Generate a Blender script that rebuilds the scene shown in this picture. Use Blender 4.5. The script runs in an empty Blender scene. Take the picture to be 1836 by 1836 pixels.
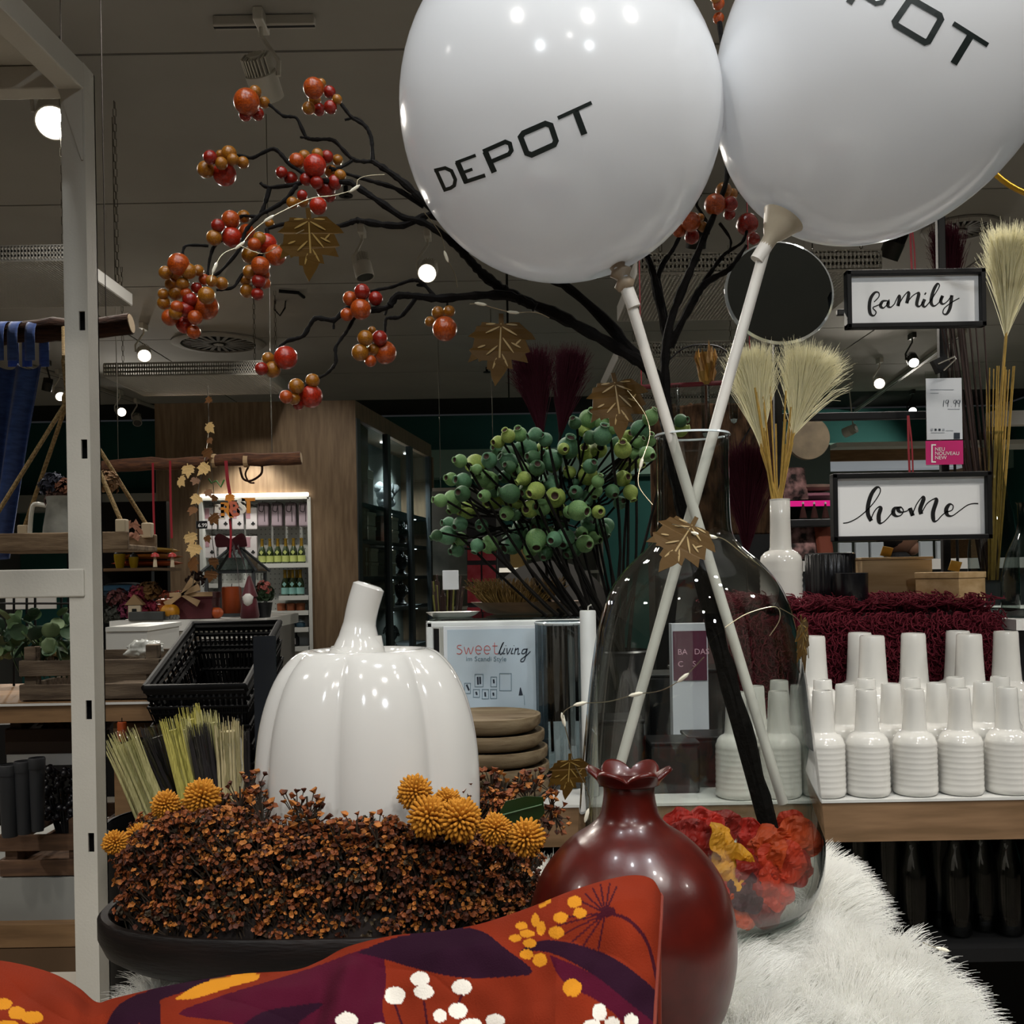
import bpy, bmesh, math, random
import numpy as np
from mathutils import Vector, Matrix, noise
from mathutils.bvhtree import BVHTree
from mathutils.geometry import tessellate_polygon
random.seed(7)
SC = bpy.context.scene
COL = SC.collection
# ---------------------------------------------------------------- camera
H = 1.25            # lens height
F = 1836.0          # focal length in pixels of the 1836 frame
PX, PY = 918.0, 1030.0
ROLL = math.radians(1.0)
cd = bpy.data.cameras.new('camera')
cd.sensor_width = 36.0; cd.lens = 36.0 * F / 1836.0
cd.shift_y = (PY - 918.0) / 1836.0
cd.clip_start = 0.02; cd.clip_end = 60
cam = bpy.data.objects.new('camera', cd); COL.objects.link(cam)
cam.location = (0, 0, H); cam.rotation_euler = (math.pi / 2, ROLL, 0)
SC.camera = cam
# ---------------------------------------------------------------- light
w = bpy.data.worlds.new('world'); SC.world = w; w.use_nodes = True
w.node_tree.nodes['Background'].inputs[0].default_value = (0.9, 0.95, 1.0, 1)
w.node_tree.nodes['Background'].inputs[1].default_value = 0.02
vs = SC.view_settings
vs.view_transform = 'Standard'; vs.look = 'None'; vs.gamma = 1.0; vs.use_curve_mapping = False
vs.exposure = -0.28
try:
    SC.cycles.max_bounces = 6; SC.cycles.diffuse_bounces = 3; SC.cycles.glossy_bounces = 2
    SC.cycles.transparent_max_bounces = 16; SC.cycles.adaptive_threshold = 0.07; SC.cycles.transmission_bounces = 4
    SC.cycles.sample_clamp_indirect = 4.0
except Exception:
    pass
CEIL = 3.2
def spot(loc, target, watts, angle=50, blend=0.5, size=0.05, col=(1, 0.93, 0.82)):
    ld = bpy.data.lights.new('spot_light', 'SPOT'); ld.energy = watts; ld.color = col
    ld.spot_size = math.radians(angle); ld.spot_blend = blend; ld.shadow_soft_size = size
    o = bpy.data.objects.new('spot_light', ld); COL.objects.link(o); o.location = loc
    o.rotation_euler = (Vector(target) - Vector(loc)).to_track_quat('-Z', 'Y').to_euler()
    return o
# the shop's ceiling spots above and behind the photographer, aimed at the front table, then three added fill spots
COOL = (0.9, 0.96, 1.0); WARM = (1.0, 0.86, 0.68)
spot((-0.85, -0.55, 3.0), (-0.12, 0.90, 1.0), 58, 44, 0.6, 0.032, (1, .95, .88))
spot((0.55, -0.75, 3.0), (0.12, 0.90, 1.05), 50, 44, 0.6, 0.032, (1, .95, .88))
spot((1.25, -0.1, 3.0), (0.30, 0.75, 0.95), 60, 46, 0.6, 0.032, (1, .95, .88))
spot((0.10, 0.25, 3.0), (0.10, 0.88, 1.35), 42, 60, 0.8, 0.05, COOL)
spot((0.75, 0.45, 3.0), (0.40, 0.88, 1.35), 36, 60, 0.8, 0.05, COOL)
spot((-0.45, 0.60, 3.0), (-0.15, 0.95, 1.1), 30, 50, 0.7, 0.05, COOL)
spot((-0.9, -2.4, 3.0), (0.05, 0.93, 1.50), 90, 34, 0.6, 0.06, COOL)  # unseen, added well behind the camera to brighten the balloon fronts
spot((1.0, -2.5, 3.0), (0.36, 0.93, 1.55), 90, 34, 0.6, 0.06, COOL)  # second added spot, for the right balloon
spot((0.95, 0.05, 3.0), (0.27, 0.78, 0.92), 55, 24, 0.7, 0.05, (1, .98, .95))  # unseen narrow spot added to lighten the white fur
# spots over the second table, the signs and the pods
spot((1.25, 2.75, 3.0), (0.85, 1.72, 0.95), 62, 50, 0.6, 0.05, (1, .96, .9))
spot((0.55, 2.7, 3.0), (0.55, 1.8, 1.0), 40, 46, 0.6, 0.05, (1, .96, .9))
spot((1.10, 0.55, 3.0), (0.85, 1.75, 1.0), 40, 46, 0.6, 0.032, (1, .95, .88))
spot((1.80, 0.80, 3.0), (0.95, 1.95, 1.2), 75, 46, 0.6)
spot((-0.10, 0.75, 3.0), (0.12, 1.75, 1.25), 55, 44, 0.6, 0.032, (1, .95, .88))
spot((-1.3, 1.2, 3.0), (-0.85, 2.1, 1.0), 45, 60, 0.7)
# unseen wide ceiling spots added to lift the ambient light in aisles and ceiling
for x_, y_, w_ in ((-2.6, 0.6, 130), (2.9, 0.4, 130), (-3.6, 3.0, 170), (3.7, 3.0, 170), (-4.4, 6.0, 190), (4.6, 6.2, 190), (-4.6, 9.4, 190), (4.8, 9.6, 190), (0.2, -1.8, 110), (-0.9, 2.9, 120), (1.1, 2.9, 120)):
    spot((x_, y_, 3.02), (x_ * .96, y_ + .25, 0), w_, 125, 0.7, 0.06, (1, .955, .89))
# ---------------------------------------------------------------- helpers
CA, SA = math.cos(ROLL), math.sin(ROLL)
def P(px, py, d):
    u, v = px - PX, PY - py
    return Vector(((u * CA + v * SA) / F * d, d, H + (-u * SA + v * CA) / F * d))
def S(n, d):
    return n / F * d
def lin(h):
    if isinstance(h, str):
        h = h.lstrip('#'); c = [int(h[i:i + 2], 16) / 255 for i in (0, 2, 4)]
    else:
        c = [x / 255 for x in h]
    return tuple(((x + 0.055) / 1.055) ** 2.4 if x > 0.04045 else x / 12.92 for x in c)
MATS = {}
def mat(name, col, rough=0.5, metal=0.0, spec=0.5, var=0.0, scale=20.0, col2=None, bump=0.0, bscale=None,
        stretch=None, coat=0.0, trans=0.0, emit=None, estr=0.0, sheen=0.0, detail=4.0, wave=None, sss=0.0, attr=None):
    if name in MATS: return MATS[name]
    m = bpy.data.materials.new(name); m.use_nodes = True; nt = m.node_tree; b = nt.nodes['Principled BSDF']
    c = lin(col); b.inputs['Base Color'].default_value = (*c, 1)
    b.inputs['Roughness'].default_value = rough; b.inputs['Metallic'].default_value = metal
    b.inputs['Specular IOR Level'].default_value = spec
    b.inputs['Coat Weight'].default_value = coat
    if coat: b.inputs['Coat Roughness'].default_value = 0.08
    if sheen: b.inputs['Sheen Weight'].default_value = sheen
    if sss:
        b.inputs['Subsurface Weight'].default_value = sss; b.inputs['Subsurface Radius'].default_value = (0.02, 0.02, 0.02)
    if emit:
        b.inputs['Emission Color'].default_value = (*lin(emit), 1); b.inputs['Emission Strength'].default_value = estr
    if attr:
        a = nt.nodes.new('ShaderNodeAttribute'); a.attribute_name = attr
        nt.links.new(a.outputs['Color'], b.inputs['Base Color'])
    co = None
    if var or bump or col2 or wave:
        tc = nt.nodes.new('ShaderNodeTexCoord'); mp = nt.nodes.new('ShaderNodeMapping')
        nt.links.new(tc.outputs['Object'], mp.inputs[0]); co = mp.outputs[0]
        if stretch: mp.inputs['Scale'].default_value = stretch
    if col2 or var:
        n = nt.nodes.new('ShaderNodeTexNoise'); n.inputs['Scale'].default_value = scale; n.inputs['Detail'].default_value = detail
        nt.links.new(co, n.inputs['Vector'])
        r = nt.nodes.new('ShaderNodeValToRGB'); nt.links.new(n.outputs[0], r.inputs[0])
        c2 = lin(col2) if col2 else tuple(max(0, x * (1 - var)) for x in c)
        r.color_ramp.elements[0].position = 0.36; r.color_ramp.elements[1].position = 0.64
        r.color_ramp.elements[0].color = (*c2, 1); r.color_ramp.elements[1].color = (*c, 1)
        nt.links.new(r.outputs[0], b.inputs['Base Color'])
    if bump:
        n2 = nt.nodes.new('ShaderNodeTexNoise'); n2.inputs['Scale'].default_value = bscale or scale * 2; n2.inputs['Detail'].default_value = 5
        nt.links.new(co, n2.inputs['Vector'])
        bp = nt.nodes.new('ShaderNodeBump'); bp.inputs['Strength'].default_value = bump; bp.inputs['Distance'].default_value = 0.004
        nt.links.new(n2.outputs[0], bp.inputs['Height']); nt.links.new(bp.outputs[0], b.inputs['Normal'])
    if trans:
        mx = nt.nodes.new('ShaderNodeMixShader'); t = nt.nodes.new('ShaderNodeBsdfTranslucent')
        t.inputs[0].default_value = (*c, 1); mx.inputs[0].default_value = trans
        nt.links.new(b.outputs[0], mx.inputs[1]); nt.links.new(t.outputs[0], mx.inputs[2])
        nt.links.new(mx.outputs[0], nt.nodes['Material Output'].inputs[0])
    MATS[name] = m; return m
def glass(name, tint='#dfe3e0', edge='#3c4244', ior=1.45, rough=0.0, gain=1.0, power=5.0):
    """thin clear glass: Fresnel reflection over a clear, slightly tinted sheet that is denser where it is seen edge on"""
    if name in MATS: return MATS[name]
    m = bpy.data.materials.new(name); m.use_nodes = True; nt = m.node_tree
    for n in list(nt.nodes):
        if n.type == 'BSDF_PRINCIPLED': nt.nodes.remove(n)
    lw = nt.nodes.new('ShaderNodeLayerWeight'); lw.inputs[0].default_value = 0.5
    pw = nt.nodes.new('ShaderNodeMath'); pw.operation = 'POWER'; pw.inputs[1].default_value = power
    nt.links.new(lw.outputs['Facing'], pw.inputs[0])
    mc = nt.nodes.new('ShaderNodeMix'); mc.data_type = 'RGBA'
    mc.inputs[6].default_value = (*lin(tint), 1); mc.inputs[7].default_value = (*lin(edge), 1)
    nt.links.new(pw.outputs[0], mc.inputs[0])
    t = nt.nodes.new('ShaderNodeBsdfTransparent'); nt.links.new(mc.outputs[2], t.inputs[0])
    g = nt.nodes.new('ShaderNodeBsdfGlossy'); g.inputs['Roughness'].default_value = rough
    f0 = ((ior - 1) / (ior + 1)) ** 2
    mu = nt.nodes.new('ShaderNodeMath'); mu.operation = 'MULTIPLY_ADD'; mu.inputs[1].default_value = (1 - f0) * min(1.0, 0.7 * gain); mu.inputs[2].default_value = f0 * gain; mu.use_clamp = True
    nt.links.new(pw.outputs[0], mu.inputs[0])
    mx = nt.nodes.new('ShaderNodeMixShader'); nt.links.new(mu.outputs[0], mx.inputs[0])
    nt.links.new(t.outputs[0], mx.inputs[1]); nt.links.new(g.outputs[0], mx.inputs[2])
    nt.links.new(mx.outputs[0], nt.nodes['Material Output'].inputs[0])
    MATS[name] = m; return m
def emis(name, col, strength):
    if name in MATS: return MATS[name]
    m = bpy.data.materials.new(name); m.use_nodes = True; nt = m.node_tree; b = nt.nodes['Principled BSDF']
    b.inputs['Base Color'].default_value = (*lin(col), 1)
    b.inputs['Emission Color'].default_value = (*lin(col), 1); b.inputs['Emission Strength'].default_value = strength
    MATS[name] = m; return m
def tag(o, label=None, cat=None, group=None, kind=None):
    if label: o['label'] = label
    if cat: o['category'] = cat
    if group: o['group'] = group
    if kind: o['kind'] = kind
    return o
def thing(name, label, cat, loc=(0, 0, 0), group=None):
    o = bpy.data.objects.new(name, None); COL.objects.link(o); o.location = loc; o.empty_display_size = 0.05
    return tag(o, label, cat, group)
def wloc(o):
    v = Vector((0, 0, 0))
    while o is not None:
        v += o.location; o = o.parent
    return v
class MB:
    """collects world-space geometry for ONE mesh object"""
    def __init__(s): s.v = []; s.f = []; s.c = None
    def add(s, vs_, fs):
        k = len(s.v); s.v.extend([tuple(x) for x in vs_]); s.f.extend([tuple(i + k for i in q) for q in fs]); return s
    def box(s, c, size, R=None):
        c = Vector(c); hx, hy, hz = [x / 2 for x in size]
        pts = [Vector((x, y, z)) for x in (-hx, hx) for y in (-hy, hy) for z in (-hz, hz)]
        if R is not None: pts = [R @ p for p in pts]
        return s.add([c + p for p in pts], [(0, 1, 3, 2), (4, 6, 7, 5), (0, 4, 5, 1), (2, 3, 7, 6), (0, 2, 6, 4), (1, 5, 7, 3)])
    def b2(s, a, b):
        a = Vector(a); b = Vector(b)
        return s.box((a + b) / 2, [abs(b[i] - a[i]) for i in range(3)])
    def fb(s, x0, y0, x1, y1, d0, d1):
        """box whose face at depth d0 covers the given pixels, reaching back to d1"""
        p, q = P(x0, (y0 + y1) / 2, d0), P(x1, (y0 + y1) / 2, d0); xm = (x0 + x1) / 2; return s.b2((p.x, d0, P(xm, y0, d0).z), (q.x, d1, P(xm, y1, d0).z))
    def bev(s, c, size, r=0.004, R=None):
        """box with chamfered edges"""
        c = Vector(c); hx, hy, hz = [x / 2 for x in size]; r = min(r, hx * .9, hy * .9, hz * .9)
        bm = bmesh.new(); bmesh.ops.create_cube(bm, size=1)
        for v in bm.verts: v.co = Vector((v.co.x * 2 * hx, v.co.y * 2 * hy, v.co.z * 2 * hz))
        bmesh.ops.bevel(bm, geom=list(bm.edges), offset=r, segments=2, affect='EDGES', profile=0.5)
        bm.verts.index_update()
        s.add([c + (R @ v.co if R is not None else v.co) for v in bm.verts], [[v.index for v in f.verts] for f in bm.faces])
        bm.free(); return s
    def tube(s, pts, rad, n=8, caps=True):
        pts = [Vector(p) for p in pts]; m = len(pts)
        if not hasattr(rad, '__len__'): rad = [rad] * m
        up = None; vs_ = []
        for i, p in enumerate(pts):
            t = (pts[min(i + 1, m - 1)] - pts[max(i - 1, 0)])
            if t.length < 1e-9: t = Vector((0, 0, 1))
            t.normalize()
            if up is None:
                up = t.cross(Vector((0, 0, 1)))
                if up.length < 1e-3: up = t.cross(Vector((1, 0, 0)))
            up = up - t * up.dot(t)
            if up.length < 1e-6: up = t.orthogonal()
            up.normalize(); q = t.cross(up)
            for k in range(n):
                a = 2 * math.pi * k / n; vs_.append(p + (up * math.cos(a) + q * math.sin(a)) * rad[i])
        fs = []
        for i in range(m - 1):
            for k in range(n):
                fs.append((i * n + k, i * n + (k + 1) % n, (i + 1) * n + (k + 1) % n, (i + 1) * n + k))
        if caps: fs.append(tuple(range(n))[::-1]); fs.append(tuple((m - 1) * n + k for k in range(n)))
        return s.add(vs_, fs)
    def lathe(s, prof, c=(0, 0, 0), n=40, R=None, fr=None, close=True):
        """prof: list of (r, z); fr(angle, i) may scale the radius"""
        c = Vector(c); vs_ = []; m = len(prof)
        for i, (r, z) in enumerate(prof):
            for k in range(n):
                a = 2 * math.pi * k / n; rr = r * (fr(a, i) if fr else 1)
                p = Vector((rr * math.cos(a), rr * math.sin(a), z))
                vs_.append(c + (R @ p if R is not None else p))
        fs = []
        for i in range(m - 1):
            for k in range(n):
                fs.append((i * n + k, i * n + (k + 1) % n, (i + 1) * n + (k + 1) % n, (i + 1) * n + k))
        if close:
            if prof[0][0] > 1e-6: fs.append(tuple(range(n))[::-1])
            if prof[-1][0] > 1e-6: fs.append(tuple((m - 1) * n + k for k in range(n)))
        return s.add(vs_, fs)
    def ball(s, c, r, nu=14, nv=9, sc=(1, 1, 1), R=None):
        prof = [(max(1e-7, math.sin(math.pi * i / nv)) * r, -math.cos(math.pi * i / nv) * r) for i in range(nv + 1)]
        M = Matrix.Diagonal(Vector(sc)).to_3x3()
        if R is not None: M = R @ M
        return s.lathe(prof, c, nu, M, close=False)
    def poly(s, pts2, thick, fr):
        """closed outline (u,v) extruded by thick; fr(u, v, w) -> world"""
        tri = tessellate_polygon([[Vector((p[0], p[1], 0)) for p in pts2]]); n = len(pts2)
        a = [fr(p[0], p[1], 0.0) for p in pts2]; b = [fr(p[0], p[1], thick) for p in pts2]
        fs = [tuple(t) for t in tri] + [tuple(i + n for i in t)[::-1] for t in tri]
        fs += [(i, (i + 1) % n, (i + 1) % n + n, i + n) for i in range(n)]
        return s.add(a + b, fs)
    def grid(s, fn, nu, nv):
        vs_ = [fn(i / nu, j / nv) for j in range(nv + 1) for i in range(nu + 1)]
        return s.add(vs_, [(j * (nu + 1) + i, j * (nu + 1) + i + 1, (j + 1) * (nu + 1) + i + 1, (j + 1) * (nu + 1) + i) for j in range(nv) for i in range(nu)])
    def ribbon(s, pts, wd, fn, step=0.25, closed=False):
        """flat stroke in 2-D (pixel) space, width list wd, mapped by fn(x, y) -> world"""
        if not hasattr(wd, '__len__'): wd = [wd] * len(pts)
        pts = list(pts); wd = list(wd)
        if closed: pts.append(pts[0]); wd.append(wd[0])
        n = len(pts); nr = []
        for i in range(n):
            if closed: a = pts[i - 1 if i else n - 2]; b = pts[i + 1 if i < n - 1 else 1]
            else: a = pts[max(i - 1, 0)]; b = pts[min(i + 1, n - 1)]
            pa, pb = Vector(pts[i]) - Vector(a), Vector(b) - Vector(pts[i])
            if pa.length < 1e-6: pa = pb
            if pb.length < 1e-6: pb = pa
            pa.normalize(); pb.normalize(); t = (pa + pb)
            if t.length < 1e-6: t = pa
            t.normalize(); q = Vector((-t.y, t.x)); k = max(0.5, q.dot(Vector((-pb.y, pb.x)))); nr.append(q / k)
        vs_ = []
        for i in range(n):
            for e in (-1, -0.33, 0.33, 1):
                x = Vector(pts[i]) + nr[i] * wd[i] / 2 * e; vs_.append(fn(x.x, x.y))
        return s.add(vs_, [(i * 4 + j, i * 4 + j + 1, i * 4 + j + 5, i * 4 + j + 4) for i in range(n - 1) for j in range(3)])
    def build(s, name, m=None, parent=None, loc=None, smooth=False, cols=None):
        me = bpy.data.meshes.new(name)
        if parent is not None: off = wloc(parent); loc = Vector((0, 0, 0))
        else:
            if loc is None:
                A = np.array(s.v); lo, hi = A.min(0), A.max(0)
                loc = Vector(((lo[0] + hi[0]) / 2, (lo[1] + hi[1]) / 2, lo[2]))
            off = Vector(loc)
        me.from_pydata([(x - off[0], y - off[1], z - off[2]) for x, y, z in s.v], [], s.f)
        if m is not None: me.materials.append(m)
        if smooth:
            me.shade_smooth()
            if smooth != 'all':
                try: me.set_sharp_from_angle(angle=math.radians(42))
                except Exception: pass
        me.update()
        o = bpy.data.objects.new(name, me); COL.objects.link(o); o.location = loc
        if parent is not None: o.parent = parent
        return o
def inst(me_obj, name, parent=None, loc=(0, 0, 0), rot=None, scale=1.0, mt=None):
    """another object on the same mesh data; loc is in world space"""
    o = bpy.data.objects.new(name, me_obj.data if hasattr(me_obj, 'data') else me_obj); COL.objects.link(o)
    if parent is not None: o.parent = parent; o.location = Vector(loc) - wloc(parent)
    else: o.location = loc
    if rot is not None: o.rotation_euler = rot.to_euler() if hasattr(rot, 'to_euler') else rot
    o.scale = (scale,) * 3 if not hasattr(scale, '__len__') else scale
    return o
def copytree(o, loc=None, rotz=None, parent=None, scale=None):
    c = o.copy(); COL.objects.link(c)
    if parent is not None: c.parent = parent
    if loc is not None: c.location = loc
    if rotz is not None: c.rotation_euler = (0, 0, rotz)
    if scale is not None: c.scale = (scale,) * 3 if not hasattr(scale, '__len__') else scale
    for ch in list(o.children):
        copytree(ch, parent=c)
    return c
def mesh_only(mb, name, m, smooth=True):
    me = bpy.data.meshes.new(name); me.from_pydata([tuple(v) for v in mb.v], [], mb.f)
    me.materials.append(m)
    if smooth: me.shade_smooth()
    return me
def struct(o): o['kind'] = 'structure'; return o
def cr(pts, k=6):
    """Catmull-Rom through points of any dimension"""
    pts = [tuple(p) for p in pts]; out = []; n = len(pts)
    for i in range(n - 1):
        p0, p1, p2, p3 = pts[max(i - 1, 0)], pts[i], pts[i + 1], pts[min(i + 2, n - 1)]
        for j in range(k):
            t = j / k
            out.append(tuple(0.5 * (2 * b + (c - a) * t + (2 * a - 5 * b + 4 * c - d) * t * t + (3 * b - a - 3 * c + d) * t ** 3) for a, b, c, d in zip(p0, p1, p2, p3)))
    out.append(pts[-1]); return out
def text_mb(body, fn, size=1.0, shear=0.0, extrude=0.0, bold=0.0):
    """letters of the built-in face as triangles; fn(x, y) -> world"""
    cu = bpy.data.curves.new('t', 'FONT'); cu.body = body; cu.size = size; cu.shear = shear; cu.resolution_u = 3; cu.fill_mode = 'BOTH' if extrude else 'FRONT'; cu.extrude = extrude; cu.offset = bold
    ob = bpy.data.objects.new('t', cu); COL.objects.link(ob)
    dg = bpy.context.evaluated_depsgraph_get(); me = bpy.data.meshes.new_from_object(ob.evaluated_get(dg))
    mb = MB(); mb.add([fn(v.co.x, v.co.y, v.co.z) if extrude else fn(v.co.x, v.co.y) for v in me.vertices], [tuple(p.vertices) for p in me.polygons])
    bpy.data.objects.remove(ob); bpy.data.curves.remove(cu); bpy.data.meshes.remove(me)
    return mb
def frame_fn(c, ux, uz, un):
    c, ux, uz, un = Vector(c), Vector(ux), Vector(uz), Vector(un)
    return lambda u, v, w=0.0: c + ux * u + uz * v + un * w
def strands(name, starts, ends_fn, m, parent=None, npts=4, r0=0.0006, r1=0.0001):
    """a pelt or plume of hairs: ends_fn(start, i) -> list of npts points"""
    hc = bpy.data.hair_curves.new(name); n = len(starts)
    hc.add_curves([npts] * n)
    off = wloc(parent) if parent is not None else Vector((0, 0, 0))
    A = np.empty((n * npts, 3), dtype=np.float32)
    for i, sp in enumerate(starts):
        q = ends_fn(sp, i)
        for j in range(npts): A[i * npts + j] = (q[j][0] - off.x, q[j][1] - off.y, q[j][2] - off.z)
    hc.attributes['position'].data.foreach_set('vector', A.ravel())
    ra = hc.attributes.get('radius') or hc.attributes.new('radius', 'FLOAT', 'POINT')
    rr = np.tile(np.linspace(r0, r1, npts).astype(np.float32), n); ra.data.foreach_set('value', rr)
    hc.materials.append(m)
    o = bpy.data.objects.new(name, hc); COL.objects.link(o)
    if parent is not None: o.parent = parent
    o['kind'] = 'stuff'
    return o
def rnd(a, b): return random.uniform(a, b)
# ================================================================ the shop itself
M_ceil = mat('ceiling_paint', '#a5a29b', 0.9, spec=0.1, var=0.08, scale=1.5)
M_black = mat('black_matt', '#0b0b0c', 0.6, spec=0.3)
M_blackm = mat('black_metal', '#08080a', 0.5, spec=0.25)
M_white = mat('white_lacquer', '#d9d8d4', 0.45, var=0.04, scale=8)
M_wood = mat('oak_veneer', '#857058', 0.55, spec=0.3, col2='#705c47', scale=6, stretch=(8, 8, 0.8), detail=8)
M_teal = mat('teal_paint', '#2a5a56', 0.8, spec=0.2, var=0.1, scale=2)
M_dark = mat('dark_grey_metal', '#3a3f42', 0.5, spec=0.4)
fl = MB().b2((-6, -3, -0.1), (6, 12.5, 0)).build('floor', mat('floor_screed', '#8d8578', 0.5, var=0.2, scale=2)); struct(fl)
# ceiling: large boards with open joints under a dark slab
ce = MB().b2((-6, -3, CEIL + 0.02), (6, 12.5, CEIL + 0.12)).build('ceiling', mat('ceiling_slab', '#15130f', 0.9)); struct(ce)
pan = MB().b2((-1.492, -0.742, 0), (1.492, 0.742, 0.02))
panm = mesh_only(pan, 'ceiling_board', M_ceil, False)
for j in range(9):
    for i in range(4):
        inst(panm, 'ceiling_board', ce, (-4.5 + 3 * i, 3.04 - 4.5 + j * 1.5, CEIL))
struct(MB().b2((-6, 12.5, 0), (6, 12.6, CEIL)).build('wall_back', M_teal))
struct(MB().b2((-6.1, -3, 0), (-6, 12.6, CEIL)).build('wall_left', mat('grey_paint', '#4a4945', 0.85)))
struct(MB().b2((6, -3, 0), (6.1, 12.6, CEIL)).build('wall_right', M_teal))
struct(MB().b2((-6.1, -3.1, 0), (6.1, -3, CEIL)).build('wall_front', mat('dark_front', '#55524c', 0.85)))
# pale light cove along the far wall
struct(MB().b2((-2.2, 12.2, 2.42), (6, 12.5, 2.75)).build('trim_1', mat('pale_green_paint', '#7fa093', 0.8)))
struct(MB().b2((-6, 12.25, 2.1), (-2.3, 12.5, 2.3)).build('trim_2', mat('cove_white', '#a5a8a2', 0.8)))
# ceiling light tracks (white rails)
def track(a, b, label):
    a, b = Vector(a), Vector(b); t = thing('lighting_track', label, 'track', (a + b) / 2)
    d = (b - a); L = d.length; ang = math.atan2(d.y, d.x); R = Matrix.Rotation(ang, 3, 'Z')
    MB().bev((a + b) / 2 + Vector((0, 0, -0.02)), (L, 0.036, 0.034), 0.004, R).build('rail', M_tr, t)
    MB().box((a + b) / 2 + Vector((0, 0, -0.0375)), (L, 0.012, 0.002), R).build('groove', M_black, t)
    return t
M_tr = mat('track_white', '#b9b4aa', 0.5)
def cz(px, py, below=0.0):
    """point on the ceiling plane (minus below) seen at a pixel"""
    p = P(px, py, 1.0); k = (CEIL - below - H) / (p.z - H); return P(px, py, k)
track(cz(45, 650), cz(300, 735), 'white lighting track running over the blue curtain towards the oak pillar')
track(cz(1730, 590), cz(1455, 790), 'white lighting track receding behind the framed signs')
track((-1.0, 3.55, CEIL), (-.65, 3.55, CEIL), 'white lighting track on the ceiling above the highest berries')
# ---- spot lamps
M_lamp = mat('lamp_body', '#cfcabf', 0.45)
M_lampd = mat('lamp_body_dark', '#26241f', 0.5)
M_lens = emis('lamp_lens', '#fffaf2', 14.0)
M_lensoff = mat('lamp_lens_off', '#3a3834', 0.2)
def lamp(px, py, aim, label, lit=True, size=1.0, watts=0, ang=50, z=2.98, dark=False):
    p = P(px, py, 1.0); k = (z - H) / (p.z - H); c = P(px, py, k)
    t = thing('track_spot_lamp', label, 'spot lamp', c, 'ceiling spot lamps')
    d = (Vector(aim) - c).normalized(); R = (-d).to_track_quat('Z', 'Y').to_matrix()   # local +Z points away from the beam
    r = 0.052 * size; L = 0.135 * size; mb = M_lampd if dark else M_lamp
    body = MB().lathe([(r * .92, -L * .5), (r, -L * .5), (r, L * .12), (r * .93, L * .14), (.0001, L * .14)], c, 28, R, close=False).build('head', mb, t, smooth=True)
    for i in range(9):
        x = -r * .8 + i * r * .2; hw = math.sqrt(max(0, (r * .94) ** 2 - x * x))
        MB().box(c + R @ Vector((x, 0, L * .33)), (r * .07, hw * 2, L * .38), R).build('fin', mb, body)
    MB().lathe([(r * .5, L * .5), (r * .5, L * .56), (0.0001, L * .56)], c, 16, R).build('cap', mb, body, smooth=True)
    MB().lathe([(0.0001, -L * .455), (r * .84, -L * .455), (r * .84, -L * .48), (0.0001, -L * .48)], c, 28, R).build('lens', M_lens if lit else M_lensoff, body)
    top = Vector((c.x, c.y, CEIL - 0.035)); side = R @ Vector((r * 1.12, 0, 0))
    MB().tube([c + side, c + side * 1.05 + Vector((0, 0, 0.05)), top + Vector((0, 0, -0.04)), top], 0.008, 6).build('bracket', mb, t)
    MB().bev(top + Vector((0, 0, 0.012)), (0.035, 0.11, 0.045), 0.004).build('adapter', mb, t)
    if lit and watts: spot(c + d * L * .56, aim, watts * 2.2, max(ang, 80), 0.7, 0.045, (1, .93, .82))
    return t
lamp(98, 205, (-0.95, 1.7, 0.9), 'large lit spot lamp behind the upper bar of the white shelf frame', True, 1.25, 70, 60, 2.98)
lamp(470, 140, (-0.3, 6.0, 0.5), 'unlit finned spot lamp above the topmost berry cluster', False, 1.05)
lamp(650, 478, (-0.2, 5.3, 0.5), 'unlit spot lamp hanging just above the red berries mid-branch', False, 1.0)
lamp(768, 484, (-0.6, 2.4, 0.9), 'lit spot lamp tilted towards the viewer beside the dark branch', True, 1.05, 80, 45)
lamp(258, 632, (-1.6, 5.0, 1.0), 'lit spot lamp above the perforated panel left of the oak pillar', True, 1.0, 90, 60)
lamp(107, 706, (-2.6, 7.0, 1.0), 'small lit spot lamp beside the blue curtain', True, 0.9, 60, 60)
lamp(216, 738, (-1.75, 6.9, 2.0), 'lit spot lamp next to the oak pillar', True, 0.9, 60, 52)
lamp(246, 752, (-3.2, 9.0, 0.5), 'grey unlit spot lamp touching the edge of the oak pillar', False, 0.9)
lamp(85, 690, (-4.5, 9.0, 0.5), 'dark unlit spot lamp half hidden by the blue curtain', False, 0.8, dark=True)
lamp(1602, 440, (1.2, 6.5, 0.5), 'dark finned spot lamp behind the family sign', False, 1.05, dark=True)
lamp(1578, 685, (1.3, 5.0, 1.0), 'lit spot lamp in the gap between the two framed signs', True, 1.0, 90, 60)
lamp(1636, 645, (3.0, 6.0, 1.0), 'sideways lit spot lamp below the right end of the family sign', True, 0.9, 40, 60, dark=True)
lamp(1524, 772, (2.2, 12.4, 2.1), 'tiny lit spot lamp above the round wooden disc', True, 1.0, 60, 70, 2.7)
lamp(1636, 735, (2.6, 6.0, 0.8), 'dark lit spot lamp beside the hanging price card', True, 0.9, 40, 60, dark=True)
lamp(1798, 732, (3.6, 12.4, 2.1), 'bright spot lamp seen through the tall pampas stalks', True, 1.0, 70, 60)
lamp(1250, 420, (0.9, 6.5, 0.5), 'dark spot lamp behind the berries between the balloons', False, 1.0, dark=True)
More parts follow.
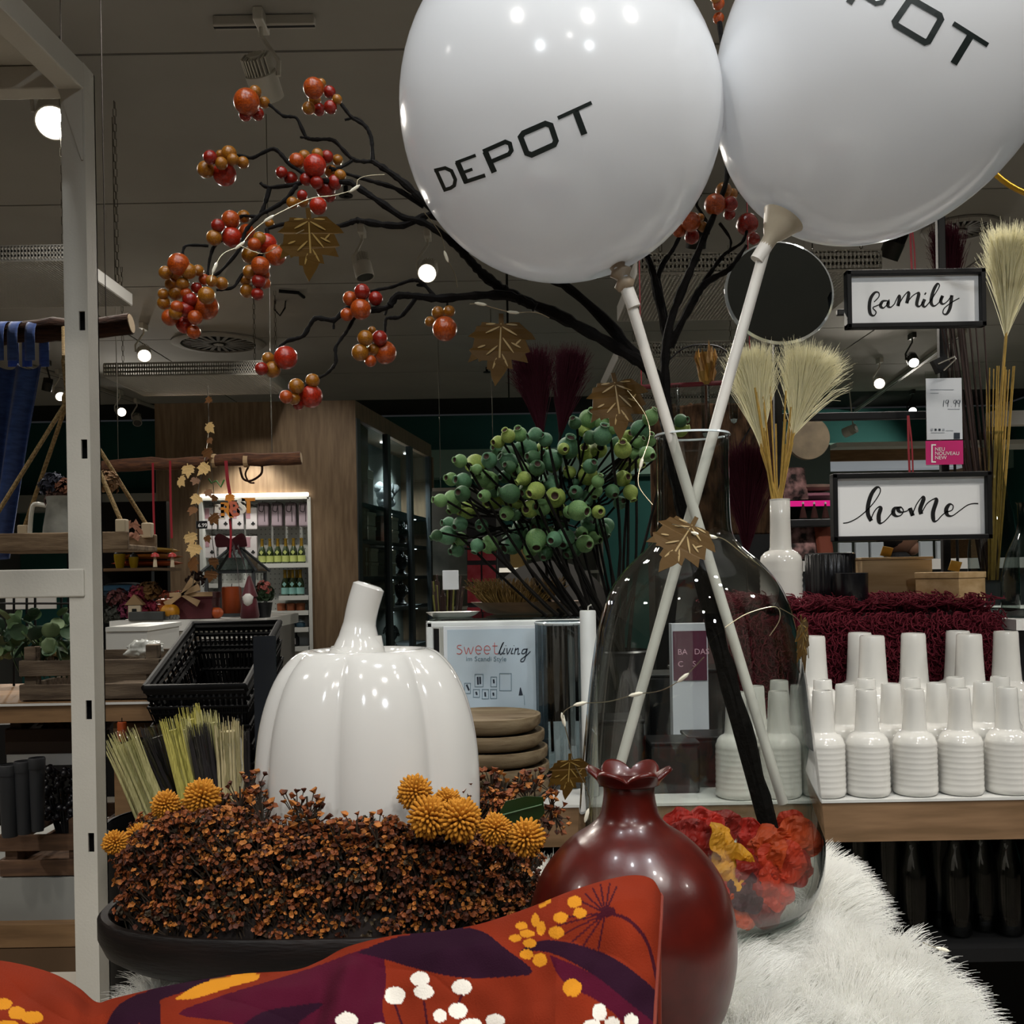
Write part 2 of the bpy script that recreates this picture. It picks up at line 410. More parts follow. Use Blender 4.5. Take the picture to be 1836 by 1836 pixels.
# ---- perforated hanging sails: thin sheet with an upturned perforated lip, hung on chains
M_sail = mat('sail_white', '#c4c2bb', 0.5)
M_wire = mat('wire_steel', '#77736a', 0.35, metal=0.9)
def sail(pl, pr, py, d, depth, lip, label, n, chains=True, hole=3):
    a, b = P(pl, py, d), P(pr, py, d); z = (a.z + b.z) / 2; xl, xr = a.x, b.x
    t = thing('perforated_ceiling_sail', label, 'ceiling sail', ((xl + xr) / 2, d, z), 'perforated ceiling sails')
    # lip with real square holes: bars in both directions joined into one lattice sheet
    m = MB(); rows = hole; st = (xr - xl) / n
    for i in range(n + 1):
        x = xl + i * st; m.box((x, d, z + lip / 2), (st * .5, 0.003, lip))
    for j in range(rows + 1):
        m.box(((xl + xr) / 2, d, z + lip * j / rows), (xr - xl, 0.003, lip / rows * .5))
    o = m.build('perforated_lip', M_sail, t); o['kind'] = 'stuff'
    m = MB(); ny = max(12, int(depth / st / 1.0)); ny = min(ny, 60)
    for i in range(n + 1):
        x = xl + i * st; m.box((x, d + depth / 2, z), (st * .55, depth, 0.002))
    for j in range(ny + 1):
        m.box(((xl + xr) / 2, d + depth * j / ny, z), (xr - xl, depth / ny * .5, 0.002))
    o = m.build('perforated_sheet', M_sail, t); o['kind'] = 'stuff'
    for x in ((xl, xr)):
        MB().bev((x, d + depth / 2, z + lip / 2), (0.012, depth, lip), 0.003).build('side_rail', M_sail, t)
    MB().bev(((xl + xr) / 2, d + depth, z + lip / 2), (xr - xl, 0.012, lip), 0.003).build('back_rail', M_sail, t)
    if chains:
        for x, y in ((xl + .1 * (xr - xl), d + .06), (xr - .06 * (xr - xl), d + .06), (xr - .06 * (xr - xl), d + depth - .06)):
            k = int((CEIL - z - lip) / 0.03); pts = []
            m = MB()
            for q in range(k):
                zz = z + lip + q * (CEIL - z - lip) / k; h = (CEIL - z - lip) / k
                ax = Vector((0.006, 0, 0)) if q % 2 else Vector((0, 0.006, 0))
                m.tube([(x - ax.x, y - ax.y, zz), (x - ax.x, y - ax.y, zz + h), (x + ax.x, y + ax.y, zz + h), (x + ax.x, y + ax.y, zz), (x - ax.x, y - ax.y, zz)], 0.0016, 4, False)
            m.build('chain', M_wire, t)
    return t
sail(-160, 118, 468, 3.6, .62, 0.05, 'perforated white ceiling sail on chains behind the white shelf post', 46)
sail(186, 470, 672, 6.3, .7, 0.075, 'perforated white ceiling sail above the oak pillar and leaf garland', 66)
sail(1145, 1580, 486, 4.2, 0.8, 0.075, 'perforated white ceiling sail passing behind the round mirror', 60)
sail(1110, 1400, 640, 5.2, 1.0, 0.075, 'perforated white ceiling sail behind the dried protea bloom', 56)
sail(1150, 1440, 714, 6.6, 1.2, 0.07, 'small perforated ceiling sail above the bark slab', 56, False)
# ---- round air diffuser, sprinklers, smoke detector
def diffuser(px, py, r, label):
    c = cz(px, py, 0.004); t = thing('air_diffuser', label, 'air vent', c)
    MB().lathe([(r * 1.25, 0), (r * 1.25, -.012), (r * 1.12, -.02), (r * 1.0, -.02), (r * 1.0, 0)], c, 48).build('rim', M_ceil, t, smooth=True)
    MB().lathe([(0.0001, -.004), (r * 1.0, -.004), (r * 1.0, 0), (0.0001, 0)], c, 40).build('opening', M_black, t)
    for k in range(24):
        a = 2 * math.pi * k / 24; R = Matrix.Rotation(a, 3, 'Z')
        MB().box(c + R @ Vector((r * .55, 0, -.012)), (r * .8, r * .09, .006), R).build('vane', mat('vane_grey', '#6d6860', .6), t)
    MB().lathe([(0.0001, -.022), (r * .14, -.02), (r * .14, 0)], c, 20).build('hub', M_ceil, t)
diffuser(392, 614, .30, 'round slotted air vent in the ceiling under the large berry cluster')
diffuser(1722, 408, .17, 'round pale ring vent in the ceiling by the red plume')
def sprinkler(px, py, label):
    c = cz(px, py, 0.05); t = thing('sprinkler_head', label, 'sprinkler', c, 'ceiling sprinklers')
    MB().tube([c, c + Vector((0, 0, .05))], .012, 8).build('pipe', M_blackm, t)
    MB().lathe([(.035, 0), (.035, .006), (0.0001, .008)], c, 16).build('deflector', M_blackm, t)
sprinkler(620, 352, 'small black ceiling sprinkler between berry branches')
sprinkler(756, 512, 'small black ceiling sprinkler over the arched twig')
sprinkler(873, 668, 'small black ceiling sprinkler above the green pods')
sprinkler(1206, 660, 'small black ceiling sprinkler beside the dried protea')
t = thing('ceiling_hanger', 'thin dark bent hanger rod on the ceiling beneath the berries', 'hanger', cz(515, 528, .03))
MB().tube([cz(500, 522, .02), cz(535, 525, .02), cz(545, 533, .03)], .012, 6).build('rod', M_blackm, t)
MB().tube([cz(493, 540, .0), cz(492, 555, .12), cz(502, 566, .16), cz(511, 552, .10), cz(512, 540, .0)], .006, 5).build('loop', M_blackm, t)

# ================================================================ oak pillar with display niche
D0 = 7.0
xa, xb = P(280, 900, D0).x, P(640, 900, D0).x
ztop = 2.46
pil = thing('oak_display_pillar', 'tall oak-veneered pillar with white pegboard niche and glazed side', 'pillar', ((xa + xb) / 2, D0 + .3, 0))
nl, nr_, nt_, nb = P(362, 1000, D0).x, P(556, 1000, D0).x, P(458, 893, D0).z, 0.25
for nm, a, b in (('panel', (xa, D0, 0), (nl, D0 + .6, ztop)), ('panel', (nr_, D0, 0), (xb, D0 + .6, ztop)),
                 ('panel', (nl, D0, nt_), (nr_, D0 + .6, ztop)), ('panel', (nl, D0, 0), (nr_, D0 + .6, nb))):
    MB().b2(a, b).build(nm, M_wood, pil)
spot((-1.35, 5.2, 3.0), (-1.35, 7.0, 1.75), 70, 42, .8, .05, (1, .92, .8))
# glazed cabinet on the receding side
A0 = Vector((xb, D0 + .02, 0)); A1 = Vector((P(775, 900, 9.47).x, 9.47, 0)); sd = (A1 - A0).normalized(); sn = Vector((-sd.y, sd.x, 0))  # sn points left/back
Ls = (A1 - A0).length
def cabp(s, n, z): return A0 + sd * s + sn * n + Vector((0, 0, z))
Rs = Matrix.Rotation(math.atan2(sd.y, sd.x), 3, 'Z')
cab = thing('glass_display_cabinet', 'long glazed display cabinet with oak cornice and dark metal shelves', 'cabinet', cabp(Ls / 2, .3, 0))
def cbox(nm, s0, s1, n0, n1, z0, z1, m, par=None):
    return MB().box(cabp((s0 + s1) / 2, (n0 + n1) / 2, (z0 + z1) / 2), (abs(s1 - s0), abs(n1 - n0), abs(z1 - z0)), Rs).build(nm, m, par or cab)
cbox('cornice', 0, Ls, 0, .30, ztop - .12, ztop, M_wood)
cbox('end_panel', Ls - .06, Ls, -.02, .30, 0, ztop - .12, M_wood)
cbox('back_panel', 0, Ls, .28, .30, 0, ztop - .12, mat('cabinet_back', '#5b625e', .7))
cbox('floor_panel', 0, Ls, 0, .30, 0, .1, M_dark)
SHELF = [2.02 - .24, 1.49 + .03, 1.255, 1.0, .66]
for z in SHELF: cbox('shelf', 0.02, Ls - .06, .03, .28, z - .03, z, M_dark)
for s in (.03, .86, 1.62, Ls - .1): cbox('mullion', s - .045, s + .045, -.01, .03, .1, ztop - .12, M_dark)
cbox('glass_pane', .03, Ls - .1, .005, .011, .1, ztop - .14, glass('cabinet_glass', '#e6ecea', '#8d9696', 1.4, 0, .8, 9.0))
for s in (.35, 1.2, 2.0):
    MB().lathe([(.03, 0), (.03, .01), (0.0001, .01)], cabp(s, .12, ztop - .135), 12).build('downlight', emis('downlight', '#f2f6ff', 6.0), cab)
for s in (.3, 1.1, 1.9):
    l = spot(cabp(s, .07, ztop - .15), cabp(s, .2, .5), 90, 130, .8, .02, COOL); 
for z in SHELF[:4]:
    for s in (.35, 1.15, 2.0):
        MB().lathe([(.012, 0), (.012, .006), (0.0001, .006)], cabp(s, .06, z - .036), 8).build('shelf_light', emis('downlight', '#f2f6ff', 6.0), cab)
        spot(cabp(s, .06, z - .04), cabp(s, .17, z - .3), 9, 150, .8, .015, COOL)
M_box = mat('giftbox_cream', '#bdb8a8', .7); M_boxw = mat('giftbox_white', '#e3e2dc', .6); M_boxo = mat('giftbox_copper', '#8b4a22', .6)
gb = []
def cabbox(s, n, z, w, h, m, lab):
    z += .002; o = thing('gift_box', lab, 'box', cabp(s, n, z), 'boxes in the glass cabinet')
    MB().bev(cabp(s, n, z + h * .38), (w, w, h * .76), .003, Rs).build('base', m, o)
    MB().bev(cabp(s, n, z + h * .88), (w * 1.05, w * 1.05, h * .24), .003, Rs).build('lid', m, o)
WL = ['top', 'second', 'third', 'fourth']
cabbox(.30, .15, SHELF[0], .16, .24, M_boxw, 'tall white box on the top shelf of the glass cabinet beside the white candle')
cabbox(.60, .15, SHELF[0], .16, .26, M_boxw, 'taller white box by the first mullion on the top cabinet shelf')
for k, (s, r) in enumerate(((.25, SHELF[1]), (.55, SHELF[1]), (1.25, SHELF[1]), (.3, SHELF[2]), (.6, SHELF[2]), (1.15, SHELF[2]), (1.1, SHELF[3]), (.35, SHELF[3]))):
    for q in range(2):
        cabbox(s, .15, r + q * .105, .2, .1, M_box, '%s cream box on the %s cabinet shelf, %s' % (('lower', 'upper')[q], WL[SHELF.index(r)], ('nearest the oak pillar' if s < .4 else 'before the first mullion' if s < .8 else 'behind the first mullion')))
cabbox(.98, .15, SHELF[1], .14, .20, M_boxo, 'copper coloured box on the second shelf of the glass cabinet')
o = thing('pump_bottle', 'white pump bottle standing on the top shelf of the glass cabinet', 'bottle', cabp(.15, .12, SHELF[0] + .002))
MB().lathe([(.05, 0), (.055, .02), (.055, .2), (.03, .26), (.018, .28), (.018, .3)], cabp(.15, .12, SHELF[0] + .002), 20).build('body', M_boxw, o, smooth=True)
MB().lathe([(.024, .3), (.024, .34), (.008, .345), (.008, .42), (.02, .425), (.02, .44)], cabp(.15, .12, SHELF[0] + .002), 16).build('pump', mat('brass_pump', '#b08a4a', .3, metal=.8), o, smooth=True)
# dark buddha-like bust figures
M_bust = mat('bust_black', '#15181a', .45, bump=.5, bscale=60)
def bust(s, z, k, lab):
    c = cabp(s, .16, z + .002); K = .68; o = thing('bust_figure', lab, 'figurine', c, 'dark busts in the glass cabinet')
    MB().lathe([(.075 * K, 0), (.08 * K, .02 * K), (.05 * K, .045 * K), (.04 * K, .08 * K)], c, 20).build('base', M_bust, o, smooth=True)
    hd = MB().ball(c + Vector((0, 0, .17 * K)), .085 * K, 20, 14, (.9, 1, 1.15))
    hd.ball(c + Vector((.085 * K, 0, .15 * K)), .02 * K, 8, 6); hd.build('head', M_bust, o, smooth='all')
    hr = MB()
    for i in range(60):
        a = i * 2.399; zz = .17 + .095 * (i / 60); rr = math.sqrt(max(0.0, 1 - ((zz - .17) / .105) ** 2)) * .09
        hr.ball(c + Vector((rr * math.cos(a) - .008, rr * math.sin(a), zz)) * K, .013 * K, 6, 4)
    hr.ball(c + Vector((0, 0, .285 * K)), .03 * K, 10, 7); q = hr.build('curled_hair', M_bust, o, smooth='all'); q['kind'] = 'stuff'
bust(1.95, SHELF[1], 1, 'dark bust with curled hair on the second shelf of the glass cabinet')
bust(1.9, SHELF[2], 1, 'dark bust with curled hair on the third shelf of the glass cabinet')
bust(1.85, SHELF[3], 1, 'dark bust with curled hair on the fourth shelf of the glass cabinet')
bust(1.5, SHELF[4], 1, 'dark bust with curled hair on the lowest cabinet shelf')
o = thing('coral_sculpture', 'grey rough coral sculpture on the top shelf of the glass cabinet', 'figurine', cabp(1.35, .15, SHELF[0]))
cm = MB()
for i in range(26): cm.ball(cabp(1.35 + rnd(-.14, .14), .15 + rnd(-.05, .05), SHELF[0] + rnd(.065, .22)), rnd(.03, .06), 8, 6)
q = cm.build('coral_body', mat('coral_grey', '#6f7476', .8, bump=.8, bscale=70), o, smooth='all'); q['kind'] = 'stuff'
# pegboard niche
M_peg = mat('pegboard_white', '#cfd2cf', .6)
pg = thing('pegboard_rack', 'white pegboard rack with shelves set into the oak pillar', 'rack', ((nl + nr_) / 2, D0 + .2, nb))
MB().b2((nl, D0 + .22, nb), (nr_, D0 + .24, nt_)).build('backboard', M_peg, pg)
for x in (nl, nr_): MB().b2((x - .012, D0 - .01, nb), (x + .012, D0 + .24, nt_)).build('side_rail', M_peg, pg)
MB().b2((nl, D0 - .01, nt_ - .012), (nr_, D0 + .24, nt_ + .012)).build('top_rail', M_peg, pg)
pm = MB()
for i in range(24):
    for j in range(22):
        x = nl + (i + .5) / 24 * (nr_ - nl); z = nt_ - .03 - j * .035; pm.box((x, D0 + .2195, z), (.008, .002, .008))
q = pm.build('peg_holes', mat('peg_hole', '#8b908e', .8), pg); q['kind'] = 'stuff'
def shf(x0, x1, py): 
    z = P(458, py, D0 + .05).z; a = P(x0, py, D0).x; b = P(x1, py, D0).x
    MB().b2((a, D0 - .005, z - .03), (b, D0 + .22, z)).build('shelf', M_peg, pg); return z
zs1 = shf(462, 553, 1011); zs2 = shf(500, 553, 1069); zs3 = shf(462, 553, 1096); zs4 = shf(462, 553, 1126); zs5 = shf(364, 460, 1045); zs6 = shf(364, 460, 1092); zs7 = shf(364, 553, 1160)
# light strip of the rack
MB().bev(((nl + nr_) / 2, D0 - .02, nt_ + .02), (nr_ - nl, .03, .02), .003).build('light_strip', emis('rack_light', '#fff6e6', 5.0), pg)
spot(((nl + nr_) / 2, D0 - .25, nt_ + .35), ((nl + nr_) / 2, D0 + .15, 1.2), 26, 95, .7, .03, (1, .95, .85))
# lilac gift sleeves on hooks
for i in range(4):
    c = P(473 + i * 24.5, 923, D0 + .08); o = thing('hanging_sleeve', 'lilac printed paper sleeve hanging %s in the pegboard row' % ('first', 'second', 'third', 'last')[i], 'gift sleeve', c, 'lilac sleeves on the pegboard')
    MB().bev(c, (.075, .06, .165), .01).build('sleeve', mat('lilac_card', '#8d7f88', .7), o)
    MB().tube([c + Vector((0, .12, .09)), c + Vector((0, -.03, .09)), c + Vector((0, -.035, .085))], .003, 5).build('hook', M_wire, o)
    MB().ribbon(cr([(-.02, .07), (-.025, .03), (0, .02), (.01, .06), (.012, -.05)], 5), .006, lambda x, y, c=c: c + Vector((x, -.0312, y))).build('script_print', mat('dark_print', '#3a3338', .8), o)
# white cards with a black club sign
def club(c, s, par):
    m = MB()
    for (x, y, r) in ((0, .35, .3), (-.33, -.05, .3), (.33, -.05, .3)):
        m.poly([(x * s + r * s * math.cos(a * .628), y * s + r * s * math.sin(a * .628)) for a in range(10)], .001, lambda u, v, w: c + Vector((u, -w, v)))
    m.poly([(-.06 * s, .1 * s), (.06 * s, .1 * s), (.18 * s, -.6 * s), (-.18 * s, -.6 * s)], .001, lambda u, v, w: c + Vector((u, -w, v)))
    m.build('club_sign', mat('ink_black', '#16181a', .7), par)
for r in range(2):
    for i in range(4):
        c = P(378 + i * 24.5, 930 + r * 51, D0 + .06); c.z -= 0
        o = thing('hanging_card', 'white club card, %s pegboard row, %s from the pillar edge' % (('upper', 'lower')[r], ('first', 'second', 'third', 'fourth')[i]), 'gift card', c, 'club cards on the pegboard')
        MB().bev(c, (.078, .03, .15), .004).build('card', mat('card_white', '#c8c4c6', .6), o)
        MB().b2(c + Vector((-.036, -.0165, .0)), c + Vector((-.006, -.0155, .07))).build('pink_stripe', mat('card_pink', '#a9828c', .7), o)
        club(c + Vector((.012, -.016, -.035)), .022, o)
        MB().tube([c + Vector((0, .15, .09)), c + Vector((0, -.03, .09))], .003, 5).build('hook', M_wire, o)
# sparkling wine bottles
M_bg = mat('bottle_green', '#26331a', .15, spec=.6); M_gold = mat('gold_foil', '#9a7b2a', .35, metal=.7)
M_ly = mat('label_lime', '#a9b468', .6); M_lt = mat('label_mint', '#7fb0ab', .6)
def mkbottle(lm):
    o = thing('sparkling_wine_bottle', 'x', 'bottle', (0, 0, 0))
    MB().lathe([(.028, 0), (.03, .004), (.03, .085), (.026, .105), (.015, .135), (.011, .15)], (0, 0, 0), 18).build('glass_body', M_bg, o, smooth=True)
    MB().lathe([(.0162, .128), (.0125, .15), (.0115, .185), (.014, .187), (.014, .197), (.0001, .199)], (0, 0, 0), 16).build('foil', M_gold, o, smooth=True)
    MB().lathe([(.0308, .012), (.0308, .06), (.0308, .061)], (0, 0, 0), 18, close=False).build('label', lm, o, smooth=True)
    MB().poly([(0, .105), (.016, .088), (0, .066), (-.016, .088)], .003, lambda u, v, w: Vector((u, -.0285 - w, v))).build('neck_label', lm, o)
    return o
ORD = ('first', 'second', 'third', 'fourth', 'fifth', 'sixth', 'seventh')
bA = mkbottle(M_ly); bB = mkbottle(M_lt)
for i in range(6):
    c = P(470.5 + i * 14.1, 1010, D0 + .06); c.z = zs1 + .0005
    o = bA if i == 0 else copytree(bA); o.location = c; o.scale = (.87,) * 3
    tag(o, 'green lime-label bottle on the upper pegboard shelf, %s from the cards' % ORD[i], 'bottle', 'lime label bottles')
for i in range(4):
    for j in range(2):
        c = P(512 + i * 13.6 - j * 6 - 14, 1069, D0 + .05 + j * .08); c.z = zs2 + .0005
        if c.x - .03 < P(500, 1069, D0).x: continue
        o = bB if (i + j == 1 and j == 0) else copytree(bB); o.location = c; o.scale = (.9,) * 3
        tag(o, 'green mint-label bottle on the second pegboard shelf, %s row, %s bottle' % (('front', 'back')[j], ORD[i]), 'bottle', 'mint label bottles')
for i in range(3):
    c = P(378 + i * 13, 1092, D0 + .06); c.z = zs6 + .0005
    o = thing('small_spirit_flask', 'small pale flask with white label on the lower left pegboard shelf, %s one' % ORD[i], 'bottle', c, 'flasks on the pegboard')
    MB().lathe([(.02, 0), (.022, .005), (.022, .06), (.008, .08), (.008, .11)], c, 14).build('glass_body', mat('flask_glass', '#8b8a6a', .15), o, smooth=True)
    MB().bev(c + Vector((0, -.02, .03)), (.04, .01, .05), .002).build('label', mat('card_white', '#c8c4c6'), o); club(c + Vector((0, -.0262, .032)), .013, o)
for i in range(3):
    c = P(505 + i * 17, 1095, D0 + .07); c.z = zs3 + .0005
    o = thing('copper_tin', 'small copper tin on the pegboard shelf, %s in its row' % ORD[i], 'tin', c, 'copper tins')
    MB().lathe([(.03, 0), (.031, .003), (.031, .035), (.03, .037)], c, 18).build('base', mat('copper_tin_m', '#9a5a3c', .4, metal=.4), o, smooth=True)
    MB().lathe([(.032, .036), (.032, .048), (.02, .052), (.0001, .052)], c, 18).build('lid', mat('copper_tin_m', '#9a5a3c'), o, smooth=True)
for i in range(3):
    c = P(505 + i * 17, 1125, D0 + .07); c.z = zs4 + .0005
    o = thing('blue_jar', 'small blue jar on the lower pegboard shelf, %s in its row' % ORD[i], 'jar', c, 'blue jars')
    MB().lathe([(.026, 0), (.032, .008), (.032, .025), (.022, .034)], c, 18).build('base', mat('jar_blue', '#34566a', .4), o, smooth=True)
    MB().lathe([(.024, .034), (.024, .044), (.006, .046), (.006, .054), (.0001, .056)], c, 18).build('lid', mat('jar_lid', '#9fb0b8', .4), o, smooth=True)
for i in range(2):
    c = P(510 + i * 18, 1150, D0 + .07); c.z = zs7 + .0005
    o = thing('paper_tag_jar', 'dark jar with paper tag under the blue jars, %s one' % ORD[i], 'jar', c, 'tag jars')
    MB().lathe([(.03, 0), (.034, .01), (.034, .06), (.02, .075), (.02, .09)], c, 18).build('glass_body', M_bust, o, smooth=True)
    MB().bev(c + Vector((0, -.036, .035)), (.03, .004, .04), .001).build('paper_tag', mat('card_white', '#c8c4c6'), o)
# far wall shelving and posters behind the pods
o = thing('wall_shelf_unit', 'pale wall shelving in the far background behind the green pods', 'shelf', (0.0, 10.6, 0))
MB().b2((-1.0, 10.5, .2), (-.96, 10.9, 1.7)).build('upright', M_white, o); MB().b2((.9, 10.5, .2), (.94, 10.9, 1.7)).build('upright', M_white, o)
for z in (.5, .9, 1.25, 1.6): MB().b2((-.96, 10.5, z), (.9, 10.9, z + .03)).build('shelf_board', M_white, o)
MB().b2((-.96, 10.88, .2), (.9, 10.9, 1.7)).build('back_panel', mat('pale_panel', '#9a9d98', .8), o)
# ================================================================ white steel shelf frame (left)
M_frame = mat('frame_white', '#b8b2a6', 0.5, spec=.35, var=.04, scale=12, bump=.08, bscale=300)
DF = 1.30
fr = thing('steel_shelf_frame', 'tall white steel shelf frame with slotted square post and cross bars', 'shelf frame', (P(150, 1700, DF).x, DF, 0))
xl, xr = P(148, 1700, DF).x, P(190, 1700, DF).x          # front face of the post
px_l, px_r = P(123, 300, DF).x, P(160, 300, DF).x
x0, x1 = -0.5625, -0.5325; pd = 0.034; zt = P(176, 112, DF).z
slots = [(P(155, y, DF).z) for y in (575, 805, 1273, 1511)]
slx0, slx1 = x0 + .0185, x0 + .0262
pm = MB()
pm.b2((x0, DF, 0), (slx0, DF + .003, zt)); pm.b2((slx1, DF, 0), (x1, DF + .003, zt))
zz = [0] + [v for s_ in sorted(slots) for v in (s_ - .0122, s_ + .0122)] + [zt]
for i in range(0, len(zz), 2): pm.b2((slx0, DF, zz[i]), (slx1, DF + .003, zz[i + 1]))
pm.b2((x0, DF + .003, 0), (x0 + .003, DF + pd, zt)); pm.b2((x1 - .003, DF + .003, 0), (x1, DF + pd, zt)); pm.b2((x0, DF + pd - .003, 0), (x1, DF + pd, zt))
pm.b2((x0 + .003, DF + .02, 0), (x1 - .003, DF + .022, zt))
post = pm.build('post', M_frame, fr)
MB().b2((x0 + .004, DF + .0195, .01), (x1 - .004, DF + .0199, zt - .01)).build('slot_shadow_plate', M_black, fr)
# top bar coming towards the viewer, and the rear top bars
tb = MB(); a = Vector(((x0 + x1) / 2, DF + .02, zt - .017)); b = Vector((-.62, .15, zt - .017)); dd = (b - a); R = Matrix.Rotation(math.atan2(dd.y, dd.x), 3, 'Z')
tb.bev((a + b) / 2, (dd.length, .032, .034), .002, R).build('top_bar', M_frame, fr)
MB().bev(Vector(((x0 - 1.4) / 2 - .0, DF + .015, P(60, 138, DF).z)), (abs(x0 + 1.4), .03, .03), .002).build('back_bar', M_frame, fr)
MB().bev(Vector((-1.0, DF - .2, zt + .002)), (.84, .5, .006), .001).build('top_shelf_sheet', M_frame, fr)
MB().bev(((x0 - 1.4) / 2 + .01, DF + .012, P(90, 1046, DF).z), (abs(x0 + 1.4) + .02, .03, .036), .002).build('middle_bar', M_frame, fr)
for y in (1.0, .6): MB().tube([(-.66, y, zt + .03), (-.72, y - .02, zt + .03)], .012, 10).build('peg', M_frame, fr)
MB().poly([(0, 0), (.03, 0), (.03, -.09), (.028, -.09)], .002, lambda u, v, w: Vector((x0 - .002 + u * 1.0, DF - .0005 - w, zt - .034 + v))).build('gusset', M_frame, fr)

# ================================================================ log with blue curtain
M_bark = mat('bark_dark', '#3a2418', .85, spec=.15, col2='#241610', scale=18, stretch=(1, 6, 6), bump=.9, bscale=40)
M_cut = mat('cut_wood', '#a08866', .8)
DL = 2.8
def log(p0, p1, r, name, label, wob=.012, seg=14, m=None, ends=True):
    p0, p1 = Vector(p0), Vector(p1); o = thing(name, label, 'log', (p0 + p1) / 2)
    pts = [p0.lerp(p1, i / seg) + Vector((0, rnd(-wob, wob), rnd(-wob, wob))) for i in range(seg + 1)]
    MB().tube(pts, [r * rnd(.9, 1.08) for _ in pts], 14).build('bark', m or M_bark, o, smooth=True)
    if ends:
        for e, f in ((pts[-1], pts[-2]), (pts[0], pts[1])):
            dr = (e - f).normalized(); MB().tube([e, e + dr * .002], r * .85, 14).build('cut_end', M_cut, o)
    return o
lg = log(P(-150, 612, DL), P(236, 580, DL), .030, 'curtain_log', 'dark barked log hanging level with a blue curtain looped over it', .006)
for x in (118, 190):
    MB().tube([P(x, 560 + 15, DL) , Vector((P(x, 575, DL).x, DL, CEIL))], .0012, 6).build('hanging_cord', mat('cord_dark', '#2e2620', .9), lg)
M_cur = mat('blue_linen', '#3c5590', .85, spec=.1, col2='#2f4478', scale=30, stretch=(1, 1, 4), sheen=.3, bump=.3, bscale=500)
cu = thing('blue_curtain', 'dark blue linen tab-top curtain hanging from the barked log', 'curtain', P(20, 1000, DL))
ctl, ctr, cbl, cbr = P(-160, 650, DL), P(70, 650, DL), P(-160, 1035, DL), P(14, 1000, DL)
def cfn(u, v):
    top = ctl.lerp(ctr, u); bot = cbl.lerp(cbr, u); p = top.lerp(bot, v)
    p.x += .0; wv = math.sin(u * 34 + .6 * math.sin(v * 2)) * (.014 + .012 * v); p.y += wv + .006
    if v < .2: p.z += -.018 * (1 - v / .2) * abs(math.sin(u * math.pi * 6 + .2))
    return p
m_ = MB().grid(cfn, 120, 40); co = m_.build('cloth', M_cur, cu, smooth='all')
sm = co.modifiers.new('thick', 'SOLIDIFY'); sm.thickness = .0015
for k, (x, sw) in enumerate(((-60, 10), (10, 10), (35, 9), (66, 9))):
    c = P(x, 605, DL); b = P(x - 2, 652, DL); hw = S(sw, DL)
    MB().add([], []) ; tl = MB()
    prof = [(-.043, b.z - c.z), (-.043, 0)] + [(-.043 * math.cos(a), .043 * math.sin(a)) for a in [i * math.pi / 8 for i in range(1, 8)]] + [(.043, 0), (.043, b.z - c.z)]
    tl.grid(lambda u, v: Vector((c.x + (u - .5) * 2 * hw, c.y + prof[min(int(v * (len(prof) - 1) + .5), len(prof) - 1)][0], c.z + prof[min(int(v * (len(prof) - 1) + .5), len(prof) - 1)][1])), 3, len(prof) - 1)
    q = tl.build('tab', M_cur, cu, smooth='all'); sm = q.modifiers.new('thick', 'SOLIDIFY'); sm.thickness = .0015

# ================================================================ rope swing shelf with jug and dried flowers
M_rope = mat('jute_rope', '#9b8560', .9, spec=.1, col2='#6e5c3e', scale=200, bump=.8, bscale=300)
M_old = mat('weathered_wood', '#85725c', .8, spec=.15, col2='#5c4c3c', scale=9, stretch=(1, 8, 8), bump=.4, bscale=60)
M_oldd = mat('crate_wood', '#6f6152', .85, spec=.1, col2='#4d4238', scale=9, stretch=(1, 8, 8), bump=.4, bscale=60)
DW = 2.65
sw = thing('rope_swing_shelf', 'weathered wooden tray shelf hanging on knotted jute ropes', 'hanging shelf', P(128, 990, DW))
wl, wr, wz = P(0, 978, DW).x, P(257, 978, DW).x, P(128, 985, DW).z
MB().bev(((wl + wr) / 2, DW, wz), (wr - wl, .20, .014), .003).build('shelf_board', M_old, sw)
MB().bev(((wl + wr) / 2, DW - .1, wz + .016), (wr - wl, .014, .046), .003).build('front_board', M_old, sw)
MB().bev(((wl + wr) / 2, DW + .1, wz + .016), (wr - wl, .014, .046), .003).build('back_board', M_old, sw)
knot = P(122, 716, DW)
for x, y in ((wl + .02, -.09), (wl + .02, .09), (wr - .02, -.09), (wr - .02, .09)):
    MB().bev((x, DW + y, wz + .05), (.026, .026, .04), .003).build('corner_block', mat('pale_wood', '#b7a88e', .8), sw)
    e = Vector((x, DW + y, wz + .06)); pts = [knot.lerp(e, i / 12) for i in range(13)]
    MB().tube(pts, .0055, 8).build('rope', M_rope, sw, smooth=True)
MB().ball(knot, .016, 12, 8, (1, 1, 1.4)).build('knot', M_rope, sw, smooth='all')
for k in (-1, 1): MB().tube([knot, knot + Vector((k * .010, 0, .10)), P(119 + k * 4, 640, DW), P(119 + k * 5, 588, DL - .035)], .006, 7).build('suspension_rope', M_rope, sw)
jg = thing('metal_jug', 'white enamel jug with square loop handle on the swing shelf', 'jug', P(115, 965, DW))
jc = Vector((P(120, 968, DW).x, DW - .01, wz + .0075))
MB().lathe([(.05, 0), (.056, .005), (.052, .05), (.042, .11), (.045, .128), (.043, .128), (.040, .11), (.04, .02)], jc, 30, close=True).build('body', mat('enamel_grey', '#8e8f88', .4, col2='#6a6b66', scale=20), jg, smooth=True)
hc_ = jc + Vector((-.055, 0, .06)); MB().tube(cr([hc_ + Vector(v) for v in ((.012, 0, .045), (-.02, 0, .05), (-.03, 0, .035), (-.036, 0, -.03), (-.03, 0, -.042), (.0, 0, -.04))], 4), .006, 8).build('handle', mat('enamel_white', '#d6d6ce', .4), jg, smooth=True)
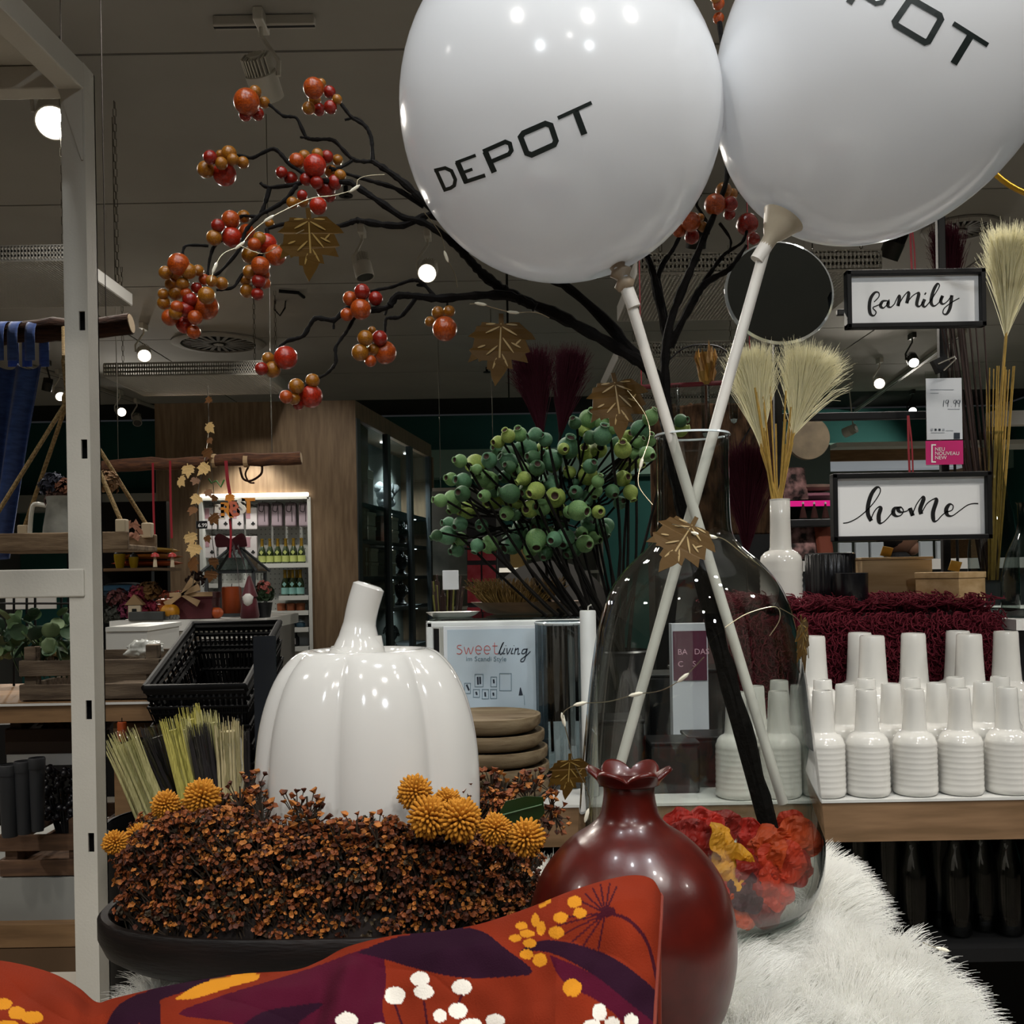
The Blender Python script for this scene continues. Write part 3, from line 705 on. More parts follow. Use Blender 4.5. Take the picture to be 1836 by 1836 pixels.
def flowerball(c, r, n, m, name='bloom', par=None, petal=.012, seed=1):
    rg = random.Random(seed); mb = MB()
    for i in range(n):
        a = rg.uniform(0, 6.283); z = rg.uniform(-.6, 1); q = math.sqrt(max(0, 1 - z * z)); d = Vector((q * math.cos(a), q * math.sin(a), z))
        p = c + d * r * rg.uniform(.65, 1.0); t = d.orthogonal().normalized(); b = d.cross(t); s_ = petal * rg.uniform(.7, 1.3); an = rg.uniform(0, 6.28)
        e = t * math.cos(an) + b * math.sin(an); f = d.cross(e)
        mb.add([p - e * s_, p + f * s_ * .7 + d * s_ * .4, p + e * s_, p - f * s_ * .7 + d * s_ * .4], [(0, 1, 2, 3)])
    o = mb.build(name, m, par); o['kind'] = 'stuff'; return o
hyd = thing('dried_hydrangea', 'dried pink and brown hydrangea bunch standing in the enamel jug', 'dried flowers', P(125, 880, DW))
for i, (px_, py_, c_) in enumerate(((125, 878, '#8a5a44'), (105, 895, '#5a4038'), (150, 882, '#97714e'), (190, 868, '#8a6a4a'), (95, 872, '#2d3040'), (135, 905, '#6a4f3c'))):
    flowerball(P(px_, py_, DW), .035, 150, mat('hydrangea_%d' % i, c_, .9, var=.3, scale=60), 'bloom', hyd, .009, i)
MB().tube([P(120, 900, DW), jc + Vector((0, 0, .03))], .006, 6).build('stalks', mat('stalk_brown', '#3d3020', .9), hyd)
lf = thing('autumn_leaf_sprig', 'pale pink leaf sprig lying at the right end of the swing shelf', 'leaf sprig', P(230, 960, DW))
rg = random.Random(3)
for i in range(9):
    c = P(215 + rg.uniform(0, 42), 952 + rg.uniform(-12, 12), DW); a = rg.uniform(0, 6.28); R = Matrix.Rotation(a, 3, 'Y') @ Matrix.Rotation(rg.uniform(-.6, .6), 3, 'X')
    MB().poly([(-.014, 0), (-.006, .007), (.006, .006), (.016, 0), (.006, -.006), (-.006, -.007)], .0006, lambda u, v, w: c + R @ Vector((u, w, v))).build('leaf', mat('pink_leaf', '#a3745f', .8), lf)
# ================================================================ crates, plants and bench at the left
DC = 2.22
def crate(px0, px1, pyt, pyb, d, depth, label, slats=2, m=None):
    xm = (px0 + px1) / 2; a, b = P(px0, pyt, d), P(px1, pyb, d); a.z, b.z = P(xm, pyt, d).z, P(xm, pyb, d).z; o = thing('wooden_crate', label, 'crate', ((a.x + b.x) / 2, d + depth / 2, b.z), 'wooden crates')
    m = m or M_oldd; hgt = a.z - b.z; sh = hgt / (slats + (slats - 1) * .55)
    for k in range(slats):
        z = b.z + sh / 2 + k * sh * 1.55
        for yy in (d, d + depth): MB().bev(((a.x + b.x) / 2, yy, z), (b.x - a.x, .01, sh), .002).build('slat', m, o)
        for xx in (a.x, b.x): MB().bev((xx, d + depth / 2, z), (.01, depth - .012, sh), .002).build('slat', m, o)
    for xx in (a.x + .02, b.x - .02):
        for yy in (d + .018, d + depth - .018): MB().bev((xx, yy, b.z + (hgt + .03) / 2), (.026, .026, hgt + .03), .002).build('corner_post', m, o)
    MB().bev(((a.x + b.x) / 2, d + depth / 2, b.z + .006), (b.x - a.x - .012, depth - .012, .008), .002).build('bottom', m, o)
    return o
crate(35, 288, 1183, 1254, DC, .32, 'upper grey wooden crate behind the white post holding rope and wrapped goods')
lw = thing('oak_step_shelf', 'stepped oak shelf carrying the wooden crates behind the white frame', 'shelf', P(80, 1700, 2.3))
MB().fb(-200, 1260, 296, 1296, 2.2, 2.62).build('upper_board', mat('oak_board', '#8a6a48', .6, col2='#75583a', scale=8, stretch=(1, 8, 8)), lw)
MB().fb(-200, 1262, 296, 1266, 2.194, 2.199).build('paint_edge', M_white, lw)
MB().fb(205, 1296, 300, 1500, 2.25, 2.6).build('side_panel', mat('oak_board', '#8a6a48'), lw)
MB().fb(-200, 1576, 150, 1660, 2.15, 2.8).build('white_drawer_front', mat('drawer_grey', '#8d8e8a', .6), lw)
MB().fb(-200, 1660, 150, 1700, 2.12, 2.8).build('oak_band', mat('oak_board', '#8a6a48'), lw)
MB().fb(-200, 1702, 150, 1745, 2.12, 2.8).build('oak_plinth', mat('oak_dark', '#5d4630', .6), lw)
MB().fb(-200, 1300, 150, 1745, 2.9, 2.92).build('back_panel', M_black, lw)
crate(0, 150, 1496, 1570, 2.16, .3, 'lower brown wooden crate on the white drawer unit', 2, mat('crate_brown', '#6b4e38', .8, col2='#4f3828', scale=9, stretch=(1, 8, 8)))
crate(10, 160, 1306, 1352, 2.35, .25, 'small dark wooden box with dried petals under the oak shelf board', 1, mat('crate_dark', '#3b2c22', .8))
flowerball(P(110, 1318, 2.42), .06, 160, mat('petal_brown', '#6b4a2c', .9, var=.4, scale=60), 'dried_petal_mix', None, .012, 5)
tag(bpy.data.objects['dried_petal_mix'], 'brown dried petal mix in the small dark box', 'dried petals')
pb = MB().fb(12, 1352, 160, 1372, 2.34, 2.45).build('white_plinth_board', M_white); tag(pb, 'white board lying behind the dark flower pots', 'board')
for i, (x, t_, b_, w_) in enumerate(((18, 1372, 1500, 26), (44, 1366, 1495, 22), (68, 1360, 1490, 20))):
    c = P(x, b_, 2.1); c.z = P(x, b_, 2.1).z; hh = S(b_ - t_, 2.1); r = S(w_, 2.1) / 2 * 1.4
    o = thing('dark_flower_pot', '%s dark grey tall flower pot beneath the oak shelf' % ('leftmost', 'middle', 'third')[i], 'pot', c, 'dark flower pots')
    MB().lathe([(r * .7, 0), (r * .75, .004), (r, hh), (r * .9, hh), (r * .68, .02), (0.0001, .02)], c, 26).build('body', mat('pot_dark', '#24262a', .6), o, smooth=True)
    MB().lathe([(r * 1.02, hh - .02), (r * 1.05, hh), (r * .98, hh + .002)], c, 26, close=False).build('rim', mat('pot_dark', '#24262a'), o, smooth=True)
db = thing('dark_berry_bush', 'nearly black berry twigs standing behind the lower crate', 'dried branch', P(110, 1480, 2.3))
bmb = MB(); rg = random.Random(5)
for i in range(160): bmb.ball(P(rg.uniform(60, 150), rg.uniform(1375, 1470), 2.25 + rg.uniform(0, .12)), .007 * rg.uniform(.7, 1.3), 7, 5)
q = bmb.build('berries', mat('berry_black', '#0d0d14', .4), db, smooth='all'); q['kind'] = 'stuff'
for i in range(8): MB().tube([P(105 + i * 3, 1500, 2.3), P(70 + i * 10, 1385 + (i % 3) * 15, 2.3)], .003, 5).build('twig', M_black, db)
# eucalyptus leaves
eu = thing('eucalyptus_plant', 'round-leaved green eucalyptus foliage above the grey crate', 'plant', P(90, 1190, 2.3))
rg = random.Random(11); gm = [mat('euca_%d' % i, c, .55, var=.25, scale=60) for i, c in enumerate(('#3f5a3c', '#557049', '#2c4430', '#6d8258'))]
lm = []
for i in range(4):
    mb = MB(); mb.grid(lambda u, v: Vector(((u - .5) * 2 * math.sqrt(max(0, 1 - (2 * v - 1) ** 2)), (2 * v - 1) * 1.05, .25 * ((u - .5) * 2) ** 2)), 6, 8); lm.append(mesh_only(mb, 'leaf', gm[i]))
for i in range(120):
    x, y = rg.uniform(-10, 150), rg.uniform(1098, 1180); 
    if y < 1115 and rg.random() < .6: continue
    inst(lm[rg.randrange(4)], 'leaf', eu, P(x, y, 2.28 + rg.uniform(-.06, .1)), (rg.uniform(.6, 2.4), rg.uniform(-.6, .6), rg.uniform(0, 6.28)), rg.uniform(.013, .021))
for i in range(9): MB().tube(cr([P(40 + i * 10, 1215, 2.32), P(40 + i * 9 + rg.uniform(-20, 20), 1160, 2.3), P(rg.uniform(0, 150), rg.uniform(1105, 1130), 2.3)], 4), .0022, 5).build('stem', gm[2], eu)
gp = thing('wire_grid_stand', 'black wire grid rack with white sheet behind the eucalyptus', 'rack', P(80, 1200, 2.6))
for x in (25, 48, 63, 110): MB().tube([P(x, 1060, 2.55), P(x, 1230, 2.55)], .003, 6).build('upright_wire', M_blackm, gp)
for y in (1082, 1140): MB().tube([P(-5, y, 2.55), P(135, y, 2.55)], .003, 6).build('cross_wire', M_blackm, gp)
MB().fb(10, 1072, 100, 1092, 2.62, 2.625).build('white_sheet', M_white, gp)
o = thing('white_storage_box', 'white cardboard box behind the upper crate right of the post', 'box', P(230, 1180, 2.6))
MB().fb(190, 1125, 264, 1190, 2.6, 2.85).build('base', mat('card_box', '#cfd0cc', .7), o); MB().fb(189, 1124, 265, 1132, 2.595, 2.86).build('lid', mat('card_box', '#cfd0cc'), o)
o = thing('wrapped_glass_bundle', 'shiny film-wrapped bundle resting in the grey crate', 'bundle', P(262, 1165, 2.4)); wm = MB(); rg = random.Random(4)
wm.ball(P(262, 1163, 2.4), .026, 40, 26, (1.6, 1, .8))
rgn = [(x, y, z) for x, y, z in wm.v]; c0 = P(262, 1163, 2.4); wm.v = [tuple(c0 + (Vector(v) - c0) * (1 + .45 * noise.noise(Vector(v) * 60) + .3 * noise.noise(Vector(v) * 140))) for v in rgn]
q = wm.build('film', mat('cling_film', '#b9bab5', .12, bump=1.0, bscale=40), o, smooth='all')
cb = thing('rope_coil', 'coil of thick natural rope lying in the grey crate', 'rope', P(90, 1180, 2.35))
for k in range(3): MB().tube(cr([P(60 + k * 3, 1186, 2.3 + k * .03), P(80, 1176 - k * 2, 2.3 + k * .03), P(100, 1172 - k * 2, 2.3 + k * .03), P(122 + k * 4, 1186, 2.3 + k * .03)], 5), .006, 8).build('rope_loop', M_rope, cb, smooth=True)

# ================================================================ shelf with yellow vases and cushions (left of pillar, far)
ds = thing('dark_wall_shelf', 'dark open shelf unit with yellow vases and folded textiles', 'shelf', P(240, 1100, 5.6))
MB().fb(120, 900, 300, 1130, 6.0, 6.05).build('back_panel', M_black, ds)
MB().fb(120, 1019, 272, 1024, 5.5, 6.0).build('shelf_board', mat('oak_board', '#8a6a48'), ds)
MB().fb(120, 1072, 290, 1078, 5.5, 6.0).build('shelf_board', M_black, ds)
MB().b2((P(120, 1100, 5.95).x, 5.95, 0), (P(290, 1100, 5.95).x, 6.0, P(200, 1130, 6.0).z)).build('plinth', M_black, ds)
MB().tube([P(274, 1024, 5.5), P(274, 1110, 5.5)], .008, 6).build('upright', M_dark, ds)
for i, (x, wd, hh) in enumerate(((215, 20, 33), (240, 17, 26))):
    c = P(x, 1019, 5.6); r = S(wd, 5.6) / 2; h = S(hh, 5.6)
    o = thing('yellow_vase', ('taller', 'smaller')[i] + ' yellow lidded vase with dark shoulder on the far dark shelf', 'vase', c, 'yellow vases')
    MB().lathe([(r * .62, 0), (r * .66, .003), (r * .95, h * .45), (r, h * .72), (r * .96, h * .78)], c, 24).build('body', mat('vase_yellow', '#a98c12', .35), o, smooth=True)
    MB().lathe([(r * .97, h * .78), (r * .8, h * .92), (r * .35, h), (r * .3, h * 1.1), (0.0001, h * 1.12)], c, 24).build('lid', M_bust, o, smooth=True)
def cushion(c, sx, sy, sz, m, label, name='cushion', group=None, R=None):
    o = thing(name, label, 'cushion', Vector(c) - Vector((0, 0, sz / 2)), group)
    def f(u, v):
        a, b = (u - .5) * 2, (v - .5) * 2; e = 1 - .12 * (a * a + b * b) * 0
        return a, b
    mb = MB(); n = 14
    for sgn in (1, -1):
        def g(u, v):
            a, b = (u - .5) * 2, (v - .5) * 2; h = (max(0, (1 - a ** 4)) * max(0, (1 - b ** 4))) ** .5; pin = 1 - .06 * (1 - abs(a) ** 2) * 0
            p = Vector((a * sx / 2, b * sy / 2, sgn * sz / 2 * h)); 
            return Vector(c) + (R @ p if R else p)
        mb.grid(g, n, n)
    mb.build('cover', m, o, smooth='all')
    mb2 = MB(); pts = []
    for k in range(40):
        a = k / 40 * 4; s_ = a - int(a); q = [(-1 + 2 * s_, -1), (1, -1 + 2 * s_), (1 - 2 * s_, 1), (-1, 1 - 2 * s_)][int(a)]; p = Vector((q[0] * sx / 2, q[1] * sy / 2, 0)); pts.append(Vector(c) + (R @ p if R else p))
    mb2.tube(pts + [pts[0]], min(sz * .04, .006), 6, False).build('piping', m, o, smooth='all')
    return o
cushion(P(262, 987, 5.75), .28, .3, .031, mat('cloth_yellow', '#d9b04a', .8), 'folded pale yellow textile at the top of the far shelf stack', 'folded_textile')
cushion(P(268, 998, 5.75), .28, .3, .031, mat('cloth_amber', '#a8641c', .8), 'folded amber textile in the middle of the far shelf stack', 'folded_textile')
cushion(P(266, 1010, 5.8), .30, .3, .033, mat('cloth_orange', '#c2561c', .8), 'folded orange textile at the bottom of the far shelf stack', 'folded_textile')
cushion(P(223, 1058, 5.7), .22, .2, .085, mat('velvet_teal', '#17506e', .6, sheen=.6), 'teal blue velvet cushion above the autumn decorations')

# ================================================================ white counter with autumn decorations
DCn = 4.7
cn = thing('white_counter', 'white display counter with autumn decorations behind the black baskets', 'counter', P(300, 1300, DCn))
cz_ = P(300, 1112, DCn).z
MB().b2((P(196, 1112, DCn).x, DCn, cz_ - .05), (P(478, 1112, DCn).x, DCn + .7, cz_)).build('top_board', mat('counter_white', '#d5d5d0', .5), cn)
MB().b2((P(225, 1112, DCn).x, DCn + .03, cz_ - .09), (P(478, 1112, DCn).x, DCn + .06, cz_ - .055)).build('lower_rail', mat('counter_white', '#d5d5d0'), cn)
MB().b2((P(225, 1112, DCn).x, DCn + .08, 0), (P(478, 1112, DCn).x, DCn + .6, cz_ - .05)).build('body', mat('counter_grey', '#6d6a64', .7), cn)
def onc(px, dd=.12): p = P(px, 1100, DCn + dd); p.z = cz_ + .0005; return p
M_lant = mat('lantern_grey', '#55595b', .5, metal=.3)
c = onc(425, .40); o = thing('metal_lantern', 'grey metal lantern with glass roof and burgundy bow on the counter', 'lantern', c)
hw, hh = .115, .22
for sx in (-1, 1):
    for sy in (-1, 1): MB().box(c + Vector((sx * hw, sy * hw, hh / 2)), (.016, .016, hh)).build('post', M_lant, o)
for z in (.008, hh):
    for sx in (-1, 1): MB().box(c + Vector((sx * hw, 0, z)), (.016, 2 * hw, .016)).build('rail', M_lant, o); MB().box(c + Vector((0, sx * hw, z)), (2 * hw, .016, .016)).build('rail', M_lant, o)
ap = c + Vector((0, 0, hh + .11)); tp = .03
for sx in (-1, 1):
    for sy in (-1, 1): MB().tube([c + Vector((sx * (hw + .02), sy * (hw + .02), hh)), ap + Vector((sx * tp, sy * tp, 0))], .007, 6).build('roof_bar', M_lant, o)
MB().lathe([(.045, 0), (.045, .03), (.02, .05), (0.0001, .05)], ap, 12).build('chimney', M_lant, o)
for k in range(4):
    R = Matrix.Rotation(k * math.pi / 2, 3, 'Z'); q = [Vector((-hw - .02, -hw - .02, hh)), Vector((hw + .02, -hw - .02, hh)), Vector((tp, -tp, hh + .11)), Vector((-tp, -tp, hh + .11))]
    MB().add([c + R @ v for v in q], [(0, 1, 2, 3)]).build('roof_pane', glass('lantern_glass', '#b9c2c2', '#6d7474', gain=2), o)
c2 = c + Vector((-.02, -.02, .001)); o = thing('pillar_candle', 'orange pillar candle inside the grey lantern', 'candle', c2)
MB().lathe([(.045, 0), (.047, .004), (.047, .14), (.04, .145), (0.0001, .14)], c2, 22).build('wax', mat('wax_orange', '#a8481a', .5), o, smooth=True); MB().tube([c2 + Vector((0, 0, .14)), c2 + Vector((.003, 0, .16))], .002, 5).build('wick', M_black, o)
o = thing('burgundy_bow', 'burgundy ribbon bow draped over the lantern', 'bow', ap)
M_bur = mat('ribbon_burgundy', '#5a1220', .55, sheen=.3)
for pts in ([(0, .03), (-.06, .06), (-.08, .03), (0, .03)], [(0, .03), (.05, .06), (.07, .03), (0, .03)], [(0, .03), (.06, -.02), (.09, -.12), (.1, -.2)], [(0, .03), (.04, -.05), (.05, -.15), (.06, -.28)]):
    p3 = cr(pts, 5); MB().grid(lambda u, v: ap + Vector((p3[int(u * (len(p3) - 1))][0], -.14 - .02 * v + .08 * (1 if p3[int(u * (len(p3) - 1))][1] > 0 else 0), p3[int(u * (len(p3) - 1))][1] + (v - .5) * .035)), len(p3) - 1, 2).build('ribbon', M_bur, o)
# pumpkins, fruit, box and bits on the counter
def gourd(c, r, m, label, name='mini_pumpkin', ribs=8, sq=.8):
    o = thing(name, label, 'pumpkin', c, 'autumn decorations on the white counter')
    prof = [(0.0001, .08 * r)] + [(r * math.sin(a) ** .8, r * sq * (1 - math.cos(a))) for a in [math.pi * i / 10 for i in range(1, 10)]] + [(0.0001, r * sq * 1.85)]
    MB().lathe(prof, c, 32, fr=lambda a, i: 1 - .1 * (1 - abs(math.cos(a * ribs / 2)))).build('body', m, o, smooth='all')
    MB().tube([Vector(c) + Vector((0, 0, r * sq * 1.8)), Vector(c) + Vector((r * .1, 0, r * sq * 2.3))], [r * .12, r * .07], 7).build('stem', mat('stalk_brown', '#3d3020'), o)
M_or = mat('pumpkin_orange', '#b9521c', .45, var=.2, scale=30); M_ye = mat('pumpkin_yellow', '#c98a1c', .45, var=.2, scale=30)
gourd(onc(305, .06), .045, M_ye, 'yellow mini pumpkin in front of the burgundy box'); gourd(onc(280, .2) + Vector((0, 0, .0)), .045, M_or, 'orange mini pumpkin left of the yellow one')
gourd(onc(296, .3), .06, M_or, 'larger orange gourd behind the yellow mini pumpkin'); gourd(onc(318, .34), .045, M_ye, 'amber gourd behind the burgundy gift box')
gourd(onc(388, .1), .033, M_or, 'small orange pumpkin beside the lantern foot')
for i, (px_, py_, cc) in enumerate(((212, 1068, '#5b2a2a'), (250, 1060, '#7a1830'), (268, 1055, '#6b4a1c'), (232, 1085, '#6b1a3c'), (262, 1085, '#8a1f3a'), (300, 1060, '#8a3a1a'), (318, 1050, '#a33a14'), (204, 1095, '#3a3c34'))):
    fp = P(px_, py_ + 8, DCn + (.15 if i < 5 or i == 7 else .45)); fp.z = min(fp.z, cz_ + .075) if i in (5, 6) else fp.z
    f = flowerball(fp, .055, 120, mat('autumn_%d' % i, cc, .8, var=.35, scale=50), 'autumn_floret', None, .016, i)
    tag(f, ['brown dried hydrangea head at the counter end', 'crimson flower head on the counter', 'olive gold leaf bunch behind the crimson flower', 'plum flower head above the grey trough', 'bright crimson bloom beside the wooden house', 'rust red leaf bunch behind the pumpkins', 'orange leaf bunch above the pumpkins', 'grey green leaf tuft at the counter corner'][i], 'flower head', kind='thing')
    f.data.name = 'autumn_floret'
c = onc(352, .14); o = thing('gift_box_with_bow', 'burgundy gift box tied with a raffia bow on the counter', 'gift box', c)
MB().bev(c + Vector((0, 0, .05)), (.19, .14, .1), .004).build('base', mat('box_burgundy', '#4a0f16', .6), o); MB().bev(c + Vector((0, 0, .11)), (.2, .15, .03), .004).build('lid', mat('box_burgundy', '#4a0f16'), o)
MB().box(c + Vector((0, -.0765, .115)), (.2, .004, .02)).build('raffia_band', mat('raffia', '#b79a74', .8), o)
for a in (-.9, -.4, .5, 2.6): 
    R = Matrix.Rotation(a, 3, 'Y'); MB().poly([(0, -.006), (.09, -.016), (.09, .016), (0, .006)], .003, lambda u, v, w: c + Vector((-.04, -.085 - w, .115)) + R @ Vector((u, 0, v))).build('raffia_end', mat('raffia', '#b79a74'), o)
flowerball(c + Vector((0, 0, .18)), .045, 60, mat('cone_mix', '#3b2620', .8, var=.4, scale=40), 'pine_cone', None, .014, 3); tag(bpy.data.objects['pine_cone'], 'dark cone with pale leaf on top of the burgundy box', 'cone', kind='thing')
c = onc(243, .1); o = thing('wooden_house_ornament', 'small natural wooden house ornament on the counter', 'ornament', c)
MB().bev(c + Vector((0, 0, .035)), (.06, .03, .07), .003).build('body', mat('pale_wood', '#b7a88e'), o); MB().poly([(-.045, .07), (.045, .07), (0, .12)], .036, lambda u, v, w: c + Vector((u, -.018 + w, v))).build('roof', mat('wood_mid', '#8a6f4c', .7), o); MB().bev(c + Vector((0, -.016, .03)), (.022, .004, .045), .003).build('doorway', M_black, o)
c = onc(250, .05); o = MB(); o.bev(c + Vector((.05, -.03, .02)), (.16, .06, .04), .004); o = o.build('grey_trough', mat('trough_grey', '#3a3d3c', .7)); tag(o, 'low dark grey planting trough at the counter front', 'trough')
for i in range(6):
    c = onc(290 + i * 5.5, .03); o = thing('pebble_ornament', 'grey white striped pebble in front of the mini pumpkins', 'pebble', c, 'striped pebbles on the counter')
    MB().ball(c + Vector((0, 0, .012)), .012, 10, 7, (1.1, .8, 1)).build('stone', mat('pebble_grey', '#8b8a84', .7, col2='#3a3a38', scale=60), o, smooth='all')
c = onc(473, .12); o = thing('potted_flowers', 'small posy with pink blooms and dark foliage beside the lantern', 'flowers', c)
MB().lathe([(.03, 0), (.04, .06), (.042, .07), (.036, .07), (.03, .01)], c, 18).build('pot', M_bust, o, smooth=True)
flowerball(c + Vector((0, 0, .11)), .048, 140, mat('posy_green', '#27401f', .7, var=.3, scale=40), 'foliage', o, .016, 7); flowerball(c + Vector((.01, -.02, .14)), .035, 40, mat('posy_pink', '#b5655c', .7), 'bloom', o, .012, 8)
c = onc(448, .06); o = thing('burgundy_gnome', 'small burgundy gnome figure with white beard beside the lantern', 'figurine', c)
MB().lathe([(.04, 0), (.045, .01), (.035, .08), (.03, .1)], c, 18).build('body', M_bur, o, smooth=True); MB().lathe([(.038, .1), (.025, .14), (.008, .19), (0.0001, .2)], c, 18).build('hat', M_bur, o, smooth=True); MB().lathe([(0.0001, .05), (.02, .07), (.026, .1), (.01, .115)], c + Vector((0, -.03, 0)), 14).build('beard', M_boxw, o, smooth='all')
# ================================================================ hanging log with garland and letters
DG = 4.3
l2 = log(P(150, 838, DG), P(540, 820, DG), .026, 'decor_log', 'long barked log hanging in front of the oak pillar with ornaments', .006, 16, mat('bark_brown', '#6a4228', .8, col2='#44291a', scale=18, stretch=(1, 6, 6), bump=.8, bscale=40))
for x in (212, 488): MB().tube([P(x, 832, DG), Vector((P(x, 832, DG).x, DG, CEIL))], .002, 5).build('hanging_wire', M_wire, l2)
for x in (383, 442): MB().tube([P(x - 4, 826, DG), P(x + 4, 826, DG)], .0285, 14).build('wrap_band', mat('raffia', '#b79a74'), l2)
o = thing('curled_twig', 'dark curled twig dangling under the hanging log', 'twig', P(460, 850, DG))
MB().tube(cr([P(430, 838, DG), P(436, 858, DG), P(450, 862, DG), P(468, 850, DG), P(470, 835, DG)], 5), .005, 6).build('stem', M_bark, o, smooth=True); MB().tube(cr([P(445, 838, DG), P(440, 850, DG), P(446, 864, DG), P(456, 866, DG)], 4), .004, 6).build('side_stem', M_bark, o, smooth=True)
LEAF = [(1478, 370), (1505, 370), (1510, 430), (1555, 420), (1600, 420), (1640, 455), (1675, 480), (1700, 515), (1640, 520), (1670, 590), (1640, 600), (1660, 655), (1600, 645), (1560, 640), (1570, 695), (1540, 690), (1525, 720), (1470, 800), (1445, 740), (1440, 705), (1418, 700), (1420, 650), (1390, 650), (1370, 660), (1365, 640), (1305, 665), (1325, 610), (1310, 590), (1330, 575), (1340, 520), (1300, 510), (1340, 480), (1350, 450), (1375, 445), (1380, 425), (1410, 425), (1440, 430), (1480, 430)]
LEAF = [((x - 1493) / 400, -(y - 560) / 400) for x, y in LEAF]     # about 1 unit wide, tip at -0.6
VEINS = [[(0, .33), (-.01, -.5)], [(.02, .28), (.24, .16)], [(.08, .32), (.24, .31)], [(-.02, .28), (-.22, .18)], [(-.08, .32), (-.22, .31)], [(.03, .12), (.2, -.1)], [(.16, .05), (.3, -.02)], [(-.04, .0), (-.2, -.14)], [(-.22, .0), (-.33, -.04)], [(.03, -.12), (.12, -.3)], [(-.05, -.18), (-.1, -.34)], [(.22, .02), (.3, .1)]]
gl = thing('leaf_garland', 'golden paper maple leaf garland hanging down in front of the log', 'garland', P(345, 1050, DG))
M_gl = mat('leaf_gold_paper', '#e6c283', .55, var=.25, scale=30); M_gl2 = mat('leaf_brown_paper', '#7d5228', .6, var=.3, scale=30)
MB().tube(cr([P(372, 690, DG), P(374, 770, DG), P(366, 830, DG - .03), P(352, 900, DG - .05), P(352, 980, DG - .05), P(346, 1050, DG - .04)], 5), .0016, 5).build('cord', M_wire, gl)
MB().tube(cr([P(378, 830, DG - .03), P(384, 900, DG - .05), P(380, 960, DG - .05), P(392, 1040, DG - .04)], 5), .0016, 5).build('cord', M_wire, gl)
def mapleMesh(name, m, bend=.12):
    mb = MB(); mb.poly(LEAF, .006, lambda u, v, w: Vector((u, w + bend * u * u, v))); return mesh_only(mb, name, m, False)
lmA, lmB = mapleMesh('leaf', M_gl), mapleMesh('leaf', M_gl2)
rg = random.Random(8)
for (x, y, s_, k) in ((374, 717, 16, 1), (376, 767, 22, 0), (372, 812, 22, 1), (337, 843, 26, 0), (365, 840, 30, 0), (325, 863, 24, 0), (352, 895, 24, 0), (374, 884, 18, 1), (345, 915, 20, 1), (342, 965, 26, 0), (348, 985, 28, 0), (346, 1012, 30, 1), (383, 1008, 24, 1), (378, 1032, 26, 1), (372, 966, 16, 1), (384, 930, 24, 1), (350, 862, 18, 1), (384, 893, 16, 1), (376, 790, 14, 1)):
    inst(lmB if k else lmA, 'leaf', gl, P(x, y, DG - .06), (rg.uniform(-.5, .5), rg.uniform(-.9, .9), rg.uniform(-.6, .6)), S(s_, DG) * 1.0)
o = thing('herbst_letter_garland', 'hanging cut-out letters ERBST in white and orange on a red ribbon', 'letter sign', P(417, 930, DG))
M_lo = mat('letter_orange', '#d0842a', .6); M_lw = mat('letter_white', '#e3ddd0', .6); M_lr = mat('letter_coral', '#c0654a', .6)
for ch, x, y, mm in (('E', 388, 930, M_lw), ('R', 398, 927, M_lo), ('B', 413, 925, M_lr), ('S', 428, 920, M_lw), ('T', 438, 919, M_lo)):
    b0 = P(x - 3, y, DG - .03); kk = S(36, DG); mb = text_mb(ch, lambda u, v, w=0: b0 + Vector((u, w, v)) * kk, 1.0, 0, .06, .035); mb.build('letter', mm, o)
inst(mapleMesh('orange_leaf', M_lo), 'orange_leaf', o, P(412, 893, DG - .03), (0, 0, 0), S(20, DG))
M_red = mat('ribbon_red', '#8a1020', .6)
def strip(pts, wpx, d, m, name, par):
    return MB().ribbon(cr(pts, 5), wpx, lambda x, y: P(x, y, d)).build(name, m, par)
strip([(405, 826), (408, 860), (414, 895)], 6, DG - .025, M_red, 'ribbon', o); strip([(412, 930), (414, 960), (412, 1000)], 4, DG - .02, M_red, 'ribbon', o)
for i, (x, y0, y1) in enumerate(((306, 826, 1000), (275, 830, 1000))):
    o = thing('toadstool_pendant', ('red toadstool pendant on a long ribbon in front of the oak pillar', 'red toadstool pendant in front of the dark shelf')[i], 'pendant', P(x, 1000, DG), 'toadstool pendants')
    strip([(x - 1, y0), (x, 900), (x + 2, 965)], 4, DG - .03, M_red, 'ribbon', o); c = P(x + 3, 1006, DG)
    MB().tube([P(x + 2, 965, DG), P(x + 4, 988, DG)], .0015, 4).build('string', M_rope, o)
    MB().lathe([(.009, -.025), (.007, .0), (.005, .02)], c, 12).build('stalk', mat('pale_wood', '#b7a88e'), o, smooth=True); MB().lathe([(0.0001, .016), (.018, .018), (.014, .030), (0.0001, .037)], c, 16).build('cap', mat('toad_red', '#a02018', .5), o, smooth=True)
o = thing('green_zigzag_wire', 'green zigzag wire ornament hanging under the log', 'ornament', P(382, 868, DG)); MB().tube([P(374, 858, DG - .02), P(379, 866, DG - .02), P(388, 862, DG - .02), P(396, 873, DG - .02), P(402, 860, DG - .02)], .004, 6).build('wire', mat('wire_green', '#3f7a3a', .5), o)
o = thing('price_tag', 'small black price tag reading 6.99 beside the garland', 'price tag', P(362, 940, DG)); MB().bev(P(362, 941, DG - .07), (.045, .004, .032), .002).build('card', M_black, o)
b0 = P(355, 945, DG - .0732); text_mb('6.99', lambda u, v: b0 + Vector((u, 0, v)), .022).build('price_print', mat('print_white', '#f0f0ee', .6), o)

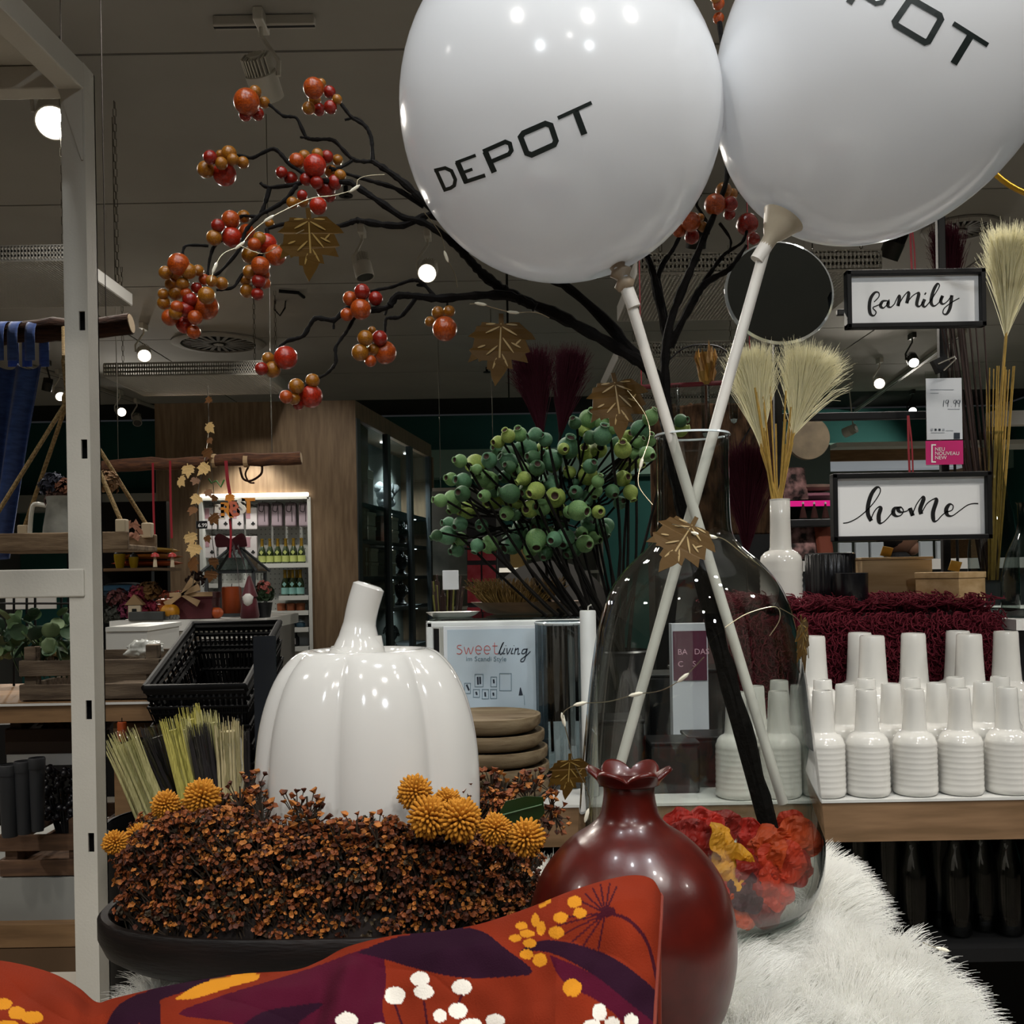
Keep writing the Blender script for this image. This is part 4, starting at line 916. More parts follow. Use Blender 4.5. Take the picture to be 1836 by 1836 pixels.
# ================================================================ stacked black shopping baskets
DB = 2.15
M_bk = mat('basket_plastic', '#040405', .6, spec=.2)
def basket(o, top, bot, tw, td, bw, bd, tilt, nx, rows, br=.0036, rr=.008):
    """open basket with slotted walls: bars only, real gaps"""
    hgt = (top - bot).length; ax = (top - bot).normalized()
    R = Matrix.Rotation(tilt[2], 3, 'Z') @ Matrix.Rotation(tilt[0], 3, 'X') @ Matrix.Rotation(tilt[1], 3, 'Y')
    def q(u, v, h): w_ = bw + (tw - bw) * h; d_ = bd + (td - bd) * h; return bot + R @ Vector((u * w_ / 2, v * d_ / 2, h * hgt))
    for nm, A, B_ in (('front_wall', (-1, -1), (1, -1)), ('back_wall', (-1, 1), (1, 1)), ('side_wall', (-1, -1), (-1, 1)), ('side_wall', (1, -1), (1, 1))):
        mb = MB(); n = nx if nm in ('front_wall', 'back_wall') else nx * 2 // 3
        for k in range(n + 1):
            u = A[0] + (B_[0] - A[0]) * k / n; v = A[1] + (B_[1] - A[1]) * k / n
            mb.tube([q(u, v, 0), q(u, v, 1)], br, 4)
        for h, r in rows:
            mb.tube([q(*A, h), q(*B_, h)], r, 5)
        w_ = mb.build(nm, M_bk, o); w_['kind'] = 'stuff'
    pts = [q(-1, -1, 1), q(1, -1, 1), q(1, 1, 1), q(-1, 1, 1), q(-1, -1, 1)]
    MB().tube(pts, rr, 8).build('rim', M_bk, o, smooth=True)
    MB().add([q(-1, -1, 0), q(1, -1, 0), q(1, 1, 0), q(-1, 1, 0)], [(0, 1, 2, 3)]).build('base', M_bk, o)
    return q
rc = Vector((-.637, 2.2, 1.092)); TL = math.radians(20); ax_ = Matrix.Rotation(TL, 3, 'X') @ Vector((0, 0, 1)); bb = rc - ax_ * .15
o = thing('shopping_basket', 'top black plastic shopping basket with slotted sides, tilted forward on the stack', 'basket', bb, 'black shopping baskets')
q = basket(o, rc, bb, .20, .33, .155, .27, (TL, 0, 0), 17, ((.06, .006), (.3, .005), (.58, .006), (.66, .004), (.84, .005), (.95, .008)))
MB().tube(cr([q(-1, .1, 1), q(-1.08, -.4, .9), q(-1.08, -.9, .75)], 4), .007, 8).build('handle', M_bk, o, smooth=True)
for k in range(5):
    b1 = bb - ax_ * .044 * (k + 1)
    o = thing('shopping_basket', '%s black plastic basket nested beneath the tilted top basket' % ORD[k], 'basket', b1, 'black shopping baskets')
    basket(o, b1 + ax_ * .15, b1, .20, .33, .155, .27, (TL, 0, 0), 44, ((.1, .002), (.5, .002), (.9, .002)), .0019, .003)
bb = bb - ax_ * .24
o = thing('basket_trolley', 'black trolley column under the basket stack', 'trolley', (bb.x, bb.y, 0)); MB().b2((bb.x - .09, bb.y - .1, .03), (bb.x + .09, bb.y + .12, bb.z - .06)).build('column', M_bk, o); MB().bev((bb.x, bb.y, .02), (.3, .34, .03), .005).build('foot', M_bk, o)
o = thing('acrylic_sign_holder', 'dark translucent acrylic holder in front of the basket stack', 'sign holder', P(470, 1300, 1.95)); MB().fb(456, 1140, 496, 1400, 1.95, 1.955).build('panel', mat('acrylic_smoke', '#23262b', .15), o); pz_ = P(476, 1400, 1.95); MB().b2((pz_.x - .008, 1.945, .01), (pz_.x + .008, 1.96, pz_.z)).build('pole', M_blackm, o); MB().bev((pz_.x, 1.95, .006), (.2, .2, .012), .003).build('foot', M_blackm, o)
# ================================================================ cellophane wrapped grasses
gm_ = {'p': mat('grass_pale', '#c2ba86', .7, col2='#a29a68', scale=30, stretch=(40, 40, 2), spec=.2), 'd': mat('grass_dark', '#1c1212', .7, col2='#0d0808', scale=30, stretch=(40, 40, 2)), 'y': mat('grass_yellow', '#bdb25a', .7, col2='#958b40', scale=30, stretch=(40, 40, 2)), 'b': mat('grass_beige', '#c9b98e', .7, col2='#a8976c', scale=30, stretch=(40, 40, 2))}
cel = glass('cellophane', '#f0f2ec', '#b0b4ae', 1.5, .06, 2.6)
for i, (xt, yt, xb_, yb, wd, k, lab) in enumerate(((212, 1315, 290, 1500, 40, 'p', 'thick pale'), (250, 1330, 330, 1500, 30, 'd', 'dark brown'), (278, 1300, 340, 1500, 34, 'd', 'black brown'), (303, 1290, 350, 1480, 22, 'y', 'yellow green'), (322, 1290, 366, 1480, 22, 'p', 'slim pale'), (340, 1268, 374, 1480, 22, 'y', 'tallest yellow'), (356, 1300, 388, 1480, 26, 'd', 'short dark'), (372, 1276, 400, 1480, 26, 'p', 'straw coloured'), (388, 1300, 410, 1480, 20, 'd', 'thin dark'), (410, 1292, 418, 1480, 32, 'b', 'broad beige'), (436, 1310, 440, 1480, 14, 'd', 'narrow black'))):
    d = 1.45 + .03 * (i % 3); a, b = P(xb_, yb, d), P(xt, yt, d); r = S(wd, d) / 2 * 1.25
    o = thing('wrapped_grass_bundle', '%s dried grass bundle wrapped in clear film behind the white pumpkin' % lab, 'dried grass', a, 'wrapped dried grasses')
    rr = random.Random(i); ax = (b - a); t_ = ax.normalized().orthogonal(); u_ = ax.normalized().cross(t_)
    gmb = MB()
    gmb.tube([a, a.lerp(b, .9)], r * .8, 9)
    for k_ in range(46):
        an = rr.uniform(0, 6.28); q_ = rr.uniform(.5, .85) * r; of = t_ * math.cos(an) * q_ + u_ * math.sin(an) * q_
        gmb.tube([a + of, a + ax * .6 + of, a + ax * rr.uniform(.93, 1.03) + of * 1.15], [.0022, .0018, .0004], 3)
    gq = gmb.build('stalks', gm_[k], o); gq['kind'] = 'stuff'
    rr = random.Random(i + 50)
    seg = 14; MB().tube([a.lerp(b, .02 + .98 * j / seg) + Vector((rr.uniform(-1, 1), rr.uniform(-1, 1), 0)) * r * .06 for j in range(seg + 1)], [r * rr.uniform(.95, 1.12) for _ in range(seg + 1)], 12, False).build('film_wrap', cel, o, smooth='all')
gb_ = thing('grass_container', 'dark bin holding the wrapped dried grasses', 'bin', P(340, 1700, 1.5)); c = P(345, 1470, 1.5)
MB().lathe([(.10, 0), (.105, .01), (.125, c.z), (.118, c.z), (.10, .03), (0.0001, .03)], (c.x, 1.5, 0), 28).build('body', M_bk, gb_, smooth=True); MB().lathe([(.126, c.z - .02), (.13, c.z), (.118, c.z + .003)], (c.x, 1.5, 0), 28, close=False).build('rim', M_bk, gb_, smooth=True)
MB().fb(196, 1334, 250, 1340, 2.16, 2.26).build('ledge', M_black, lw)
c = P(219, 1312, 2.2); o = thing('orange_candle_stub', 'orange candle tip showing above the pale grass bundle', 'candle', c - Vector((0, 0, .026))); MB().lathe([(.010, -.026), (.010, .02), (.008, .022), (0.0001, .02)], c, 14).build('wax', mat('wax_orange', '#a8481a'), o, smooth=True); MB().tube([c + Vector((0, 0, .02)), c + Vector((0, 0, .03))], .001, 4).build('wick', M_black, o)
# ================================================================ second display table
T2 = 0.911; F2 = 1.5
M_tab = mat('table_oak', '#7d6248', .6, col2='#675038', scale=7, stretch=(1, 10, 10), spec=.25)
t2 = thing('oak_display_table', 'long oak-edged display table with white top carrying ceramic vases', 'table', (.6, 1.9, 0))
MB().b2((-.33, F2, T2 - .004), (1.75, 2.35, T2)).build('white_top', mat('top_white', '#c4c4c0', .5), t2)
MB().b2((-.33, F2 + .002, T2 - .062), (1.75, 2.35, T2 - .004)).build('oak_slab', M_tab, t2)
MB().b2((-.33, F2 + .04, .655), (1.75, 2.3, .675)).build('lower_shelf', M_black, t2)
MB().b2((-.33, 2.28, .0), (1.75, 2.3, T2 - .062)).build('back_panel', M_black, t2)
for x in (-.31, .95, 1.72): MB().b2((x - .02, F2 + .04, 0), (x + .02, F2 + .08, T2 - .062)).build('leg', M_blackm, t2); MB().b2((x - .02, 2.22, 0), (x + .02, 2.26, T2 - .062)).build('leg', M_blackm, t2)
def on2(px, d): p = P(px, 1400, d); p.z = T2 + .0004; return p
# ---- white ceramic bottle vases
M_cer = mat('ceramic_white', '#cfcdc7', .12, spec=.5, coat=.3, var=.03, scale=20)
def bottleprof(h, r):
    pr = [(r * .86, 0), (r * .95, h * .012), (r, h * .04)]
    for i in range(9):
        z = .05 + .42 * i / 8; pr += [(r * (1 - .02 * i / 8), h * z), (r * (1.0 - .02 * i / 8), h * (z + .018)), (r * (.978 - .02 * i / 8), h * (z + .034))]
    pr += [(r * .95, h * .50), (r * .88, h * .545), (r * .74, h * .58), (r * .58, h * .597), (r * .545, h * .615), (r * .50, h * .75), (r * .465, h * .9), (r * .45, h * .985), (r * .42, h), (r * .34, h), (r * .33, h * .9), (r * .33, h * .7), (0.0001, h * .7)]
    return pr
small = MB().lathe(bottleprof(.157, .0326), (0, 0, 0), 30); smallm = mesh_only(small, 'ceramic_bottle_vase', M_cer); smallm.set_sharp_from_angle(angle=math.radians(60))
tall = MB().lathe(bottleprof(.222, .046), (0, 0, 0), 30); tallm = mesh_only(tall, 'tall_ceramic_bottle_vase', M_cer); tallm.set_sharp_from_angle(angle=math.radians(60))
rows = [(1.535, (1322, 1398, 1477, 1556, 1641, 1723, 1808), 'front'), (1.61, (1356, 1437, 1518, 1600, 1682, 1766), 'second'), (1.685, (1400, 1478, 1556, 1636, 1716, 1796), 'third')]
NW = ('first', 'second', 'third', 'fourth', 'fifth', 'sixth', 'seventh')
for d, xs, rn in rows:
    for i, x in enumerate(xs):
        o = inst(smallm, 'ceramic_bottle_vase', None, on2(x, d)); tag(o, 'small white ceramic bottle vase, %s row, %s from the glass vase' % (rn, NW[i]), 'vase', 'small white ceramic vases')
for i, (x, d) in enumerate(((1462, 1.79), (1546, 1.866), (1568, 1.772), (1642, 1.82), (1722, 1.866), (1742, 1.772), (1808, 1.83), (1392, 1.84))):
    if i == 7: continue
    o = inst(tallm, 'tall_ceramic_bottle_vase', None, on2(x, d)); tag(o, 'tall white ceramic bottle vase at the back, %s from the big glass vase' % NW[i], 'vase', 'tall white ceramic vases')
# ---- clear glass jars in the dark compartment below
M_jar = glass('jar_glass', '#cfd4d2', '#6a7274', 1.5, 0.0, 1.6)
jp = [(.018, 0), (.0215, .004), (.0225, .02), (.0225, .09), (.021, .11), (.014, .135), (.012, .145), (.013, .165)]
for i, (x, d, k) in enumerate(((1592, 1.62, 0), (1638, 1.60, 1), (1684, 1.64, 0), (1716, 1.60, 1), (1762, 1.62, 1), (1808, 1.60, 1), (1850, 1.63, 1), (1540, 1.66, 0))):
    c = P(x, 1600, d); c.z = .6755; o = thing('clear_glass_jar', 'clear %s in the dark shelf compartment, %s from the white fur' % (('straight glass jar', 'necked glass jar')[k], NW[i] if i < 7 else 'almost hidden one'), 'jar', c, 'glass jars under the table')
    pr = jp if k else [(.017, 0), (.0188, .004), (.0188, .145), (.0195, .16)]
    MB().lathe(pr, c, 30, close=False).build('wall', M_jar, o, smooth=True)
    MB().lathe([(0.0001, .001), (pr[0][0] * .9, .002), (pr[1][0] * .96, .018), (0.0001, .02)], c, 30, close=False).build('thick_base', glass('jar_base', '#8b9090', '#4a5052', 1.5, .02, 2.2), o, smooth=True)
    MB().lathe([(pr[-1][0], pr[-1][1] - .002), (pr[-1][0] + .0015, pr[-1][1]), (pr[-1][0] - .001, pr[-1][1] + .002)], c, 30, close=False).build('rim', M_jar, o, smooth=True)
# ---- white metal riser with tray and poster
DR = 1.72
rz = P(900, 1112, DR).z; rx0, rx1 = P(764, 1112, DR).x, P(1048, 1112, DR).x; rd = .30
M_wm = mat('riser_white', '#c9ccc9', .4)
rs = thing('white_metal_riser', 'white square-tube metal riser on the table behind the pumpkin', 'riser', ((rx0 + rx1) / 2, DR + rd / 2, T2))
tw = .012
for x in (rx0 + tw / 2, rx1 - tw / 2):
    for y in (DR, DR + rd): MB().bev((x, y, (T2 + rz) / 2), (tw, tw, rz - T2), .003).build('leg', M_wm, rs)
for y in (DR, DR + rd): MB().bev(((rx0 + rx1) / 2, y, rz - tw / 2), (rx1 - rx0, tw, tw), .003).build('long_rail', M_wm, rs)
for x in (rx0 + tw / 2, rx1 - tw / 2): MB().bev((x, DR + rd / 2, rz - tw / 2), (tw, rd, tw), .003).build('short_rail', M_wm, rs)
MB().b2((rx0 + .005, DR + .003, rz), (rx1 - .005, DR + rd, rz + .004)).build('glass_top', glass('riser_glass', '#aab4b2', '#7d8a88', 1.5, .05, 1.4), rs)
def onr(px, d): p = P(px, 1100, d); p.z = rz + .0045; return p
c = onr(812, 1.78); o = thing('white_saucer', 'small white oblong dish on the riser', 'dish', c); MB().lathe([(.03, 0), (.036, .003), (.043, .009), (.041, .009), (.03, .004), (0.0001, .004)], c, 30, Matrix.Diagonal((1.1, .7, 1)).to_3x3()).build('bowl', M_cer, o, smooth=True)
# wooden tray with dried grass
c = onr(950, 1.88); o = thing('oval_wooden_tray', 'long shallow carved wooden tray on the riser', 'tray', c); MT = Matrix.Diagonal((1.75, .8, 1)).to_3x3()
MB().lathe([(.038, 0), (.045, .003), (.062, .022), (.060, .022), (.045, .008), (0.0001, .007)], c, 48, MT).build('bowl', mat('tray_wood', '#6f5236', .6, col2='#533b26', scale=10, stretch=(1, 8, 8)), o, smooth=True)
c2 = onr(925, 1.88) + Vector((0, 0, .012)); o = thing('dried_moss_tuft', 'ochre dried grass tuft standing in the wooden tray', 'dried grass', c2)
rg = random.Random(2); st_ = [c2 + Vector((rg.uniform(-.045, .045), rg.uniform(-.02, .02), 0)) for _ in range(650)]
strands('tuft', st_, lambda s_, i: [s_, s_ + Vector(((s_.x - c2.x) * .5 + rg.uniform(-.006, .006), rg.uniform(-.01, .01), .02)), s_ + Vector(((s_.x - c2.x) * .9 + rg.uniform(-.015, .015), rg.uniform(-.02, .02), .035 + rg.uniform(0, .02)))], mat('moss_ochre', '#6b5220', .8), o, 3, .0012, .0004)
MB().box(c2 + Vector((0, 0, .004)), (.09, .04, .008)).build('root_block', mat('moss_ochre', '#6b5220'), o)
c = onr(1030, 1.9); o = thing('leather_band', 'coil of dark leather band lying at the tray end', 'band', c); MB().tube(cr([c + Vector((-.05, 0, .006)), c + Vector((-.02, .01, .012)), c + Vector((.02, 0, .008)), c + Vector((.05, .01, .006))], 5), .005, 6).build('strap', M_black, o, smooth=True)
# poster in a frame
DPo = 1.70
po = thing('framed_poster', 'pale blue poster with coral and navy title in a white frame below the riser', 'poster', P(890, 1400, DPo))
p0, p1 = P(795, 1124, DPo), P(985, 1415, DPo)
MB().b2((p0.x, DPo, T2 + .001), (p1.x, DPo + .012, p0.z)).build('frame', mat('frame_offwhite', '#c9cdd0', .5), po)
psh = MB().b2((p0.x + .006, DPo - .001, T2 + .006), (p1.x - .004, DPo, p0.z - .005)).build('print_sheet', mat('poster_blue', '#b3c0c8', .5, col2='#a5b5c0', scale=5), po)
def pc(x, y): return P(740 + x / 5.1, 940 + y / 5.1, DPo - .0016)
M_cor = mat('ink_coral', '#b5504a', .6); M_ink = mat('ink_navy', '#1c2634', .6); M_gr = mat('ink_grey', '#5d7480', .6)
def letters(name, strokes, wd, fn, m, par, k=5):
    for s_ in strokes: MB().ribbon(cr(s_, k) if len(s_) > 2 else s_, wd, fn).build(name, m, par)
sw_ = [[(445, 1108), (415, 1108), (408, 1130), (440, 1146), (450, 1166), (430, 1186), (402, 1180)], [(470, 1120), (490, 1185), (510, 1130), (530, 1185), (555, 1120)]]
for sx in (0, 78): sw_.append([(577 + sx, 1148), (628 + sx, 1148), (620 + sx, 1120), (600 + sx, 1110), (580 + sx, 1125), (576 + sx, 1160), (594 + sx, 1185), (622 + sx, 1178)])
sw_ += [[(748, 1082), (748, 1165), (760, 1185), (778, 1182)], [(728, 1112), (776, 1112)]]
letters('coral_lettering', sw_, 6, pc, M_cor, psh)
lv = [[(783, 1188), (815, 1110), (830, 1082), (818, 1100), (796, 1160), (802, 1190), (822, 1172)], [(842, 1132), (826, 1180), (846, 1180)], [(862, 1132), (866, 1186), (896, 1132)], [(916, 1132), (900, 1180), (920, 1180)], [(928, 1188), (942, 1135), (940, 1150), (965, 1134), (962, 1186), (980, 1180)], [(1042, 1142), (1010, 1146), (998, 1180), (1026, 1178), (1046, 1140), (1022, 1240), (992, 1256), (992, 1236), (1048, 1192), (1075, 1160)], [(850, 1112), (854, 1108)], [(924, 1112), (928, 1108)]]
letters('navy_lettering', lv, 9, pc, M_ink, psh)
text_mb('im Scandi Style', lambda u, v: pc(485 + u, 1252 - v), 62).build('subtitle_lettering', M_gr, psh)
def rect(x0, y0, x1, y1, w_=4): return [(x0, y0), (x1, y0), (x1, y1), (x0, y1)]
def pc2(x, y): return P(420 + x / 2.869, 1020 + y / 2.869, DPo - .0016)
for (a, b, c_, d_, mm) in ((1238, 542, 1280, 606, M_gr), (1320, 556, 1350, 606, M_gr), (1365, 538, 1425, 626, M_gr), (1230, 620, 1262, 660, M_gr), (1318, 620, 1350, 666, M_gr), (1275, 620, 1308, 668, M_gr), (1185, 588, 1215, 640, M_gr), (1090, 520, 1128, 610, M_gr)):
    MB().ribbon(rect(a, b, c_, d_), 3, pc2, closed=True).build('picture_outline', mm, psh)
for pts in ([(1195, 595), (1208, 625)], [(1252, 555), (1254, 595)], [(1264, 555), (1266, 592)], [(1334, 568), (1336, 588)], [(1244, 632), (1248, 648)], [(1290, 634), (1292, 656)], [(1332, 636), (1334, 652)]):
    MB().ribbon(pts, 9, pc2).build('picture_motif', M_ink, psh)
MB().ribbon([(1472, 610), (1474, 650)], [4, 22], pc2).build('lamp_motif', M_ink, psh); MB().ribbon([(1490, 650), (1494, 700)], 2, pc2).build('cable_motif', M_gr, psh)
# stacked wooden plates
for k in range(5):
    d = 1.585; c = on2(882 + (0, 3, 2, -2, -6)[k], d); c.z = T2 + .0005 + k * .0248; r = .084 + (.005, .003, .002, .001, -.001)[k]
    o = thing('wooden_plate', '%s mango wood plate in the stack beside the white pumpkin' % ('bottom', 'second', 'middle', 'fourth', 'top')[k], 'plate', c, 'stacked wooden plates')
    MB().lathe([(r * .8, 0), (r * .86, .001), (r * .985, .010), (r, .019), (r * .99, .0243), (r * .95, .0245), (r * .9, .021), (0.0001, .020)], c, 56).build('disc', mat('plate_wood', '#85755c', .8, col2='#64523c', scale=7, stretch=(1, 5, 12), spec=.25, bump=.2, bscale=60), o, smooth=True)
# white candle and fluted glass vase
c = on2(1059, 1.56); o = thing('white_pillar_candle', 'slim white taper candle beside the big glass vase', 'candle', c); ch = P(1059, 1095, 1.56).z - T2
MB().lathe([(.0122, 0), (.0124, ch - .002), (.0115, ch), (0.0001, ch - .001)], c, 24).build('wax', mat('wax_white', '#c9cac6', .45), o, smooth=True); MB().tube([c + Vector((0, 0, ch - .002)), c + Vector((.001, 0, ch + .006)), c + Vector((.006, 0, ch + .009))], .0012, 5).build('wick', mat('wick_white', '#a9a89e', .9), o)
c = on2(1012, 1.645); o = thing('fluted_glass_vase', 'fluted clear glass cylinder vase in front of the poster', 'vase', c); vh = P(1012, 1116, 1.645).z - T2
MB().lathe([(.040, 0), (.042, .003), (.042, vh - .003), (.043, vh)], c, 96, fr=lambda a, i: 1 + .03 * math.cos(a * 16), close=False).build('wall', glass('fluted_glass', '#9ba6aa', '#20262a', 1.5, .02, 2.2), o, smooth='all')
MB().lathe([(0.0001, .002), (.038, .002), (.039, .02), (0.0001, .022)], c, 40, close=False).build('thick_base', glass('jar_base', '#8b9090'), o, smooth=True); MB().lathe([(.043, vh - .003), (.0445, vh), (.042, vh + .002)], c, 60, close=False).build('rim', mat('rim_glass', '#cdd6d8', .08, spec=.8), o, smooth=True)

# ================================================================ green seed pods
DPd = 1.78
M_pod = [mat('pod_%d' % i, c, .6, spec=.25, col2=c2, scale=14, bump=.15, bscale=90) for i, (c, c2) in enumerate((('#73935a', '#52784e'), ('#58805c', '#406450'), ('#98a452', '#6a8644'), ('#42643f', '#2e4a34')))]
M_podin = mat('pod_inside', '#4a2a20', .8, col2='#1c100c', scale=40)
podp = [(0.0001, -1)] + [(math.sin(a), -math.cos(a)) for a in [math.pi * i / 12 for i in range(1, 10)]] + [(.52, .93), (.44, 1.08), (.46, 1.22), (.50, 1.28), (.40, 1.28), (.34, 1.15)]
pms = [mesh_only(MB().lathe(podp, (0, 0, 0), 20, close=False), 'pod', m) for m in M_pod]
pin = mesh_only(MB().lathe([(.40, 1.27), (.33, 1.1), (.2, .98), (0.0001, .95)], (0, 0, 0), 14, close=False), 'pod_mouth', M_podin)
PODS = [(240,685,38),(340,705,55),(350,740,30),(430,680,45),(180,805,38),(260,820,48),(110,945,38),(185,930,45),(200,985,40),(255,900,45),(290,1005,52),(165,1095,36),(240,1100,42),(155,1175,52),(85,1175,32),(240,1200,40),(220,1270,40),(350,1240,38),(430,1235,52),(380,1110,38),(390,800,50),(430,815,52),(470,880,38),(400,915,36),(460,940,55),(555,640,48),(560,690,50),(490,610,38),(490,560,36),(555,520,40),(630,510,42),(735,510,40),(675,600,60),(640,745,50),(565,725,36),(745,730,45),(785,600,38),(800,545,40),(840,680,62),(850,720,36),(950,600,62),(920,605,34),(530,790,36),(570,900,55),(540,940,34),(680,880,48),(740,880,50),(800,820,40),(545,1030,42),(600,1040,34),(865,925,58),(860,910,34),(960,1020,38),(1015,1010,58),(1080,780,55),(1015,820,32),(1095,720,42),(1145,820,36),(1070,640,55),(1150,610,48),(1085,410,55),(995,435,36),(1055,480,40),(1175,440,40),(1175,520,55),(1095,530,40),(1240,470,34),(1275,570,40),(1310,610,50),(1350,530,42),(1425,480,55),(1490,400,45),(1330,700,55),(1420,700,30),(1390,635,36),(1470,640,45),(1480,550,40),(1310,800,45),(1240,885,40),(1360,890,42),(1290,960,38),(1410,560,36),(1205,1110,42),(1100,1090,58),(1150,1020,38),(690,1170,38),(740,1200,60),(560,1170,42),(580,1230,60),(640,1130,50),(820,1160,40),(930,1190,55),(860,1200,45),(1040,1160,38),(980,1270,50),(800,1290,42),(700,1270,42),(760,1100,50),(900,1080,45),(1060,1230,50),(1120,1190,40),(1170,1140,44),(1690,420,38),(1690,480,40),(840,830,45),(960,760,36),(1000,890,40),(700,1000,50),(620,950,44),(780,990,48),(880,1000,44),(1080,930,46),(1130,880,40),(660,800,40),(720,660,40)]
pods = thing('seed_pod_bouquet', 'large bouquet of green eucalyptus seed pods on dark stems', 'seed pods', P(1085, 1150, DPd))
rg = random.Random(21); cen = P(1010, 880, DPd); allp = []
for i, (cx, cy, r) in enumerate(PODS):
    x, y = 760 + cx / 3.672, 640 + cy / 3.672; low = cy > 1060
    dd = DPd + rg.uniform(-.07, .05) + (.04 if low else 0); p = P(x, y, dd); rr = S(r / 3.672, dd) * 1.2
    out = (p - cen); out *= .6; out.y = -.03 - rg.uniform(0, .12); out += Vector((rg.uniform(-.08, .05), 0, rg.uniform(-.09, .05)))
    q = out.normalized().to_track_quat('Z', 'Y')
    k = rg.choice((0, 0, 1, 1, 2, 2, 3)) if not low else rg.choice((0, 1, 3))
    o = inst(pms[k], 'pod', pods, p, q, rr); m2 = inst(pin, 'pod_mouth', None, (0, 0, 0)); m2.parent = o
    allp.append((p, out.normalized(), rr))
MS = mat('stem_dark', '#100e0b', .85, spec=.15)
base = P(1112, 1175, DPd)
for i in range(30):
    b = base + Vector((rg.uniform(-.022, .022), rg.uniform(-.03, .03), -.12)); k = (i * 37) % len(allp); p, n_, rr = allp[k]
    e = p - n_ * rr; mid = base.lerp(e, .55) + Vector((rg.uniform(-.02, .02), .02, -.03))
    MB().tube(cr([b, b + Vector((0, 0, .10)), mid, e], 4), [.0035] * 8 + [.0025] * 4 + [.002], 6).build('stem', MS, pods, smooth=True)
for i, (p, n_, rr) in enumerate(allp):
    e = p - n_ * rr; c = cen + Vector((rg.uniform(-.05, .05), .05, -.06)) ; MB().tube([e, e.lerp(c, .25) + Vector((0, .01, -.012)), e.lerp(c, .55) + Vector((0, .03, 0))], [.0022, .002, .002], 5, False).build('twig', MS, pods)
c = on2(1118, 1.80); o = thing('dark_cylinder_vase', 'dark cylinder vase holding the seed pod stems behind the big glass vase', 'vase', c)
MB().lathe([(.045, 0), (.048, .004), (.048, .20), (.044, .20), (.042, .02), (0.0001, .02)], c, 36).build('wall', mat('vase_charcoal', '#16171a', .3), o, smooth=True); MB().lathe([(.048, .195), (.050, .2), (.046, .203)], c, 36, close=False).build('rim', mat('vase_charcoal', '#16171a'), o, smooth=True)

# ================================================================ plumes
def plume(o, base, tip, w, n, m, seed, droop=.25, r0=.0007, r1=.00015, flare=1.0, lat=None):
    rr = random.Random(seed); ax = tip - base; L = ax.length; t = ax.normalized(); sx = (lat or Vector((1, 0, 0))); sx = (sx - t * sx.dot(t)).normalized(); sy = t.cross(sx)
    st = [base + ax * (rr.random() ** 1.3 * .62) for _ in range(n)]
    def f(s_, i):
        h = (s_ - base).length / L; an = rr.uniform(0, 6.283); k = rr.random() ** .6 * rr.choice((1, 1, 1, 1.35)); d = sx * math.cos(an) + sy * math.sin(an) * .6
        ln = L * (1 - h) * rr.uniform(.65, 1.05) + .0; sp = w * k * flare * (.55 + .45 * (1 - h))
        return [s_, s_ + t * ln * .35 + d * sp * .30, s_ + t * ln * .72 + d * sp * .68, s_ + t * ln * rr.uniform(.9, 1.05) + d * sp - Vector((0, 0, droop * sp * rr.random()))]
    return strands('plume', st, f, m, o, 4, r0, r1)
def stalks(o, a, b, n, spread, m, r=.0014, seed=1, name='stalk'):
    rr = random.Random(seed)
    for i in range(n):
        e = Vector((rr.uniform(-1, 1), rr.uniform(-1, 1), 0)) * spread; MB().tube([a + e * .35, a.lerp(b, .5) + e * .7, b + e], [r, r, r * .7], 6).build(name, m, o)
M_cream = mat('pampas_cream', '#ebe6c6', .8, spec=.1, trans=.4); M_straw = mat('straw_gold', '#a98a44', .6, spec=.25, var=.2, scale=80)
M_plum = mat('pampas_plum', '#34101a', .85, spec=.1, trans=.1)
DPm = 2.0
for i, (bx, by, tx, ty, w_, lab) in enumerate(((1366, 810, 1343, 622, 46, 'cream pampas plume leaning left in the white ceramic vase'), (1421, 785, 1462, 622, 64, 'broad cream pampas plume leaning right in the white ceramic vase'))):
    b, t_ = P(bx, by, DPm), P(tx, ty, DPm); root = P(1394, 960, DPm); o = thing('pampas_stem', lab, 'pampas grass', root, 'cream pampas stems')
    plume(o, b, t_, S(w_, DPm), 2600, M_cream, i + 1, .15)
    MB().tube([root, P(1394, 895, DPm), b, b.lerp(t_, .5)], [.003, .003, .003, .001], 7).build('stem', M_straw, o)
o = thing('cut_straw_stems', 'bundle of bare golden straw stems in the white ceramic vase', 'dried stems', P(1394, 960, DPm)); rg = random.Random(6)
for i in range(22):
    x = rg.choice((rg.uniform(1352, 1392), rg.uniform(1405, 1428))); y = rg.uniform(690, 800)
    MB().tube([P(1394 + rg.uniform(-6, 6), 960, DPm + rg.uniform(-.004, .004)), P(1394 + (x - 1394) * .25, 893, DPm), P(x, y, DPm + rg.uniform(-.03, .03))], .0018, 6).build('straw', M_straw, o)
